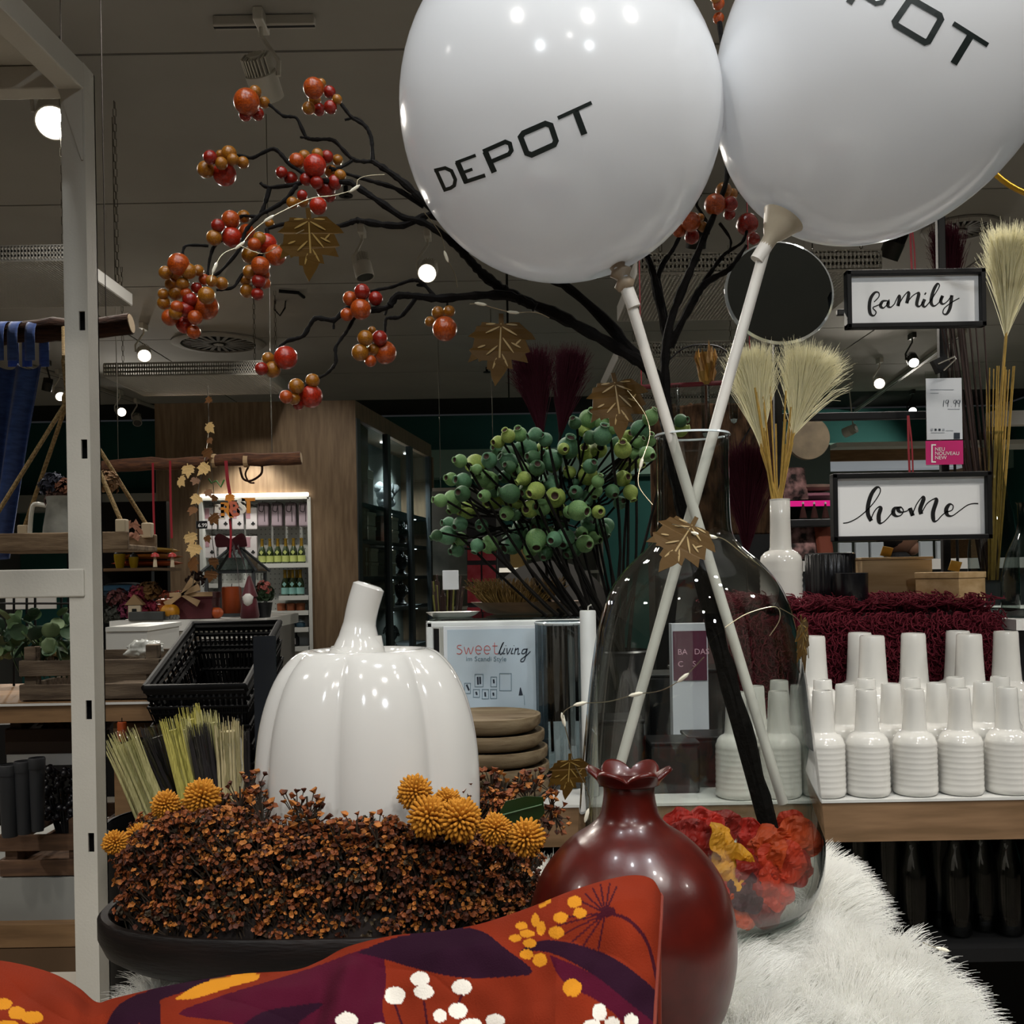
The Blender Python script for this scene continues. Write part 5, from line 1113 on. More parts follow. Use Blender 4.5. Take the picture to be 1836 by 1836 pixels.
# white neck vase on the fur riser
FZ = P(1500, 1086, 1.92).z   # top of the burgundy riser
c = P(1401, 1060, DPm); c.z = FZ; o = thing('white_neck_vase', 'white ribbed ceramic vase holding cream pampas stems', 'vase', c)
vh = P(1396, 895, DPm).z - FZ; r = S(38, DPm)
pr = [(r * .9, 0), (r, vh * .03)]
for i in range(6): z = .05 + .26 * i / 5; pr += [(r * 1.0, vh * z), (r * .965, vh * (z + .025))]
pr += [(r * .99, vh * .40), (r * .93, vh * .46), (r * .75, vh * .50), (r * .54, vh * .52), (r * .50, vh * .55), (r * .47, vh * .8), (r * .47, vh * .99), (r * .43, vh), (r * .36, vh), (r * .35, vh * .6), (0.0001, vh * .55)]
MB().lathe(pr, c, 36).build('body', M_cer, o, smooth=True)
MB().lathe([(r * .475, vh * .985), (r * .48, vh), (r * .36, vh * 1.003), (r * .35, vh * .98)], c, 36, close=False).build('lip', M_cer, o, smooth=True)
# plum plumes
for i, (bx, by, tx, ty, w_, d, lab) in enumerate(((972, 790, 950, 622, 44, 1.95, 'plum coloured pampas plume above the seed pods, the broader one'), (1003, 790, 1026, 622, 34, 1.97, 'plum coloured pampas plume above the seed pods, right of its twin'), (1338, 1000, 1338, 795, 52, 2.35, 'wide dark plum plume between glass vase and white ceramic vase'), (1705, 600, 1696, 402, 34, 2.24, 'dark plum plume sticking up behind the family sign'))):
    b, t_ = P(bx, by, d), P(tx, ty, d); root = Vector((b.x + .01, d, T2 + .001)); o = thing('plum_pampas_stem', lab, 'pampas grass', root, 'plum pampas stems')
    plume(o, b, t_, S(w_, d), 1500 if i != 2 else 2600, M_plum, i + 10, .35, .0008, .0002)
    MB().tube([root, b, b.lerp(t_, .5)], [.003, .003, .001], 7).build('stem', MS, o)
# ================================================================ black rack with mirror and signs
DK = 2.12
rk = thing('black_metal_rack', 'black metal rack with two uprights carrying mirror and signs', 'rack', P(1540, 1060, DK))
for x0_, x1_, yt in ((1391, 1399, 480), (1684, 1697, 300)):
    a, b = P(x1_, 1075, DK), P(x0_, yt, DK); MB().bev((a + b) / 2, (.016, .016, (b - a).length), .002, (b - a).to_track_quat('Z', 'Y').to_matrix()).build('upright', M_blackm, rk)
for y in (745, 935):
    a, b = P(1394, y + 4, DK), P(1692, y - 1, DK); MB().bev((a + b) / 2, (abs(b.x - a.x), .014, .016), .002).build('cross_bar', M_blackm, rk)
a, b = P(1500, 560, DK), P(1692, 558, DK); MB().bev((a + b) / 2, (abs(b.x - a.x), .012, .012), .002).build('sign_arm', M_blackm, rk)
mc = P(1398, 523, 2.08); mr = S(98, 2.08); o = thing('round_mirror', 'round frameless mirror with bright polished edge above the cream pampas', 'mirror', mc)
Rm = Matrix.Rotation(math.radians(90 - 9), 3, 'X')
MB().lathe([(0.0001, .0), (mr * .955, .0), (mr * .957, -.0003)], mc, 72, Rm @ Matrix.Diagonal((1, 1, 1)).to_3x3(), close=False).build('mirror_glass', mat('mirror_silver', '#8b949a', .02, metal=1.0), o)
MB().lathe([(mr * .957, 0), (mr, -.004), (mr, -.008), (0.0001, -.008)], mc, 72, Rm, close=False).build('bevel', mat('mirror_bevel', '#e8eef0', .08, metal=.7), o)
MB().bev(mc + Vector((0, .03, -.02)), (.03, .05, .03), .003).build('bracket', M_blackm, o)
def sign(x0_, y0_, x1_, y1_, d, strokes, sfn, wt, wk, lab, name, word):
    a, b = P(x0_, y0_, d), P(x1_, y1_, d); c = (a + b) / 2; W, Hh = b.x - a.x, a.z - b.z
    o = thing(name, lab, 'sign', Vector((c.x, d, b.z)), 'framed word signs'); fw = .0095
    for z in (a.z - fw / 2, b.z + fw / 2): MB().bev((c.x, d, z), (W, .022, fw), .0015).build('frame_rail', M_blackm, o)
    for x in (a.x + fw / 2, b.x - fw / 2): MB().bev((x, d, c.z), (fw, .022, Hh), .0015).build('frame_stile', M_blackm, o)
    wp = MB().box((c.x, d + .004, c.z), (W - fw, .004, Hh - fw)).build('white_panel', mat('sign_white', '#eef0f2', .55), o)
    fn = lambda x, y: P(*sfn(x, y), d + .0015)
    for s_ in strokes:
        pts = cr(s_, 6); wd = []
        for i in range(len(pts)):
            a_, b_ = pts[max(i - 1, 0)], pts[min(i + 1, len(pts) - 1)]; dx, dy = b_[0] - a_[0], b_[1] - a_[1]; L = math.hypot(dx, dy) or 1
            wd.append(wt + (wk - wt) * max(0, dy / L) ** .8)
        wd = [sum(wd[max(0, i - 3):i + 4]) / len(wd[max(0, i - 3):i + 4]) for i in range(len(wd))]
        MB().ribbon(pts, wd, fn).build('%s_lettering' % word, M_black, wp)
    return o
HOME = [[(765, 456), (800, 450), (850, 425), (905, 380), (950, 330), (982, 278), (984, 250), (965, 244), (935, 280), (915, 340), (912, 400), (932, 442)],
        [(925, 445), (948, 390), (972, 362), (988, 366), (976, 410), (980, 452), (1000, 452), (1030, 425), (1062, 385)],
        [(1098, 362), (1070, 368), (1062, 395), (1080, 414), (1108, 408), (1122, 382), (1108, 362), (1090, 372), (1105, 390), (1140, 385), (1160, 368)],
        [(1160, 366), (1178, 412)], [(1172, 412), (1200, 345), (1232, 302), (1242, 312), (1222, 370), (1228, 402)], [(1228, 400), (1262, 340), (1305, 312), (1318, 322), (1298, 390), (1302, 440), (1322, 440), (1350, 410), (1385, 382)],
        [(1378, 390), (1410, 378), (1416, 352), (1396, 344), (1376, 372), (1382, 406), (1412, 412), (1455, 382), (1500, 350), (1535, 340), (1565, 340)]]
FAM = [[(1084, 452), (1108, 425), (1106, 404), (1086, 406), (1066, 436), (1060, 478), (1066, 512), (1084, 520), (1094, 502), (1078, 482), (1094, 472), (1120, 462)],
       [(1152, 446), (1128, 448), (1116, 470), (1130, 482), (1148, 466), (1156, 448), (1154, 472), (1168, 478), (1186, 462)],
       [(1186, 462), (1204, 424), (1212, 426), (1204, 472)], [(1204, 472), (1228, 430), (1250, 404), (1258, 410), (1248, 458)], [(1248, 458), (1274, 424), (1302, 406), (1308, 414), (1298, 462), (1312, 474), (1330, 450)],
       [(1338, 438), (1328, 464), (1340, 476), (1366, 448)], [(1366, 448), (1402, 392), (1412, 368), (1400, 362), (1380, 400), (1370, 452), (1384, 472), (1408, 456), (1426, 424)],
       [(1428, 420), (1418, 448), (1430, 462), (1452, 448), (1474, 418)], [(1474, 418), (1466, 478), (1448, 512), (1430, 508), (1436, 484), (1470, 456), (1512, 432)], [(1338, 408), (1344, 412)]]
sign(1515, 487, 1765, 586, 2.03, FAM, lambda x, y: (1180 + x / 2.799, 380 + y / 2.799), 5.5, 17, 'black framed white sign with the handwritten word family', 'family_word_sign', 'family')
sign(1490, 850, 1776, 966, 1.98, HOME, lambda x, y: (1280 + x / 3.302, 800 + y / 3.302), 6.5, 25, 'black framed white sign with the handwritten word home', 'home_word_sign', 'home')
for i, (x, y0_, y1_, d) in enumerate(((1632, 395, 487, 2.04), (1628, 745, 850, 2.0))):
    o = thing('red_hanging_ribbon', ('red ribbon loop above the family sign', 'red ribbon loop between rack bar and home sign')[i], 'ribbon', P(x, y1_, d)); strip([(x, y0_), (x + 1, (y0_ + y1_) / 2), (x + 3, y1_ + 2)], 4, d, M_red, 'ribbon_front', o); strip([(x + 1, y0_), (x + 7, (y0_ + y1_) / 2), (x + 9, y1_ + 2)], 3, d + .005, M_red, 'ribbon_back', o)
# price card with clip
DPc = 2.06
o = thing('price_card_holder', 'clear price card holder reading 19.99 with pink NEU NOUVEAU NEW strip', 'price card', P(1694, 835, DPc))
MB().fb(1660, 665, 1727, 835, DPc, DPc + .002).build('acrylic_sleeve', glass('acrylic_clear', '#eef0ee', '#aab0ae', 1.3), o)
wcd = MB().fb(1661, 678, 1725, 788, DPc - .001, DPc).build('white_card', mat('card_paper', '#cfd3d8', .5), o)
pkd = MB().fb(1660, 790, 1727, 833, DPc - .001, DPc).build('pink_strip', mat('strip_pink', '#c4166c', .5), o)
b0 = P(1690, 732, DPc - .0016)
def pcd(x, y): return P(1536 + x / 3.673, 600 + y / 3.673, DPc - .0018)
for s_ in ([(575, 432), (570, 475)], [(600, 430), (588, 435), (590, 452), (604, 448), (604, 432), (600, 475)], [(622, 472), (624, 474)], [(652, 430), (640, 436), (642, 452), (656, 448), (656, 432), (650, 475)], [(676, 430), (664, 436), (666, 452), (680, 448), (680, 432), (674, 478)]): MB().ribbon(cr(s_, 4) if len(s_) > 2 else s_, 3.2, pcd).build('price_lettering', M_ink, wcd)
M_pale = mat('print_pale', '#9aa0a8', .6)
for (x0_, x1_, y) in ((485, 640, 362), (485, 540, 385), (600, 680, 490), (588, 636, 632), (490, 580, 646)): MB().ribbon([(x0_, y), (x1_, y)], 3.5, pcd).build('small_print', M_pale, wcd)
for x in (496, 520, 546, 572): MB().ribbon([(x - 7, 626), (x + 7, 626)], 14, pcd).build('care_sign', M_ink if x in (520, 546) else M_pale, wcd)
MB().ribbon([(640, 666), (680, 666)], 40, pcd).build('logo_square', M_ink, wcd)
for i, tx in enumerate(('NEU', 'NOUVEAU', 'NEW')): text_mb(tx, lambda u, v: pcd(514 + u, 765 + i * 28 - v), 34).build('pink_strip_lettering', mat('print_white', '#f0f0ee'), pkd)
MB().ribbon([(522, 726), (496, 726), (496, 838), (522, 838)], 9, pcd).build('bracket_mark', mat('print_white', '#f0f0ee'), pkd)
o = thing('binder_clip', 'black binder clip with silver arms above the price card', 'clip', P(1692, 655, DPc)); cc_ = P(1690, 652, DPc - .012); R = Matrix.Rotation(math.radians(-25), 3, 'Y')
MB().poly([(-.014, -.014), (.014, -.014), (.014, .014), (-.014, .014)], .018, lambda u, v, w: cc_ + R @ Vector((u, w, v))).build('jaw', M_blackm, o)
MB().tube([P(1682, 652, DPc - .02), P(1712, 639, DPc - .035), P(1714, 643, DPc - .035), P(1692, 664, DPc - .02)], .0022, 6).build('arm', mat('steel_bright', '#d5d5d2', .2, metal=1), o)
# ================================================================ burgundy curly fur riser and what stands on it
fx0, fx1 = P(1318, 1100, 1.9).x, P(1785, 1100, 1.9).x; fy0, fy1 = 1.93, 2.25
o = thing('burgundy_fur_throw', 'curly burgundy fur throw draped over a riser behind the white vases', 'fur throw', ((fx0 + fx1) / 2, 2.0, T2)); M_fur = mat('fur_burgundy', '#541420', .8, spec=.15)
MB().bev(((fx0 + fx1) / 2, (fy0 + fy1) / 2, (T2 + FZ - .008) / 2 + .002), (fx1 - fx0, fy1 - fy0, FZ - .012 - T2), .03).build('backing', mat('fur_backing', '#30090f', .9), o)
rg = random.Random(31); st_ = []; nrm = []
for i in range(9000):
    if rg.random() < .45: xx = rg.uniform(fx0, fx1); st_.append(Vector((xx, rg.uniform(fy0, fy1 - .05), FZ - .016 + .014 * noise.noise(Vector((xx * 12, 0, 3)))))); nrm.append(Vector((rg.uniform(-.5, .5), -.35, .75)))
    else:
        z = rg.uniform(T2 + .01, FZ - .016); st_.append(Vector((rg.uniform(fx0, fx1), fy0, z))); nrm.append(Vector((rg.uniform(-.35, .35), -1, .05)))
for i in range(1500): st_.append(Vector((fx1, rg.uniform(fy0, fy1), rg.uniform(T2 + .02, FZ - .02)))); nrm.append(Vector((.8, -.4, .3)))
def curl(s_, i):
    n_ = nrm[i].normalized(); L = rg.uniform(.026, .055) * (1.35 if nrm[i].z > .5 else 1); ph = rg.uniform(0, 6.28); k = rg.uniform(.005, .011); u_ = n_.orthogonal().normalized(); v_ = n_.cross(u_); out = []
    for j in range(7):
        t = j / 6; out.append(s_ + n_ * L * (t - .25 * t * t) + (u_ * math.cos(ph + 8 * t) + v_ * math.sin(ph + 8 * t)) * k * min(1, t * 2) + Vector((0, 0, -.012 * t * t)))
    return out
strands('curly_pile', st_, curl, M_fur, o, 7, .0015, .0009)
M_rib = mat('pot_black_gloss', '#101013', .25, spec=.5)
c = P(1489, 1060, 2.04); c.z = FZ; r = S(43, 2.04); hh = P(1489, 993, 2.04).z - FZ; o = thing('ribbed_black_pot', 'large black fluted pot on the burgundy fur', 'pot', c)
MB().lathe([(r * .95, 0), (r, .004), (r, hh - .002), (r * .97, hh), (r * .9, hh), (r * .88, .01), (0.0001, .01)], c, 120, fr=lambda a, i: 1 + .018 * math.cos(a * 30)).build('body', M_rib, o, smooth='all'); MB().lathe([(r * .99, hh - .001), (r * .995, hh + .001), (r * .9, hh + .0015)], c, 60, close=False).build('rim', mat('rim_glint', '#3a3a3c', .2), o, smooth=True)
c = P(1527, 1068, 1.965); c.z = FZ + .002; r = S(29, 1.965); hh = P(1527, 1028, 1.965).z - c.z; o = thing('small_black_pot', 'small smooth black tealight glass in front of the fluted pot', 'pot', c)
MB().lathe([(r * .9, 0), (r * .97, .004), (r, hh), (r * .93, hh), (r * .88, .01), (0.0001, .01)], c, 48).build('body', M_rib, o, smooth=True); MB().lathe([(r * .995, hh - .001), (r, hh + .001), (r * .93, hh + .001)], c, 48, close=False).build('rim', mat('rim_glint', '#3a3a3c'), o, smooth=True)
M_pine = mat('pale_pine', '#b39872', .6, col2='#9c8058', scale=6, stretch=(1, 8, 10), spec=.2)
M_brass = mat('brass_plate', '#8a6c2c', .4, metal=.7)
def wbox(pxc, d, w_, dp, yt, lid, rot, lab, tx):
    zt_ = P(pxc, yt, d).z; c = P(pxc, 1060, d); c.z = FZ; hh = zt_ - FZ; R = Matrix.Rotation(rot, 3, 'Z'); o = thing('wooden_keepsake_box', lab, 'box', c, 'pine keepsake boxes')
    MB().bev(c + Vector((0, 0, (hh - lid) / 2)), (w_, dp, hh - lid), .001, R).build('body', M_pine, o); MB().bev(c + Vector((0, 0, hh - lid / 2 + .0005)), (w_ * 1.03, dp * 1.03, lid), .001, R).build('lid', M_pine, o)
    tg = c + Vector((tx, -dp * .3, hh + .012)); MB().box(tg, (.022, .002, .02), Matrix.Rotation(.35, 3, 'X') @ Matrix.Rotation(.2, 3, 'Y')).build('brass_tag', M_brass, o)
wbox(1590, 2.12, S(122, 2.12), .12, 1000, .005, 0.0, 'larger pine keepsake box with thin lid and brass tag behind the fur', -.012)
wbox(1704, 2.01, S(84, 2.01), S(84, 2.01), 1026, .012, .62, 'smaller pine keepsake box set at an angle with brass tag', -.002)
# ---- tall clear glass bottles with stalks at the right edge
M_gv = glass('bottle_glass', '#ccd2d0', '#4a5254', 1.5, 0, 1.3)
for i, (x, d, r, yt, lab) in enumerate(((1782, 2.06, .048, 775, 'tall clear glass bottle holding brown stalks and pampas'), (1850, 1.98, .055, 900, 'clear glass bottle cut by the picture edge'))):
    c = P(x, 1068, d); c.z = FZ - .03; hh = P(x, yt, d).z - c.z; o = thing('clear_glass_bottle', lab, 'bottle', c)
    MB().lathe([(r * .85, 0), (r * .98, .006), (r, .03), (r * .98, hh * .35), (r * .8, hh * .55), (r * .5, hh * .72), (r * .42, hh * .8), (r * .42, hh * .98), (r * .47, hh)], c, 40, close=False).build('wall', M_gv, o, smooth='all'); MB().lathe([(0.0001, .002), (r * .9, .002), (r * .93, .014), (0.0001, .016)], c, 40, close=False).build('thick_base', glass('jar_base', '#8b9090'), o, smooth=True)
sc_ = thing('white_side_counter', 'white counter edge at the right border under the glass bottles', 'counter', P(1850, 1400, 2.2)); zc = FZ - .031
MB().b2((P(1776, 1060, 2.0).x, 1.9, zc - .02), (2.4, 2.6, zc)).build('top_board', M_white, sc_); MB().b2((P(1790, 1060, 2.0).x + .03, 1.96, T2 + .001), (2.4, 2.5, zc - .02)).build('body', mat('cab_grey', '#5d6062', .6), sc_)
# right pampas
b, t_ = P(1803, 610, 2.06), P(1815, 408, 2.06); root = P(1780, 1040, 2.06); o = thing('tall_pampas_stem', 'tall cream pampas plume on golden stalk at the right edge', 'pampas grass', root)
plume(o, b, t_, S(52, 2.06), 3000, M_cream, 77, .15); MB().tube([root, P(1783, 850, 2.06), b, b.lerp(t_, .5)], [.003, .003, .003, .001], 7).build('stem', M_straw, o)
o = thing('golden_stalks', 'golden straw stalks standing in the tall glass bottle', 'dried stems', root); stalks(o, root, P(1795, 660, 2.06), 12, .03, M_straw, .0018, 4)
o = thing('brown_stalks', 'dark brown reed stalks fanning out of the tall glass bottle', 'dried stems', root); stalks(o, root + Vector((0, .01, 0)), P(1722, 580, 2.1), 14, .04, mat('reed_brown', '#2c1812', .7), .0025, 9)

# ================================================================ things behind the right half
DBk = 3.3
o = thing('bark_slab', 'rough brown bark slab standing behind the glass vase neck', 'bark slab', P(1290, 960, DBk)); bx0, bx1, bz0, bz1 = P(1168, 900, DBk).x, P(1405, 900, DBk).x, P(1290, 960, DBk).z, P(1290, 728, DBk).z
M_bk2 = mat('bark_slab_m', '#4b3625', .9, spec=.1, col2='#21170f', scale=22, stretch=(3, 3, .8), bump=1.0, bscale=26)
def barkf(u, v):
    x = bx0 + (bx1 - bx0) * u; z = bz0 + (bz1 - bz0) * v; n_ = noise.noise(Vector((x * 14, z * 4, 3))) * .02 + noise.noise(Vector((x * 40, z * 12, 1))) * .008; return Vector((x, DBk - .05 * math.sin(math.pi * u) - n_, z))
q = MB().grid(barkf, 60, 60).build('bark_face', M_bk2, o, smooth='all'); q.modifiers.new('thick', 'SOLIDIFY').thickness = .03
for k in range(24): 
    x = bx0 + (bx1 - bx0) * (k + .5) / 24; MB().bev((x, DBk + .02, (bz0 + bz1) / 2 + rnd(-.01, .02)), ((bx1 - bx0) / 30, .03, bz1 - bz0), .006).build('bark_ridge', M_bk2, o)
pb_ = MB().b2((bx0, DBk - .05, 0), (bx1, DBk + .1, bz0)).build('dark_plinth', M_black); tag(pb_, 'black plinth block carrying the bark slab', 'plinth')
c = P(1448, 786, 3.4); r = S(38, 3.4); o = thing('wooden_disc', 'round pale wooden disc hanging right of the pampas stalks', 'disc', c - Vector((0, 0, r)))
MB().lathe([(r, -.012), (r * 1.01, 0), (r, .012), (0.0001, .0125)], c, 48, Matrix.Rotation(math.radians(90), 3, 'X')).build('disc', mat('disc_wood', '#8f7f66', .8, col2='#6f6250', scale=14), o, smooth=True); MB().tube([c + Vector((0, 0, r)), Vector((c.x, c.y, CEIL))], .0015, 4).build('cord', M_wire, o)
# rail with hanging tube vases
DT = 2.7
o = thing('burgundy_rail', 'burgundy rail carrying hanging glass tube vases', 'rail', P(1260, 688, DT)); MB().tube([P(1150, 694, DT), P(1345, 684, DT)], .006, 8).build('bar', mat('rail_burgundy', '#5c0f1c', .4), o); MB().tube(cr([P(1195, 650, DT), P(1225, 625, DT), P(1262, 618, DT), P(1300, 628, DT), P(1345, 680, DT), P(1362, 730, DT), P(1325, 800, DT)], 5), .0022, 5).build('hoop_wire', M_blackm, o, smooth=True)
for x in (1150, 1345): MB().tube([P(x, 690, DT), Vector((P(x, 690, DT).x, DT, CEIL))], .0015, 4).build('hanging_wire', M_red, o)
for i, (x, yb) in enumerate(((1212, 770), (1266, 785), (1316, 760))):
    a, b = P(x, yb, DT), P(x, 692, DT); r = .011; L = b.z - a.z; o = thing('glass_tube_vase', '%s hanging glass tube vase under the burgundy rail' % ('first', 'middle', 'last')[i], 'vase', a, 'glass tube vases')
    MB().lathe([(0.0001, 0), (r * .7, .004), (r, .014), (r, L), (r * 1.2, L + .002)], a, 20, close=False).build('wall', M_gv, o, smooth='all'); MB().lathe([(0.0001, .001), (r * .6, .004), (r * .8, .012), (0.0001, .014)], a, 20, close=False).build('bottom_bead', mat('rim_glass', '#cdd6d8'), o, smooth='all')
c = P(1266, 690, DT); o = thing('dried_protea', 'dried ochre protea bloom standing in the middle glass tube', 'dried flower', P(1266, 780, DT)); hgt = P(1266, 618, DT).z - c.z
MB().tube([P(1266, 775, DT), c + Vector((0, 0, .01))], .0035, 7).build('stem', mat('protea_stem', '#6b3a20', .8), o)
MB().lathe([(.008, 0), (.02, hgt * .2), (.021, hgt * .5), (.016, hgt * .8), (0.0001, hgt * .82)], c, 16).build('core', mat('protea_core', '#8a6a2c', .8), o, smooth=True)
rg = random.Random(9)
for k in range(34):
    a_ = k * 2.4; h0 = rg.uniform(0, .55) * hgt; R = Matrix.Rotation(a_, 3, 'Z'); ln = hgt * rg.uniform(.4, .55); sp = rg.uniform(.9, 1.3)
    MB().add([c + R @ Vector(v) for v in ((.020, -.005, h0), (.020, .005, h0), (.026 * sp, .004, h0 + ln * .6), (.022 * sp, 0, h0 + ln), (.026 * sp, -.004, h0 + ln * .6))], [(0, 1, 2, 3, 4)]).build('bract', mat('protea_%d' % (k % 3), ('#a97c2e', '#8a5f24', '#b08a5a')[k % 3], .7), o)
# cushions on a pink lit shelf
DCu = 4.6
o = thing('pink_edge_shelf', 'dark shelf with glowing pink edge carrying patterned cushions', 'shelf', P(1440, 900, DCu)); a, b = P(1330, 900, DCu), P(1500, 900, DCu)
MB().b2((a.x, DCu, a.z - .02), (b.x, DCu + .4, a.z - .005)).build('board', M_dark, o); MB().b2((a.x, DCu - .01, a.z - .025), (b.x, DCu, a.z)).build('pink_edge', mat('pink_acrylic', '#c81d72', .3, emit='#e0208a', estr=.6), o)
MB().b2((a.x, DCu + .4, 0), (b.x + .1, DCu + .42, a.z + .3)).build('back_panel', mat('sage_panel', '#3e4a42', .8), o); MB().b2((a.x, DCu - .02, P(1440, 938, DCu).z), (b.x, DCu + .4, P(1440, 932, DCu).z)).build('lower_board', M_dark, o)
Rc = Matrix.Rotation(math.radians(70), 3, 'X')
cushion(P(1460, 891, DCu + .2) , .17, .2, .034, mat('cush_pink', '#b5788a', .8), 'plain pink cushion lying on the pink edged shelf'); cushion(P(1458, 876, DCu + .2), .17, .2, .034, mat('cush_nude', '#a98a7c', .8, col2='#7d5f58', scale=9), 'striped nude cushion lying on the plain pink cushion')
cushion(P(1422, 867, DCu + .12), .12, .16, .05, mat('cush_floral', '#b58a86', .8, col2='#1a1412', scale=24), 'floral black and pink cushion standing on the pink edged shelf', R=Rc); cushion(P(1362, 859, DCu + .1), .17, .2, .06, mat('cush_red', '#8a3a3a', .8, col2='#c09a92', scale=16, stretch=(6, 1, 1)), 'red cushion with pale streaks beside the straw stems', R=Rc)
for i, x in enumerate((1440, 1460, 1480)):
    p = P(x, 915, DCu - .01); o = thing('rust_tassel', 'dark rust tassel hanging under the pink edged shelf, %s' % ('first', 'second', 'third')[i], 'tassel', p, 'tassels under the shelf'); MB().lathe([(.003, .03), (.008, .01), (.018, -.035), (0.0001, -.036)], p, 10).build('fringe', mat('tassel_rust', '#3c1a14', .9), o, smooth=True); MB().ball(p + Vector((0, 0, .032)), .006, 8, 6).build('bead', M_boxw, o)
cushion(P(1440, 973, DCu + .1), .14, .16, .05, mat('cush_floral', '#b58a86'), 'floral cushion on the lower board under the tassels', R=Rc); cushion(P(1478, 976, DCu + .05), .07, .18, .04, mat('cush_rust', '#7a3a26', .8), 'rust coloured narrow cushion beside the lower floral one', R=Rc)
# far right shelf with cove light
o = thing('far_wall_shelf', 'long oak fronted wall unit with white light strip behind the signs', 'shelf', P(1560, 1000, 7.0)); 
MB().fb(1330, 806, 1770, 826, 7.0, 7.3).build('oak_fascia', mat('oak_board', '#8a6a48'), o); MB().fb(1330, 827, 1770, 840, 7.02, 7.2).build('light_strip', mat('strip_white', '#b9c0c6', .5, emit='#dfe8f0', estr=.25), o); MB().fb(1330, 840, 1770, 1050, 7.35, 7.4).build('back_panel', mat('sage_panel', '#3e4a42'), o); MB().fb(1740, 806, 1772, 1050, 6.98, 7.4).build('side_panel', mat('oak_board', '#8a6a48'), o)
o = thing('wall_board', 'pale slanted board under the ceiling right of the price card', 'board', P(1800, 760, 7.6)); MB().fb(1500, 798, 1900, 790, 8.2, 8.6).build('ledge', M_white, o); MB().fb(1780, 760, 1960, 735, 6.5, 6.6).build('panel', M_white, o)
# cards and boxes on a far counter, and the shopper
DQ = 3.9
o = thing('far_counter', 'pale counter with white cards in the background below the home sign', 'counter', P(1600, 1010, DQ)); z_ = P(1600, 1003, DQ).z; MB().b2((P(1440, 1000, DQ).x, DQ, z_ - .04), (P(1850, 1000, DQ).x, DQ + .5, z_)).build('top_board', M_white, o); MB().b2((P(1440, 1000, DQ).x, DQ + .03, 0), (P(1850, 1000, DQ).x, DQ + .45, z_ - .04)).build('body', M_dark, o)
for i, x in enumerate((1515, 1545, 1572, 1660, 1690)):
    p = P(x, 1003, DQ + .15); p.z = z_ + .0005; q = MB().bev(p + Vector((0, 0, .035)), (.05, .02, .07), .002).build('white_card_box', mat('cardbox_w', '#8f969a', .6)); tag(q, 'small white card box on the far counter, %s along' % NW[i], 'box', 'card boxes on the far counter')
pz = thing('shopper_person', 'person in dark jacket seen beyond the signs, head turned sideways', 'person', (P(1612, 1000, 4.75).x, 4.75, 0))
def skinned(name, verts, edges, rad, m, par, root=0, sub=2):
    me = bpy.data.meshes.new(name); off = wloc(par); me.from_pydata([tuple(Vector(v) - off) for v in verts], edges, []); me.materials.append(m); ob = bpy.data.objects.new(name, me); COL.objects.link(ob); ob.parent = par
    ob.modifiers.new('skin', 'SKIN'); 
    for i, r_ in enumerate(rad): me.skin_vertices[0].data[i].radius = r_ if hasattr(r_, '__len__') else (r_, r_)
    me.skin_vertices[0].data[root].use_root = True; s_ = ob.modifiers.new('sub', 'SUBSURF'); s_.levels = sub; s_.render_levels = sub
    return ob
hx = P(1608, 948, 4.75); X, Y, Z = hx.x, 4.75, hx.z
V = [(X, Y, Z - .62), (X, Y, Z - .42), (X, Y, Z - .26), (X + .01, Y, Z - .15), (X + .01, Y, Z - .10), (X, Y - .19, Z - .24), (X + .02, Y - .22, Z - .5), (X + .18, Y - .18, Z - .6), (X, Y + .19, Z - .24), (X + .02, Y + .22, Z - .5), (X + .18, Y + .18, Z - .6), (X, Y - .1, Z - .72), (X + .03, Y - .11, Z - 1.05), (X, Y - .11, .06), (X + .1, Y - .11, .03), (X, Y + .1, Z - .72), (X + .03, Y + .11, Z - 1.05), (X, Y + .11, .06), (X + .1, Y + .11, .03)]
E = [(0, 1), (1, 2), (2, 3), (3, 4), (2, 5), (5, 6), (6, 7), (2, 8), (8, 9), (9, 10), (0, 11), (11, 12), (12, 13), (13, 14), (0, 15), (15, 16), (16, 17), (17, 18)]
RR = [(.15, .11), (.15, .11), (.13, .09), .055, .05, .06, .045, .03, .06, .045, .03, .085, .06, .05, .04, .085, .06, .05, .04]
skinned('body', V, E, RR, mat('jacket_black', '#111114', .8), pz)
hm = MB(); hm.ball((X + .01, Y, Z), .1, 24, 18, (.95, .76, 1.15)); hm.ball((X + .108, Y, Z - .02), .016, 8, 6, (1, .8, 1.3)); hm.ball((X + .07, Y, Z - .09), .035, 10, 8)
for s_ in (-1, 1): hm.ball((X - .0, Y + s_ * .076, Z - .01), .02, 8, 6, (.7, .4, 1.3))
hm.build('head', mat('skin', '#8a6450', .6), pz, smooth='all')
MB().ball((X - .015, Y, Z + .02), .108, 22, 16, (.95, .82, 1.12)).build('hair', mat('hair_dark', '#140f0c', .6), pz, smooth='all')
for s_ in (-1, 1): MB().ball((X + .088, Y + s_ * .032, Z + .01), .009, 8, 6).build('eye', M_black, pz)
for yy in (-.18, .18):
    hmb = MB(); hb = Vector((X + .22, Y + yy, Z - .62)); hmb.ball(hb, .035, 12, 8, (1.2, .55, .9))
    for f in range(4): hmb.tube([hb + Vector((.03, (f - 1.5) * .012, 0)), hb + Vector((.07, (f - 1.5) * .014, -.005)), hb + Vector((.09 - abs(f - 1.5) * .008, (f - 1.5) * .014, -.025))], [.009, .008, .006], 7)
    hmb.tube([hb + Vector((0, .02 if yy > 0 else -.02, .01)), hb + Vector((.035, .04 if yy > 0 else -.04, .005))], [.01, .007], 7); hmb.build('hand', mat('skin', '#8a6450'), pz, smooth='all')
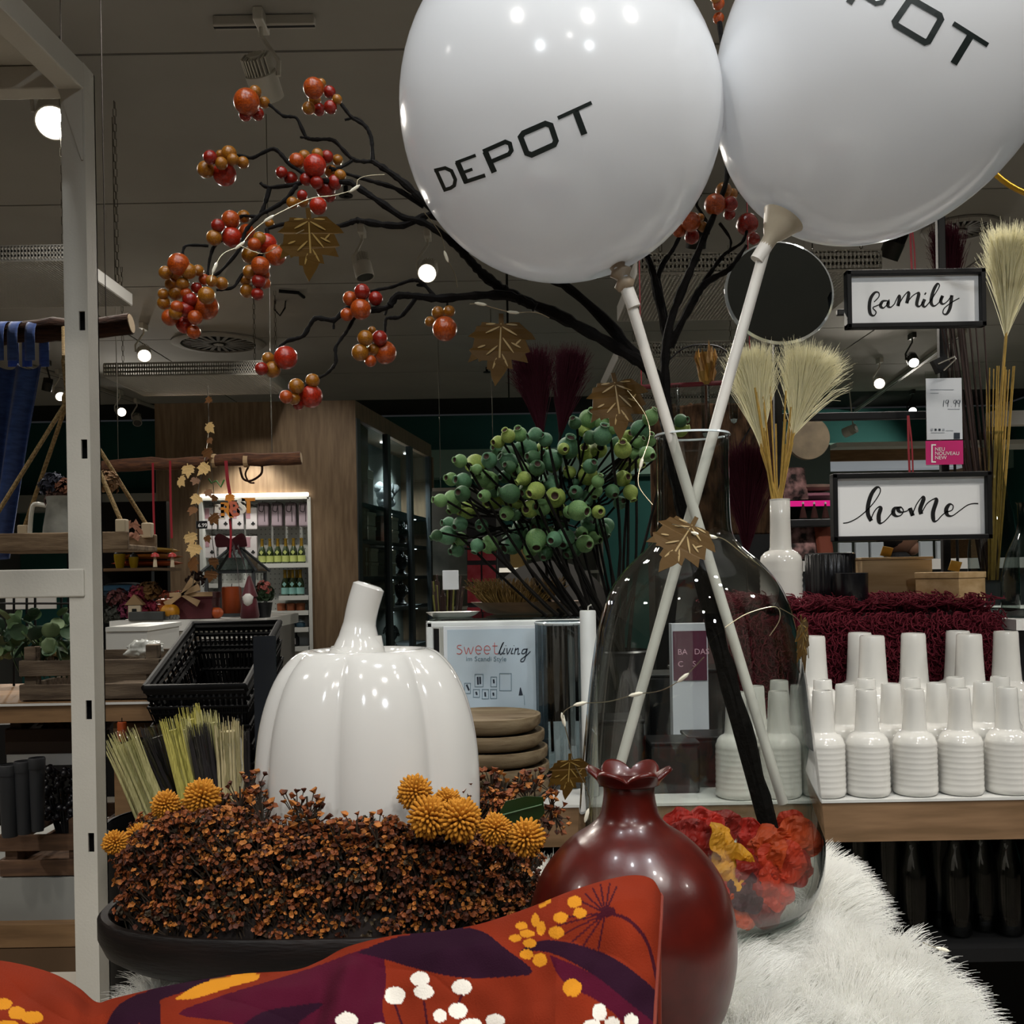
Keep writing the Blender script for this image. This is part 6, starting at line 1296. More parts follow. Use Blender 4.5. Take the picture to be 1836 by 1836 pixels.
# items glimpsed behind the pods
DZ = 6.2
o = thing('red_card_rack', 'red gift card rack in the background left of the dried tuft', 'card rack', P(865, 1110, DZ)); a, b = P(836, 925, DZ), P(893, 1115, DZ)
MB().b2((a.x, DZ, 0), (b.x, DZ + .05, a.z)).build('back_panel', mat('rack_dark', '#2c2c30', .6), o)
for r_ in range(4):
    for c_ in range(2):
        p = P(850 + c_ * 27, 990 + r_ * 38, DZ - .02); MB().bev(p, (S(24, DZ), .01, S(30, DZ)), .002).build('red_card', mat('card_red', '#a01424', .6, col2='#c04050', scale=12), o)
MB().bev(P(862, 966, DZ - .03), (S(50, DZ), .01, S(10, DZ)), .002).build('grey_header', mat('hdr', '#8a8d92', .5), o)
o = thing('white_banner_poster', 'white and green banner poster behind the left pods', 'poster', P(830, 1030, 7.5)); MB().fb(775, 880, 900, 1030, 7.5, 7.52).build('sheet', mat('banner_white', '#aeb4b4', .6, col2='#3a4a46', scale=1.6), o)
MB().fb(775, 874, 900, 880, 7.49, 7.53).build('top_rail', M_white, o)
for x in (790, 885): MB().tube([P(x, 876, 7.51), Vector((P(x, 876, 7.51).x, 7.51, CEIL))], .003, 5).build('hanging_wire', M_wire, o)
o = thing('brass_floor_lantern', 'dim gold lantern glimpsed behind the dried tuft', 'lantern', P(945, 1050, 5.2)); MB().fb(915, 985, 944, 1025, 5.2, 5.4).build('gold_panel', mat('gold_paint', '#6b5526', .4, metal=.5), o); MB().fb(895, 1018, 943, 1026, 5.19, 5.42).build('lit_strip', mat('lit_white', '#d8d8d0', .5, emit='#fff4dc', estr=.5), o); MB().fb(893, 985, 914, 1060, 5.25, 5.4).build('dark_panel', M_black, o)
o = thing('dark_reed_bundle', 'dark brown reed bundle in front of the glass cabinet end', 'dried reeds', P(800, 1105, 2.4)); rg = random.Random(12)
for i in range(40): x = rg.uniform(775, 832); MB().tube([P(800 + (x - 800) * .7, 1125, 2.5), P(x, rg.uniform(1030, 1075), 2.5 + rg.uniform(-.03, .03))], .0022, 5).build('reed', mat('reed_brown', '#2c1812') if i % 4 else mat('reed_olive', '#6b6a30', .7), o)
p = P(808, 1040, 2.46); MB().bev(p, (S(30, 2.36), .002, S(36, 2.36)), .001).build('paper_tag', mat('card_paper', '#cfd3d8'), o)
p = P(800, 1122, 2.5); MB().lathe([(.07, 0), (.075, .01), (.05, p.z + .012), (.044, p.z + .012), (.04, p.z - .02), (0.0001, p.z - .02)], (p.x, 2.5, 0), 24).build('floor_pot', M_black, o, smooth=True)
o = thing('grey_arch_shelf', 'grey arched back panel behind the riser', 'panel', P(1010, 1110, 3.4)); ar = [P(945 + 110 * math.cos(a) + 40, 1100 - 95 * math.sin(a), 3.4) for a in [math.pi * i / 24 for i in range(25)]]
MB().poly([(v.x, v.z) for v in ar], .03, lambda u, v, w: Vector((u, 3.4 + w, v))).build('panel', mat('arch_grey', '#4a4743', .8), o); MB().b2((ar[0].x, 3.39, 0), (ar[-1].x, 3.43, ar[0].z)).build('base', M_black, o)

# dark glass candle jars and a paper bag on the second table, seen through the big vase
M_dj = mat('jar_smoke', '#0e0f11', .12, spec=.6)
for i, (x, d, w_, yt) in enumerate(((1105, 1.66, .085, 1290), (1205, 1.60, .075, 1330), (1196, 1.86, .09, 1210), (1270, 1.64, .075, 1320), (1255, 1.95, .10, 1200))):
    c = on2(x, d); hh = P(x, yt, d).z - T2; o = thing('smoked_glass_box', '%s smoked dark glass lantern box behind the big glass vase' % ('low square', 'lowest', 'tall left', 'small right', 'tall right')[i], 'lantern', c, 'smoked glass boxes')
    MB().bev(c + Vector((0, 0, hh / 2)), (w_, w_, hh), .004).build('body', M_dj, o); MB().bev(c + Vector((0, 0, hh + .002)), (w_ * 1.02, w_ * 1.02, .006), .002).build('rim', M_blackm, o)
c = on2(1240, 1.72); o = thing('burgundy_paper_bag', 'white and burgundy printed paper bag behind the big glass vase', 'paper bag', c); z0 = P(1240, 1262, 1.72).z; z1 = P(1240, 1118, 1.72).z
MB().b2((c.x - .03, 1.715, T2 + .001), (c.x + .03, 1.745, z1)).build('white_bag', mat('bag_white', '#b9bcc4', .6), o); MB().b2((c.x - .028, 1.7135, z0 + .04), (c.x + .028, 1.715, z1 - .012)).build('burgundy_print', mat('bag_wine', '#4a1030', .6), o)
for tx, zz in (('BA   DAS', .62), ('C    S', .47)): text_mb(tx, lambda u, v: Vector((c.x - .021 + u, 1.713, z0 + (z1 - z0) * zz + v)), .0135).build('bag_lettering', mat('print_pink', '#c9a0b0', .6), o)

# gold hoop behind the second balloon
c = P(1900, 190, 1.75); o = thing('gold_hoop', 'thin gold metal hoop showing behind the second balloon', 'hoop', c - Vector((0, 0, .16))); rr_ = .16
MB().tube([c + Vector((rr_ * math.cos(a), 0, rr_ * math.sin(a))) for a in [2 * math.pi * i / 64 for i in range(65)]], .005, 10, False).build('ring', mat('hoop_gold', '#b58a2c', .3, metal=.8), o, smooth='all'); MB().tube([c + Vector((0, 0, rr_)), Vector((c.x, c.y, CEIL))], .001, 5).build('cord', M_wire, o)
# ================================================================ front table with white fur
TZ = 0.900
ft = thing('front_display_table', 'small dark display table hidden under white fur', 'table', (0.0, .75, 0))
MB().bev((-.01, .69, TZ - .024), (.54, .78, .04), .004).build('table_top', M_black, ft)
for x in (-.25, .23):
    for y in (.34, 1.04): MB().bev((x, y, (TZ - .04) / 2), (.04, .04, TZ - .04), .003).build('leg', M_blackm, ft)
XE = [(.25, .325), (.5, .330), (.72, .336), (.82, .352), (.89, .372), (.915, .362), (.935, .295), (.96, .295), (1.0, .325), (1.08, .358), (1.13, .36), (1.16, .32), (1.2, .29)]
def xedge(y):
    for (a, b), (c, d) in zip(XE, XE[1:]):
        if a <= y <= c: return b + (d - b) * (y - a) / (c - a)
    return .33
def furz(x, y):
    xe = xedge(y) - .03; z = TZ + .004 + .006 * noise.noise(Vector((x * 9, y * 9, 0))) + .003 + .014 * max(0, min(1, (y - .96) / .06)) * max(0, min(1, (x - .12) / .1))
    for e in (x - xe, (-.30) - x, y - 1.13):
        if e > 0: z -= e * e * 22 + e * .4
    return z
fur = thing('white_fur_throw', 'white long-haired fur throw covering the front table', 'fur throw', (.0, .75, TZ))
def bfn(u, v):
    y = .27 + .93 * v; x = -.345 + (xedge(y) + .012 + .345) * u; return Vector((x, y, furz(x, y)))
M_furw = mat('fur_white', '#f4f3ee', .75, spec=.1, trans=.5)
bk = MB().grid(bfn, 60, 70).build('backing', mat('fur_hide', '#dcdad2', .9), fur, smooth='all')
rg = random.Random(41); st_ = []; SK = []
while len(st_) < 140000:
    y = .30 + .9 * rg.random(); xe = xedge(y) + .012; x = -.345 + (xe + .345) * rg.random()
    if x < .03 and y < .60: continue
    st_.append(Vector((x, y, furz(x, y) - .001)))
def furh(s_, i):
    L = rg.uniform(.026, .046); n_ = noise.noise_vector(Vector((s_.x * 14, s_.y * 14, 2))) + noise.noise_vector(Vector((s_.x * 60, s_.y * 60, 5))) * .5; out = max(0, s_.x - (xedge(s_.y) - .035)) * 22; ob = max(0, s_.y - 1.10) * 14; lo = max(0, -.30 - s_.x) * 20
    d = Vector((n_.x * 1.1 + .25 + out - lo + rg.uniform(-.18, .18), n_.y * 1.1 + ob - .35 + rg.uniform(-.18, .18), .62)).normalized()
    return [s_, s_ + d * L * .4, s_ + d * L * .75 + Vector((n_.y, n_.x, -.25)) * .003, s_ + d * L + Vector((n_.y, n_.x, -.8)) * .006]
strands('pile', st_, furh, M_furw, fur, 4, .00034, .00008)
# ================================================================ dark wooden tray
TC = Vector((P(597, 1600, .875).x, .875, TZ + .037)); TAx, TBx = .192, .104
tr = thing('dark_wood_tray', 'dark stained oval wooden tray under the pumpkin and dried flowers', 'tray', TC)
M_trw = mat('tray_dark', '#170e0a', .5, spec=.25, col2='#0c0705', scale=8, stretch=(2, 2, 14), bump=.15, bscale=30)
def sup(a, b, n=2.6, k=96):
    return [(a * math.copysign(abs(math.cos(t)) ** (2 / n), math.cos(t)), b * math.copysign(abs(math.sin(t)) ** (2 / n), math.sin(t))) for t in [2 * math.pi * i / k for i in range(k)]]
m_ = MB(); prof = [(.80, 0), (.90, .002), (.97, .010), (1.0, .022), (1.0, .037), (.985, .040), (.955, .040), (.94, .036), (.93, .012), (.88, .006), (0.001, .006)]; vs_ = []
for r, z in prof: vs_ += [TC + Vector((x, y, z)) for x, y in sup(TAx * r, TBx * r)]
m_.add(vs_, [(i * 96 + k, i * 96 + (k + 1) % 96, (i + 1) * 96 + (k + 1) % 96, (i + 1) * 96 + k) for i in range(len(prof) - 1) for k in range(96)] + [tuple(range(96))[::-1]])
m_.build('bowl', M_trw, tr, smooth=True)
# ================================================================ white ceramic pumpkin
PC = Vector((P(655, 1400, .895).x + .004, .895, TC.z + .0062))
pk = thing('ceramic_pumpkin', 'large glossy white ceramic pumpkin with tall stem', 'pumpkin', PC)
M_pum = mat('pumpkin_glaze', '#c9c6c0', .1, spec=.5, coat=.3)
PRF = [(.0001, .004), (.50, 0), (.66, .004), (.84, .024), (.94, .052), (.985, .09), (1.0, .125), (.985, .155), (.945, .182), (.88, .205), (.78, .226), (.66, .240), (.54, .246), (.42, .244), (.30, .238), (.21, .236), (.155, .244), (.125, .258)]
def lobes(a, i):
    z = PRF[i][1]; k = min(1, max(0, (.262 - z) / .03)) * .085 + .0; c = abs(math.cos((a + .42) * 7 / 2)); return 1 - k * (1 - c) ** 1.6
pp = cr(PRF, 3); 
def lobes2(a, i): z = pp[i][1]; k = .10 * min(1, max(0, (.256 - z) / .02)); c = abs(math.cos((a + .42) * 7 / 2)); return 1 - k * (1 - c) ** 1.8
MB().lathe([(max(1e-4, r) * .0995, z * .99) for r, z in pp], PC, 168, Matrix.Diagonal((1, .8, 1)).to_3x3(), fr=lobes2, close=False).build('body', M_pum, pk, smooth='all')
sb = PC + Vector((0, 0, .228)); a_ = P(641, 1158, .885); 
sp_ = cr([(0.0, 0, .0), (.001, 0, .012), (.004, 0, .032), (.009, 0, .058), (.013, 0, .074)], 4); base_s = P(643, 1170, .895)
tip = P(661, 1052, .895); stp = [base_s.lerp(tip, t) + Vector((-.003 * math.sin(t * math.pi), 0, 0)) for t in [i / 16 for i in range(17)]]
MB().tube([base_s + Vector((-.004, 0, -.012))] + stp + [tip + (tip - stp[-3]).normalized() * .0022], [.026] + [.0215 - .0075 * min(1, t * 2.2) + (.003 * max(0, .25 - t) * 4) for t in [i / 16 for i in range(17)]] + [.0105], 24).build('stem', M_pum, pk, smooth=True)
# ================================================================ dried flower wreath in the tray
wr = thing('dried_flower_wreath', 'rust brown dried flower wreath filling the dark tray around the pumpkin', 'dried flowers', TC + Vector((0, 0, .014)))
M_w = [mat('rust_%d' % i, c, .65, var=.3, scale=120, spec=.35) for i, c in enumerate(('#7d3f16', '#4a220e', '#a56426', '#352814'))]
rg = random.Random(51); mbs = [MB() for _ in range(4)]; tw_ = MB()
def wz(x, y):
    """top of the dried flowers over the tray; x, y relative to the tray centre"""
    q = (x / (TAx * 1.06)) ** 2 + (y / (TBx * 1.1)) ** 2
    top = .050 + .054 * math.sqrt(max(0, 1 - q ** 2)) + (.018 * max(0, 1 - abs(y + .07) / .03) if y < -.04 else 0); top += .012 * noise.noise(Vector((x * 25, y * 25, 1))) + (.012 if x < -.06 else 0) + (.018 if x > .11 and y > .0 else 0)
    return top
def bud(mb, p, s_, d):
    t = d.orthogonal().normalized(); b = d.cross(t); an = rg.uniform(0, 6.28); t, b = t * math.cos(an) + b * math.sin(an), b * math.cos(an) - t * math.sin(an)
    v = [p - d * s_ * .6] + [p + (t * math.cos(k * 1.2566) + b * math.sin(k * 1.2566)) * s_ * rg.uniform(.6, 1.1) + d * s_ * rg.uniform(.2, .8) for k in range(5)] + [p + d * s_ * .1]
    mb.add(v, [(0, 1, 2), (0, 2, 3), (0, 3, 4), (0, 4, 5), (0, 5, 1), (6, 2, 1), (6, 3, 2), (6, 4, 3), (6, 5, 4), (6, 1, 5)])
n_ = 0
while n_ < 3900:
    x, y = rg.uniform(-TAx, TAx), (rg.uniform(-TBx, TBx * 1.08) if n_ % 3 else rg.uniform(-TBx, -.045))
    q = (abs(x) / (TAx * .93)) ** 2.4 + (abs(y) / (TBx * (.90 if y < 0 else 1.05))) ** 2.4
    if q > 1: continue
    dx, dy = TC.x + x - PC.x, TC.y + y - PC.y
    if (dx / .096) ** 2 + (dy / .077) ** 2 < 1: continue
    top = wz(x, y); h = top * (1 - rg.random() ** 2 * .75)
    if q > .8: h = rg.uniform(.034, top)
    c = TC + Vector((x, y, max(.02, h))); n_ += 1
    up = Vector((x * 3 + rg.uniform(-.6, .6), y * 3 - .4 + rg.uniform(-.6, .6), 1)).normalized(); k = rg.choice((0, 0, 0, 1, 1, 2, 2, 3))
    stem = c - up * .02; tw_.tube([stem, c], .0006, 3, False)
    for j in range(rg.randint(3, 6)):
        d = (up + Vector((rg.uniform(-1, 1), rg.uniform(-1, 1), rg.uniform(-.6, .8))) * .8).normalized(); p = c + d * rg.uniform(.003, .008); bud(mbs[k], p, rg.uniform(.0014, .0029), d); tw_.tube([c - up * .004, p], .0004, 3, False)
# taller sprigs standing up against the pumpkin
for (px_, py_, d_) in ((455, 1395, .86), (430, 1410, .86), (465, 1420, .85), (528, 1432, .80), (550, 1428, .80), (565, 1440, .80), (470, 1440, .82), (640, 1470, .79), (675, 1475, .79), (610, 1485, .79), (790, 1402, .86), (820, 1410, .86), (880, 1385, .93), (900, 1400, .93), (930, 1385, .93), (955, 1390, .94), (985, 1395, .94), (870, 1410, .92), (915, 1420, .9), (990, 1430, .93), (1000, 1455, .93), (965, 1440, .93), (860, 1440, .9), (880, 1430, .92), (940, 1415, .93)):
    p = P(px_, py_, d_); b_ = Vector((p.x + rg.uniform(-.01, .01), d_, TC.z + .08))
    tw_.tube([b_, p], .0008, 4, False)
    for j in range(16):
        e = p + Vector((rg.uniform(-.011, .011), rg.uniform(-.008, .008), rg.uniform(-.022, .006))); tw_.tube([p.lerp(b_, .3), e], .0005, 3, False); bud(mbs[rg.choice((0, 1, 2))], e, rg.uniform(.0028, .0042), Vector((rg.uniform(-.5, .5), rg.uniform(-.5, .2), 1)).normalized())
for i, mb in enumerate(mbs): q = mb.build('dried_buds', M_w[i], wr); q['kind'] = 'stuff'
q = tw_.build('fine_twigs', mat('twig_green_brown', '#2e2214', .8), wr); q['kind'] = 'stuff'
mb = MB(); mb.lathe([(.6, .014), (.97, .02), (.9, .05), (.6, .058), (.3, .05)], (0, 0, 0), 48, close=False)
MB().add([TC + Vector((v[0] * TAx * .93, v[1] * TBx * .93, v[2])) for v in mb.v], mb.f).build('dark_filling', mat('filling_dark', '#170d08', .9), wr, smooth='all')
# ochre pompom blooms
M_pom = mat('pompom_ochre', '#a3661c', .75, col2='#c08428', scale=60, spec=.2)
pm_ = MB(); rg = random.Random(61)
for i in range(170):
    z = 1 - 2 * (i + .5) / 170; a_ = i * 2.39996; q = math.sqrt(1 - z * z); d = Vector((q * math.cos(a_), q * math.sin(a_), z)); t = d.orthogonal().normalized(); b = d.cross(t); L = rg.uniform(.85, 1.08)
    ring0 = [d * .3 + (t * math.cos(k * 1.2566) + b * math.sin(k * 1.2566)) * .06 for k in range(5)]; ring1 = [d * L * .92 + (t * math.cos(k * 1.2566) + b * math.sin(k * 1.2566)) * .085 for k in range(5)]
    pm_.add(ring0 + ring1 + [d * L * 1.02], [(k, (k + 1) % 5, 5 + (k + 1) % 5, 5 + k) for k in range(5)] + [(5 + k, 5 + (k + 1) % 5, 10) for k in range(5)])
pmesh = mesh_only(pm_, 'pompom_flower', M_pom)
for i, (x, y, r, d, lab) in enumerate(((207, 1511, 24, .83, 'ochre pompom bloom at the far left over the tray rim'), (249, 1498, 25, .85, 'shaded pompom bloom behind the leftmost one'), (297, 1443, 27, .86, 'ochre pompom bloom left of the largest left one'), (362, 1430, 35, .86, 'largest ochre pompom bloom left of the pumpkin'), (744, 1420, 33, .80, 'highest ochre pompom bloom in front of the pumpkin'), (769, 1464, 40, .78, 'big ochre pompom bloom below the highest one'), (825, 1470, 42, .78, 'big ochre pompom bloom in the middle of the right cluster'), (802, 1438, 27, .805, 'small ochre pompom bloom tucked behind the big pair'), (888, 1487, 31, .775, 'ochre pompom bloom right of the big pair'), (943, 1502, 36, .77, 'ochre pompom bloom touching the red pomegranate vase'))):
    c = P(x, y, d); o = inst(pmesh, 'pompom_flower', None, c, (rnd(0, 6), rnd(0, 6), 0), S(r, d)); tag(o, lab, 'flower', 'ochre pompom blooms')
o = thing('green_leaf', 'single dark green leaf among the dried flowers', 'leaf', P(938, 1470, .80)); c = P(935, 1455, .80); MB().poly([(-.019, -.004), (-.012, .009), (.004, .013), (.017, .012), (.018, -.002), (.010, -.011), (-.008, -.010)], .0008, lambda u, v, w: c + Vector((u, w - v * .4, v))).build('blade', mat('leaf_green', '#1f3a14', .5), o); MB().tube([c + Vector((-.018, -.001, -.003)), c + Vector((.016, -.004, .006))], .0007, 5).build('midrib', mat('leaf_green2', '#33502a', .5), o)
# ================================================================ red pomegranate vase
RC = Vector((P(1131, 1600, .745).x, .745, TZ + .010)); rv = thing('pomegranate_vase', 'dark red glazed pomegranate vase with crown rim', 'vase', RC)
def rz_(y): return P(1131, y, .745).z - RC.z
RP = [(0.0001, 0), (.040, 0), (.052, .005), (.066, .024), (.0735, .05), (.0755, .072), (.0735, .095), (.066, .117), (.055, .133), (.042, .1455), (.030, .1535), (.0225, .161), (.0195, .171), (.0185, .180), (.0195, .187)]
RPs = [(r, z * rz_(1400) / .187) for r, z in cr(RP, 4)]
M_redv = mat('glaze_oxblood', '#4a1009', .3, spec=.4, coat=.1, col2='#3c0c07', scale=40, bump=.04, bscale=120)
MB().lathe([(max(1e-4, r), z) for r, z in RPs], RC, 72, close=False).build('body', M_redv, rv, smooth='all')
zt0 = rz_(1400); hcr = rz_(1374) - zt0; m_ = MB()
def crown(u, v):
    a = u * 2 * math.pi; k = abs(math.cos(a * 3 + .5)) ** .7; h = v * (.35 + .65 * k); r = .0193 + .0105 * h ** 1.4 * (1 if k > .0 else 1); return RC + Vector((r * math.cos(a), r * math.sin(a), zt0 - .001 + hcr * 1.15 * h))
q = m_.grid(crown, 96, 10).build('crown_rim', M_redv, rv, smooth='all'); sm = q.modifiers.new('thick', 'SOLIDIFY'); sm.thickness = .003; sm.offset = 1
# ================================================================ big glass vase
DV = .985
VX = P(1256, 1640, DV).x; VZ = TZ + .012
VC = Vector((VX, DV, VZ)); gv = thing('large_glass_vase', 'large clear glass bottle vase holding branches and balloon sticks', 'vase', VC)
def vz(y): return P(1256, y, DV).z - VZ
VP = [(66, 780), (64.5, 790), (64, 860), (65, 930), (70, 962), (88, 985), (116, 1010), (143, 1042), (162, 1080), (176, 1130), (188, 1200), (199, 1290), (209, 1390), (216, 1480), (217, 1530), (210, 1572), (190, 1606), (160, 1628), (130, 1640)]
vp = cr([(S(r, DV), vz(y)) for r, y in VP], 3)
vp[-1] = (vp[-1][0], 0.0)
M_vg = glass('vase_glass', '#f4f6f4', '#30383a', 1.5, 0.0, 1.5, 3.0)
MB().lathe(vp, VC, 96, close=False).build('wall', M_vg, gv, smooth='all')
MB().lathe([(max(1e-4, r - .0028), z) for r, z in vp[2:-4]] , VC, 96, close=False).build('inner_wall', glass('vase_glass_inner', '#fafbfa', '#8b9392', 1.4, 0, 1.2, 4.0), gv, smooth='all')
MB().lathe([(vp[-1][0], 0), (S(150, DV), .003), (S(192, DV), .022), (S(170, DV), .019), (S(90, DV), .014), (0.0001, .013)], VC, 72, close=False).build('thick_base', glass('vase_base', '#dfe5e3', '#2a3032', 1.5, 0, 1.6), gv, smooth='all')
MB().lathe([(vp[0][0] - .0015, vp[0][1] - .001), (vp[0][0], vp[0][1] + .001), (vp[0][0] + .0012, vp[0][1] - .001)], VC, 72, close=False).build('rim', mat('rim_glass', '#cdd6d8', .08), gv, smooth='all')
# dried petals at the bottom of the vase
PM = [mat('petal_%d' % i, c, .6, var=.35, scale=40, trans=.25) for i, c in enumerate(('#c41f0c', '#e0541a', '#e8a21a', '#a01a0e', '#4a0f20', '#d83c16'))]
PL = [(1262, 1482, 40, 0, .95), (1300, 1508, 42, 2, .925), (1318, 1555, 44, 2, .915), (1338, 1500, 38, 0, .95), (1372, 1525, 48, 1, .93), (1430, 1508, 46, 1, .955), (1405, 1540, 44, 5, .92), (1360, 1565, 46, 3, .915), (1340, 1600, 40, 4, .905), (1390, 1590, 44, 5, .91), (1330, 1625, 44, 1, .905), (1375, 1620, 44, 3, .91), (1240, 1510, 44, 3, .93), (1215, 1530, 44, 1, .93), (1280, 1590, 46, 0, .9), (1190, 1570, 44, 5, .93), (1425, 1555, 36, 0, .95), (1250, 1560, 44, 2, .93), (1420, 1480, 30, 5, 1.0), (1300, 1480, 34, 3, 1.0), (1220, 1480, 34, 0, 1.02)]
PN = ('crimson', 'orange red', 'golden yellow', 'deep red', 'dark plum', 'vermilion')
for i, (x, y, r, k, d) in enumerate(PL):
    c = P(x, y, d); dv = Vector((c.x - VC.x, c.y - VC.y)); lim = S(206, DV) - S(r, d) * .8
    if dv.length > lim: dv = dv.normalized() * lim; c.x, c.y = VC.x + dv.x, VC.y + dv.y
    c.z = max(c.z, VZ + .03); R = Matrix.Rotation(rnd(-.6, .6), 3, 'Z') @ Matrix.Rotation(rnd(.9, 1.5), 3, 'X') @ Matrix.Rotation(rnd(-.5, .5), 3, 'Y'); rr = S(r, d) * .92; sd_ = i * 7.3
    def pf(u, v):
        a, b = (u - .5) * 2, (v - .5) * 2; L = max(abs(a), abs(b)) / max(1e-6, math.hypot(a, b)); a *= L; b *= L
        n1 = noise.noise(Vector((a * 1.6, b * 1.6, sd_))) * .42 + abs(noise.noise(Vector((a * 4, b * 4, sd_)))) * .22; e = 1 + .25 * noise.noise(Vector((math.atan2(b, a) * 1.2, sd_, 0)))
        return c + R @ (Vector((a * e, b * e, n1 - .5 * (a * a + b * b) * .5)) * rr)
    o = MB().grid(pf, 16, 16).build('dried_petal', PM[k], smooth=False); o.modifiers.new('thick', 'SOLIDIFY').thickness = .0006
    tag(o, '%s crumpled petal in the glass vase, %s of its colour from the top' % (PN[k], ('first', 'second', 'third', 'fourth', 'fifth')[sorted([q[1] for q in PL if q[3] == k]).index(y)]), 'petal', 'dried petals in the vase')
# ================================================================ balloons
M_bal = mat('latex_white', '#f0f1f3', .15, spec=.45, trans=.30, coat=.2)
def balloon(cpx, neck, rpx, lpx, d, lab, strokes, wds, sfn):
    c = P(*cpx, d); nk = P(*neck, d); ax = (c - nk).normalized(); R = ax.to_track_quat('Z', 'Y').to_matrix(); r = S(rpx, d); L = S(lpx, d); top = r * 1.12
    o = thing('white_balloon', lab, 'balloon', nk, 'printed balloons'); pr = []
    nd = (c - nk).length
    for i in range(41):
        t = math.pi * i / 40; z = -math.cos(t); rr = r * math.sin(t)
        zz = z * (L if z < 0 else top); pr.append([max(1e-4, rr), zz])
    # pull the lower pole into a short neck
    pr = [(max(rr, .006), zz) if zz > -L * .985 else (.006, zz) for rr, zz in pr]
    pr[0] = (.0058, -nd - .004)
    b = MB().lathe(pr, c, 96, R, close=False); bo = b.build('latex_body', M_bal, o, smooth='all')
    bv = BVHTree.FromPolygons([Vector(v) for v in b.v], b.f); cam_ = Vector((0, 0, H))
    def pr_(x, y):
        q = P(*sfn(x, y), 1.0); dr = (q - cam_).normalized(); hit = bv.ray_cast(cam_, dr)
        if hit[0] is None: return c + (q - cam_).normalized() * .0
        return hit[0] - dr * .0006
    for s_, w_, cl in zip(strokes, wds, [st2[0] == 'c' for st2 in strokes]):
        pts = s_[1]; out = []
        n = len(pts)
        for i in range(n if cl else n - 1):
            a_, b_ = pts[i], pts[(i + 1) % n]
            for k in range(6): out.append((a_[0] + (b_[0] - a_[0]) * k / 6, a_[1] + (b_[1] - a_[1]) * k / 6))
        if not cl: out.append(pts[-1])
        ok = all(bv.ray_cast(cam_, (P(*sfn(*q), 1.0) - cam_).normalized())[0] is not None for q in out)
        if ok: MB().ribbon(out, w_, pr_, closed=cl).build('printed_lettering', mat('print_green_black', '#0e1a18', .5), bo)
    return o, nk, ax
S1 = [('o', [(250, 932), (298, 1040)]), ('o', [(240, 936), (300, 922), (335, 938), (356, 985), (350, 1018), (330, 1032), (290, 1044)]),
      ('o', [(367, 888), (417, 1003)]), ('o', [(358, 893), (468, 852)]), ('o', [(390, 950), (450, 928)]), ('o', [(404, 1000), (520, 962)]),
      ('o', [(520, 832), (570, 946)]), ('o', [(508, 832), (630, 778), (655, 788), (664, 825), (650, 846), (546, 890)]),
      ('c', [(714, 752), (730, 730), (850, 678), (880, 688), (908, 772), (898, 794), (775, 850), (748, 840)]),
      ('o', [(918, 648), (1104, 563)]), ('o', [(1014, 606), (1064, 738)])]
W1 = [20, 20, 30, 18, 17, 22, 32, 24, 31, 21, 36]
o1, nk1, ax1 = balloon((1007, 213), (1116, 497), 285, 284, .95, 'white balloon on a stick with its dark printed word rising to the right', S1, W1, lambda x, y: (700 + x / 3.06, y / 3.06))
u_ = (.85, .53); v_ = (-.53, .85)
def q2(o_, a, b): return (o_[0] + u_[0] * a + v_[0] * b, o_[1] + u_[1] * a + v_[1] * b)
Pp = (930, -60); Ee = (700, -175); Dd = (470, -315)
S2 = [('c', [(1205, 6), (1226, 0), (1372, 84), (1380, 106), (1312, 226), (1292, 232), (1134, 138), (1128, 118)]), ('o', [(1448, 128), (1638, 248)]), ('o', [(1546, 192), (1450, 350)]),
      ('o', [q2(Pp, -5, -95), q2(Pp, -5, 95)]), ('o', [q2(Pp, -20, -85), q2(Pp, 120, -85), q2(Pp, 145, -60), q2(Pp, 145, -5), q2(Pp, 120, 18), q2(Pp, 0, 18)]),
      ('o', [q2(Ee, 0, -95), q2(Ee, 0, 95)]), ('o', [q2(Ee, -10, -85), q2(Ee, 140, -85)]), ('o', [q2(Ee, 0, 0), q2(Ee, 120, 0)]), ('o', [q2(Ee, -10, 85), q2(Ee, 140, 85)]),
      ('c', [q2(Dd, 0, -85), q2(Dd, 100, -85), q2(Dd, 140, -40), q2(Dd, 140, 40), q2(Dd, 100, 85), q2(Dd, 0, 85)])]
W2 = [36, 27, 40, 38, 26, 36, 24, 22, 26, 26]
o2, nk2, ax2 = balloon((1592, 95), (1394, 408), 288, 352, .95, 'white balloon cut by the picture edge, its dark printed word falling to the right', S2, W2, lambda x, y: (1236 + x / 3.06, y / 3.06))
M_stk = mat('plastic_white', '#e6e2da', .4, spec=.4); M_knot = mat('latex_knot', '#a39079', .5)
# twisted latex knot and holder cup
R = ax1.to_track_quat('Z', 'Y').to_matrix(); MB().lathe([(.007, -.012), (.0095, -.006), (.006, -.001), (.010, .004), (.0065, .009), (.0085, .016)], nk1, 20, R, fr=lambda a, i: 1 + .16 * math.sin(3 * a + i * 1.7)).build('knot', M_knot, o1, smooth='all')
R = ax2.to_track_quat('Z', 'Y').to_matrix(); MB().lathe([(.006, -.030), (.007, -.012), (.010, -.008), (.019, .008), (.0205, .010), (.0185, .010), (.009, -.005), (0.0001, -.006)], nk2, 30, R).build('holder_cup', mat('cup_ivory', '#b9ad97', .4), o2, smooth=True)
sk = thing('balloon_stick', 'white balloon stick running from the first balloon down into the glass vase', 'stick', P(1404, 1440, .99), 'balloon sticks'); MB().tube([P(1404, 1440, 1.0), nk1 - ax1 * .006], .0050, 16).build('tube', M_stk, sk, smooth=True); MB().tube([nk1 - ax1 * .030, nk1 - ax1 * .004], .0064, 16).build('sleeve', M_stk, sk, smooth=True)
